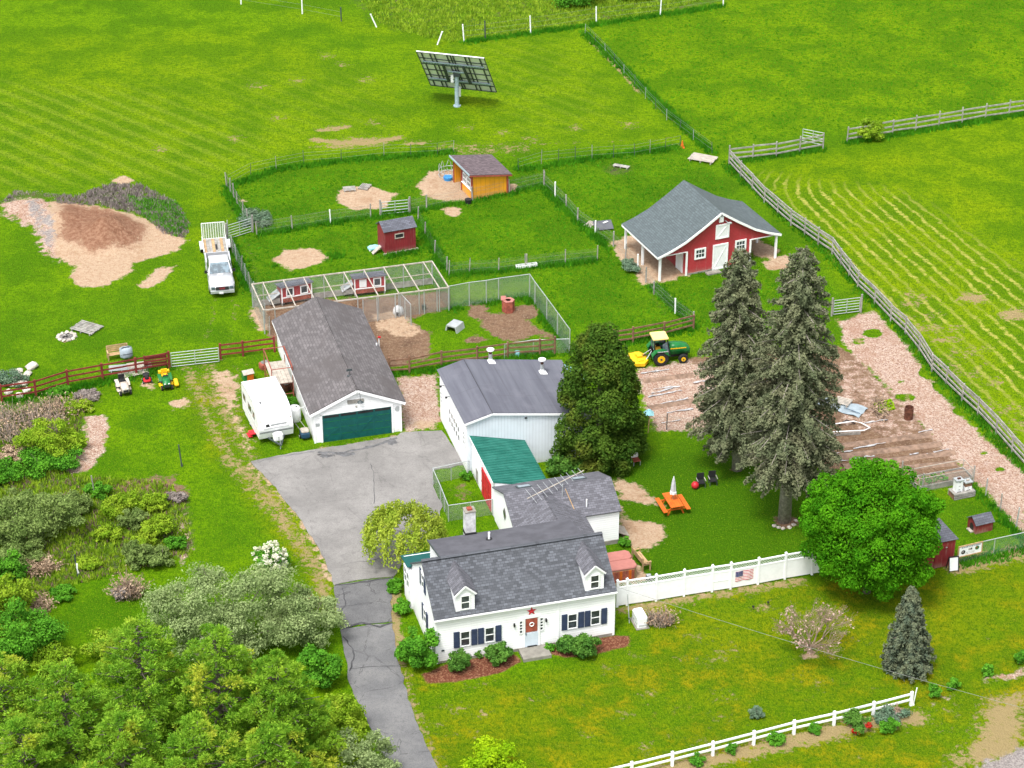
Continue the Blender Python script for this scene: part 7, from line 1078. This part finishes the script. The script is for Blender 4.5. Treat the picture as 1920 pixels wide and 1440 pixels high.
tp = thing('garden_tarp', 'grey-blue plastic sheet with a pallet on the garden soil', 'tarp', G(1578, 763), R(-32)); nn = 8; V = [((i / nn - .5) * 3.4, (j / nn - .5) * 1.6, .06 + .05 * math.sin(i * 2.1 + j * 1.7) + random.uniform(0, .04)) for i in range(nn + 1) for j in range(nn + 1)]; mesh(tp, 'sheet', 'tarp', V, [(i * (nn + 1) + j, (i + 1) * (nn + 1) + j, (i + 1) * (nn + 1) + j + 1, i * (nn + 1) + j + 1) for i in range(nn) for j in range(nn)], True); mesh(tp, 'fold', 'navy', [(.3, -.3, .17), (1.6, -.45, .17), (1.6, -.39, .18), (.3, -.24, .18)], [(0, 1, 2, 3)])
plank_stack('pallet', 'white slatted pallet on the grey garden sheet', 1580, 757, R(-30), 1.2, 1.0, 5, 'pale_wood', .24, .07)
o = thing('hoop_frame', 'low white pipe frame lying over a garden bed', 'frame', G(1600, 805), R(8)); MB().tube([(-2.1, -.45, .2), (.6, -.6, .22), (1.1, -.3, .22), (.7, .35, .25), (.2, .6, .3), (-2.0, .4, .25)], .045, 6).build(o, 'pipe_hoop', 'white_metal'); bx(o, 'bed_board', 'grey_wood', (-.9, -.75, .12), (2.4, .05, .2)); MB().tube([(-.9, .6, .1), (-.3, .75, .35), (.3, .6, .1)], .05, 6).build(o, 'black_hose', 'dark')
for k in range(4):
    a, b = G(1638 + k * 3, 760 + k * 5), G(1672 + k * 2, 752 + k * 5); n = 130; t_ = rng.random(n); C = np.stack([(b.x - a.x) * t_, (b.y - a.y) * t_ + rng.normal(0, .05, n), rng.uniform(.02, .18, n)], 1); q = thing('seedling_row', ('lime green lettuce row, farthest of four' if k == 0 else 'lime green lettuce row, nearest of four' if k == 3 else ('lime green lettuce row, second from the far side' if k == 1 else 'lime green lettuce row, second from the near side')), 'vegetables', a, 0, 'lettuce rows in the garden'); fastmesh('foliage', leaves(C, np.tile([0, 0, 1.], (n, 1)), .11), 4, 'leaf_lime', q); q.children[0]['kind'] = 'stuff'
o_, a_, l_ = frame((1722, 922), (1822, 903)); rbd = thing('raised_bed', 'long wooden raised bed with wire cover beside the bee hives', 'raised bed', o_, a_); [bx(rbd, 'bed_side', 'grey_wood', (l_ / 2, y, .2), (l_, .06, .4)) for y in (0, 1.3)]; [bx(rbd, 'bed_end', 'grey_wood', (x, .65, .2), (.06, 1.24, .4)) for x in (0, l_)]; bx(rbd, 'bed_soil', 'soilbed', (l_ / 2, .65, .15), (l_ - .1, 1.2, .3)); [tube(rbd, 'cover_post', 'pale_wood', (x, y, .3), (x, y, 1.0), .03) for x in (0, l_) for y in (0, 1.3)]; [bar(rbd, 'cover_rail', 'pale_wood', (0, y, 1.0), (l_, y, 1.0), .04, .04) for y in (0, 1.3)]; [bar(rbd, 'cover_rail', 'pale_wood', (x, 0, 1.0), (x, 1.3, 1.0), .04, .04) for x in (0, l_)]; mesh(rbd, 'cover_wire', 'chain_link', [(0, 0, .4), (l_, 0, .4), (l_, 0, 1), (0, 0, 1)], [(0, 1, 2, 3)]); n = 160; C = np.stack([rng.uniform(.3, l_ * .6, n), rng.uniform(.2, 1.1, n), rng.uniform(.3, .48, n)], 1); fl2 = fastmesh('seedlings', leaves(C, np.tile([0, 0, 1.], (n, 1)), .13), 4, 'leaf_green', rbd); fl2['kind'] = 'stuff'
o_, a_, l_ = frame((1789, 938), (1827, 930)); bp = thing('hive_stand', 'low weathered pallet stand under the white bee hives', 'stand', o_, a_); [bx(bp, 'stand_board', 'grey_wood', (.75, -.05, z), (1.6, .05, .09)) for z in (.08, .22, .36)]; [bx(bp, 'stand_board', 'grey_wood', (.75, .75, z), (1.6, .05, .09)) for z in (.08, .22, .36)]; [bx(bp, 'deck_board', 'grey_wood', (.75, .0 + k * .15, .43), (1.6, .13, .04)) for k in range(6)]; [bx(bp, 'stand_end', 'brown_wood', (x, .35, .2), (.06, .76, .38)) for x in (0, 1.5)]
for x, lab, bs_ in ((.42, 'taller white bee hive with a brick on its lid', ('white_paint', 'white_paint', 'white_paint')), (1.12, 'shorter bee hive with one brown weathered box', ('white_paint', 'brown_wood'))):
    g_ = bp.matrix_basis @ Vector((x, .38, .45)); hv = thing('bee_hive', lab, 'bee hive', g_, a_); z = 0
    for m_ in bs_: bx(hv, 'hive_box', m_, (0, 0, z + .14), (.5, .42, .275)); bx(hv, 'hand_grip', 'dark', (0, -.213, z + .18), (.12, .01, .03)); z += .28
    bx(hv, 'hive_lid', 'galv', (0, 0, z + .04), (.58, .5, .08)); bx(hv, 'lid_brick', 'rust' if x < 1 else 'pale_wood', (.02, 0, z + .12), (.22, .12, .08)); bx(hv, 'hive_entrance', 'dark', (0, -.214, .03), (.3, .02, .03))
# signs
fa, fb = Vector((*GV([(1796, 1058)])[0], 0)), Vector((*GV([(1839, 1048)])[0], 0)); d = fb - fa; Ls = 1.65; sg = thing('farm_banner', 'white farm sign in a brown wooden frame hung on the chain-link fence', 'sign', fa + Vector((-.05, -.1, .62)), math.atan2(d.y, d.x)); bx(sg, 'sign_board', 'white_metal', (Ls / 2, 0, .38), (Ls, .03, .72)); [bx(sg, 'sign_frame', 'tan_wood', (Ls / 2, -.01, z), (Ls + .14, .06, .07)) for z in (.0, .77)]; [bx(sg, 'sign_frame', 'tan_wood', (x, -.01, .385), (.07, .06, .7)) for x in (-.035, Ls + .035)]
for x, z, m_ in ((.32, .30, 'dark'), (1.32, .42, 'tractor_green')): MB().tube([(x, -.018, z), (x, -.024, z)], [.15, .15], 14).build(sg, 'round_picture', m_); MB().tube([(x - .03, -.026, z + .03), (x - .03, -.03, z + .03)], [.07, .06], 8).build(sg, 'picture_spot', 'brick_red' if x > 1 else 'grey_wood')
bx(sg, 'centre_picture', 'grey_wood', (.82, -.02, .44), (.26, .01, .16)); bx(sg, 'centre_picture_shade', 'dark', (.9, -.026, .46), (.1, .006, .1))
for z, x0, x1, m_ in ((.64, .2, 1.5, 'flag_blue'), (.24, .55, 1.1, 'fabric_grey'), (.14, .5, 1.15, 'fabric_grey')):
    x = x0
    while x < x1: w_ = random.uniform(.03, .09); bx(sg, 'letter_mark', m_, (x + w_ / 2, -.019, z + random.uniform(-.01, .01)), (w_, .008, random.uniform(.04, .075))); x += w_ + random.uniform(.02, .06)
o = thing('sandwich_board', 'blank white sandwich board in a black frame by the red shed', 'sign', G(1786, 1070), R(12)); slabo(o, 'board_panel', 'white_metal', [(-.28, -.18, .12), (.28, -.18, .12), (.28, .02, .98), (-.28, .02, .98)], .03); [bar(o, 'board_frame', 'dark', (s * .31, -.2, 0), (s * .31, .03, 1.05), .05, .06) for s in (-1, 1)]; [bar(o, 'rear_leg', 'dark', (s * .31, .35, 0), (s * .31, .05, 1.03), .05, .05) for s in (-1, 1)]; bx(o, 'top_bar', 'dark', (0, .03, 1.04), (.66, .06, .05))
o = thing('bird_feeder', 'pale teal roofed bird feeder on a stake at the cedar edge', 'bird feeder', G(1216, 800)); tube(o, 'stake', 'tan_wood', (0, 0, 0), (0, 0, 1.0), .04); MB().loft([[(-.35, -.3, 1.05), (.35, -.3, 1.05), (.35, .3, 1.05), (-.35, .3, 1.05)], [(-.06, -.06, 1.4), (.06, -.06, 1.4), (.06, .06, 1.4), (-.06, .06, 1.4)]]).build(o, 'feeder_roof', 'aqua_plastic'); bx(o, 'feeder_tray', 'dark', (0, 0, .98), (.5, .4, .06))
o = thing('garden_chair', 'folded red and white chair under the right edge of the cedar', 'chair', G(1192, 870), R(20)); bx(o, 'seat', 'brick_red', (0, 0, .35), (.5, .5, .06)); bx(o, 'backrest', 'white_metal', (0, .25, .65), (.5, .05, .5)); [bx(o, 'leg', 'galv', (s * .24, y, .17), (.04, .04, .35)) for s in (-1, 1) for y in (-.22, .22)]
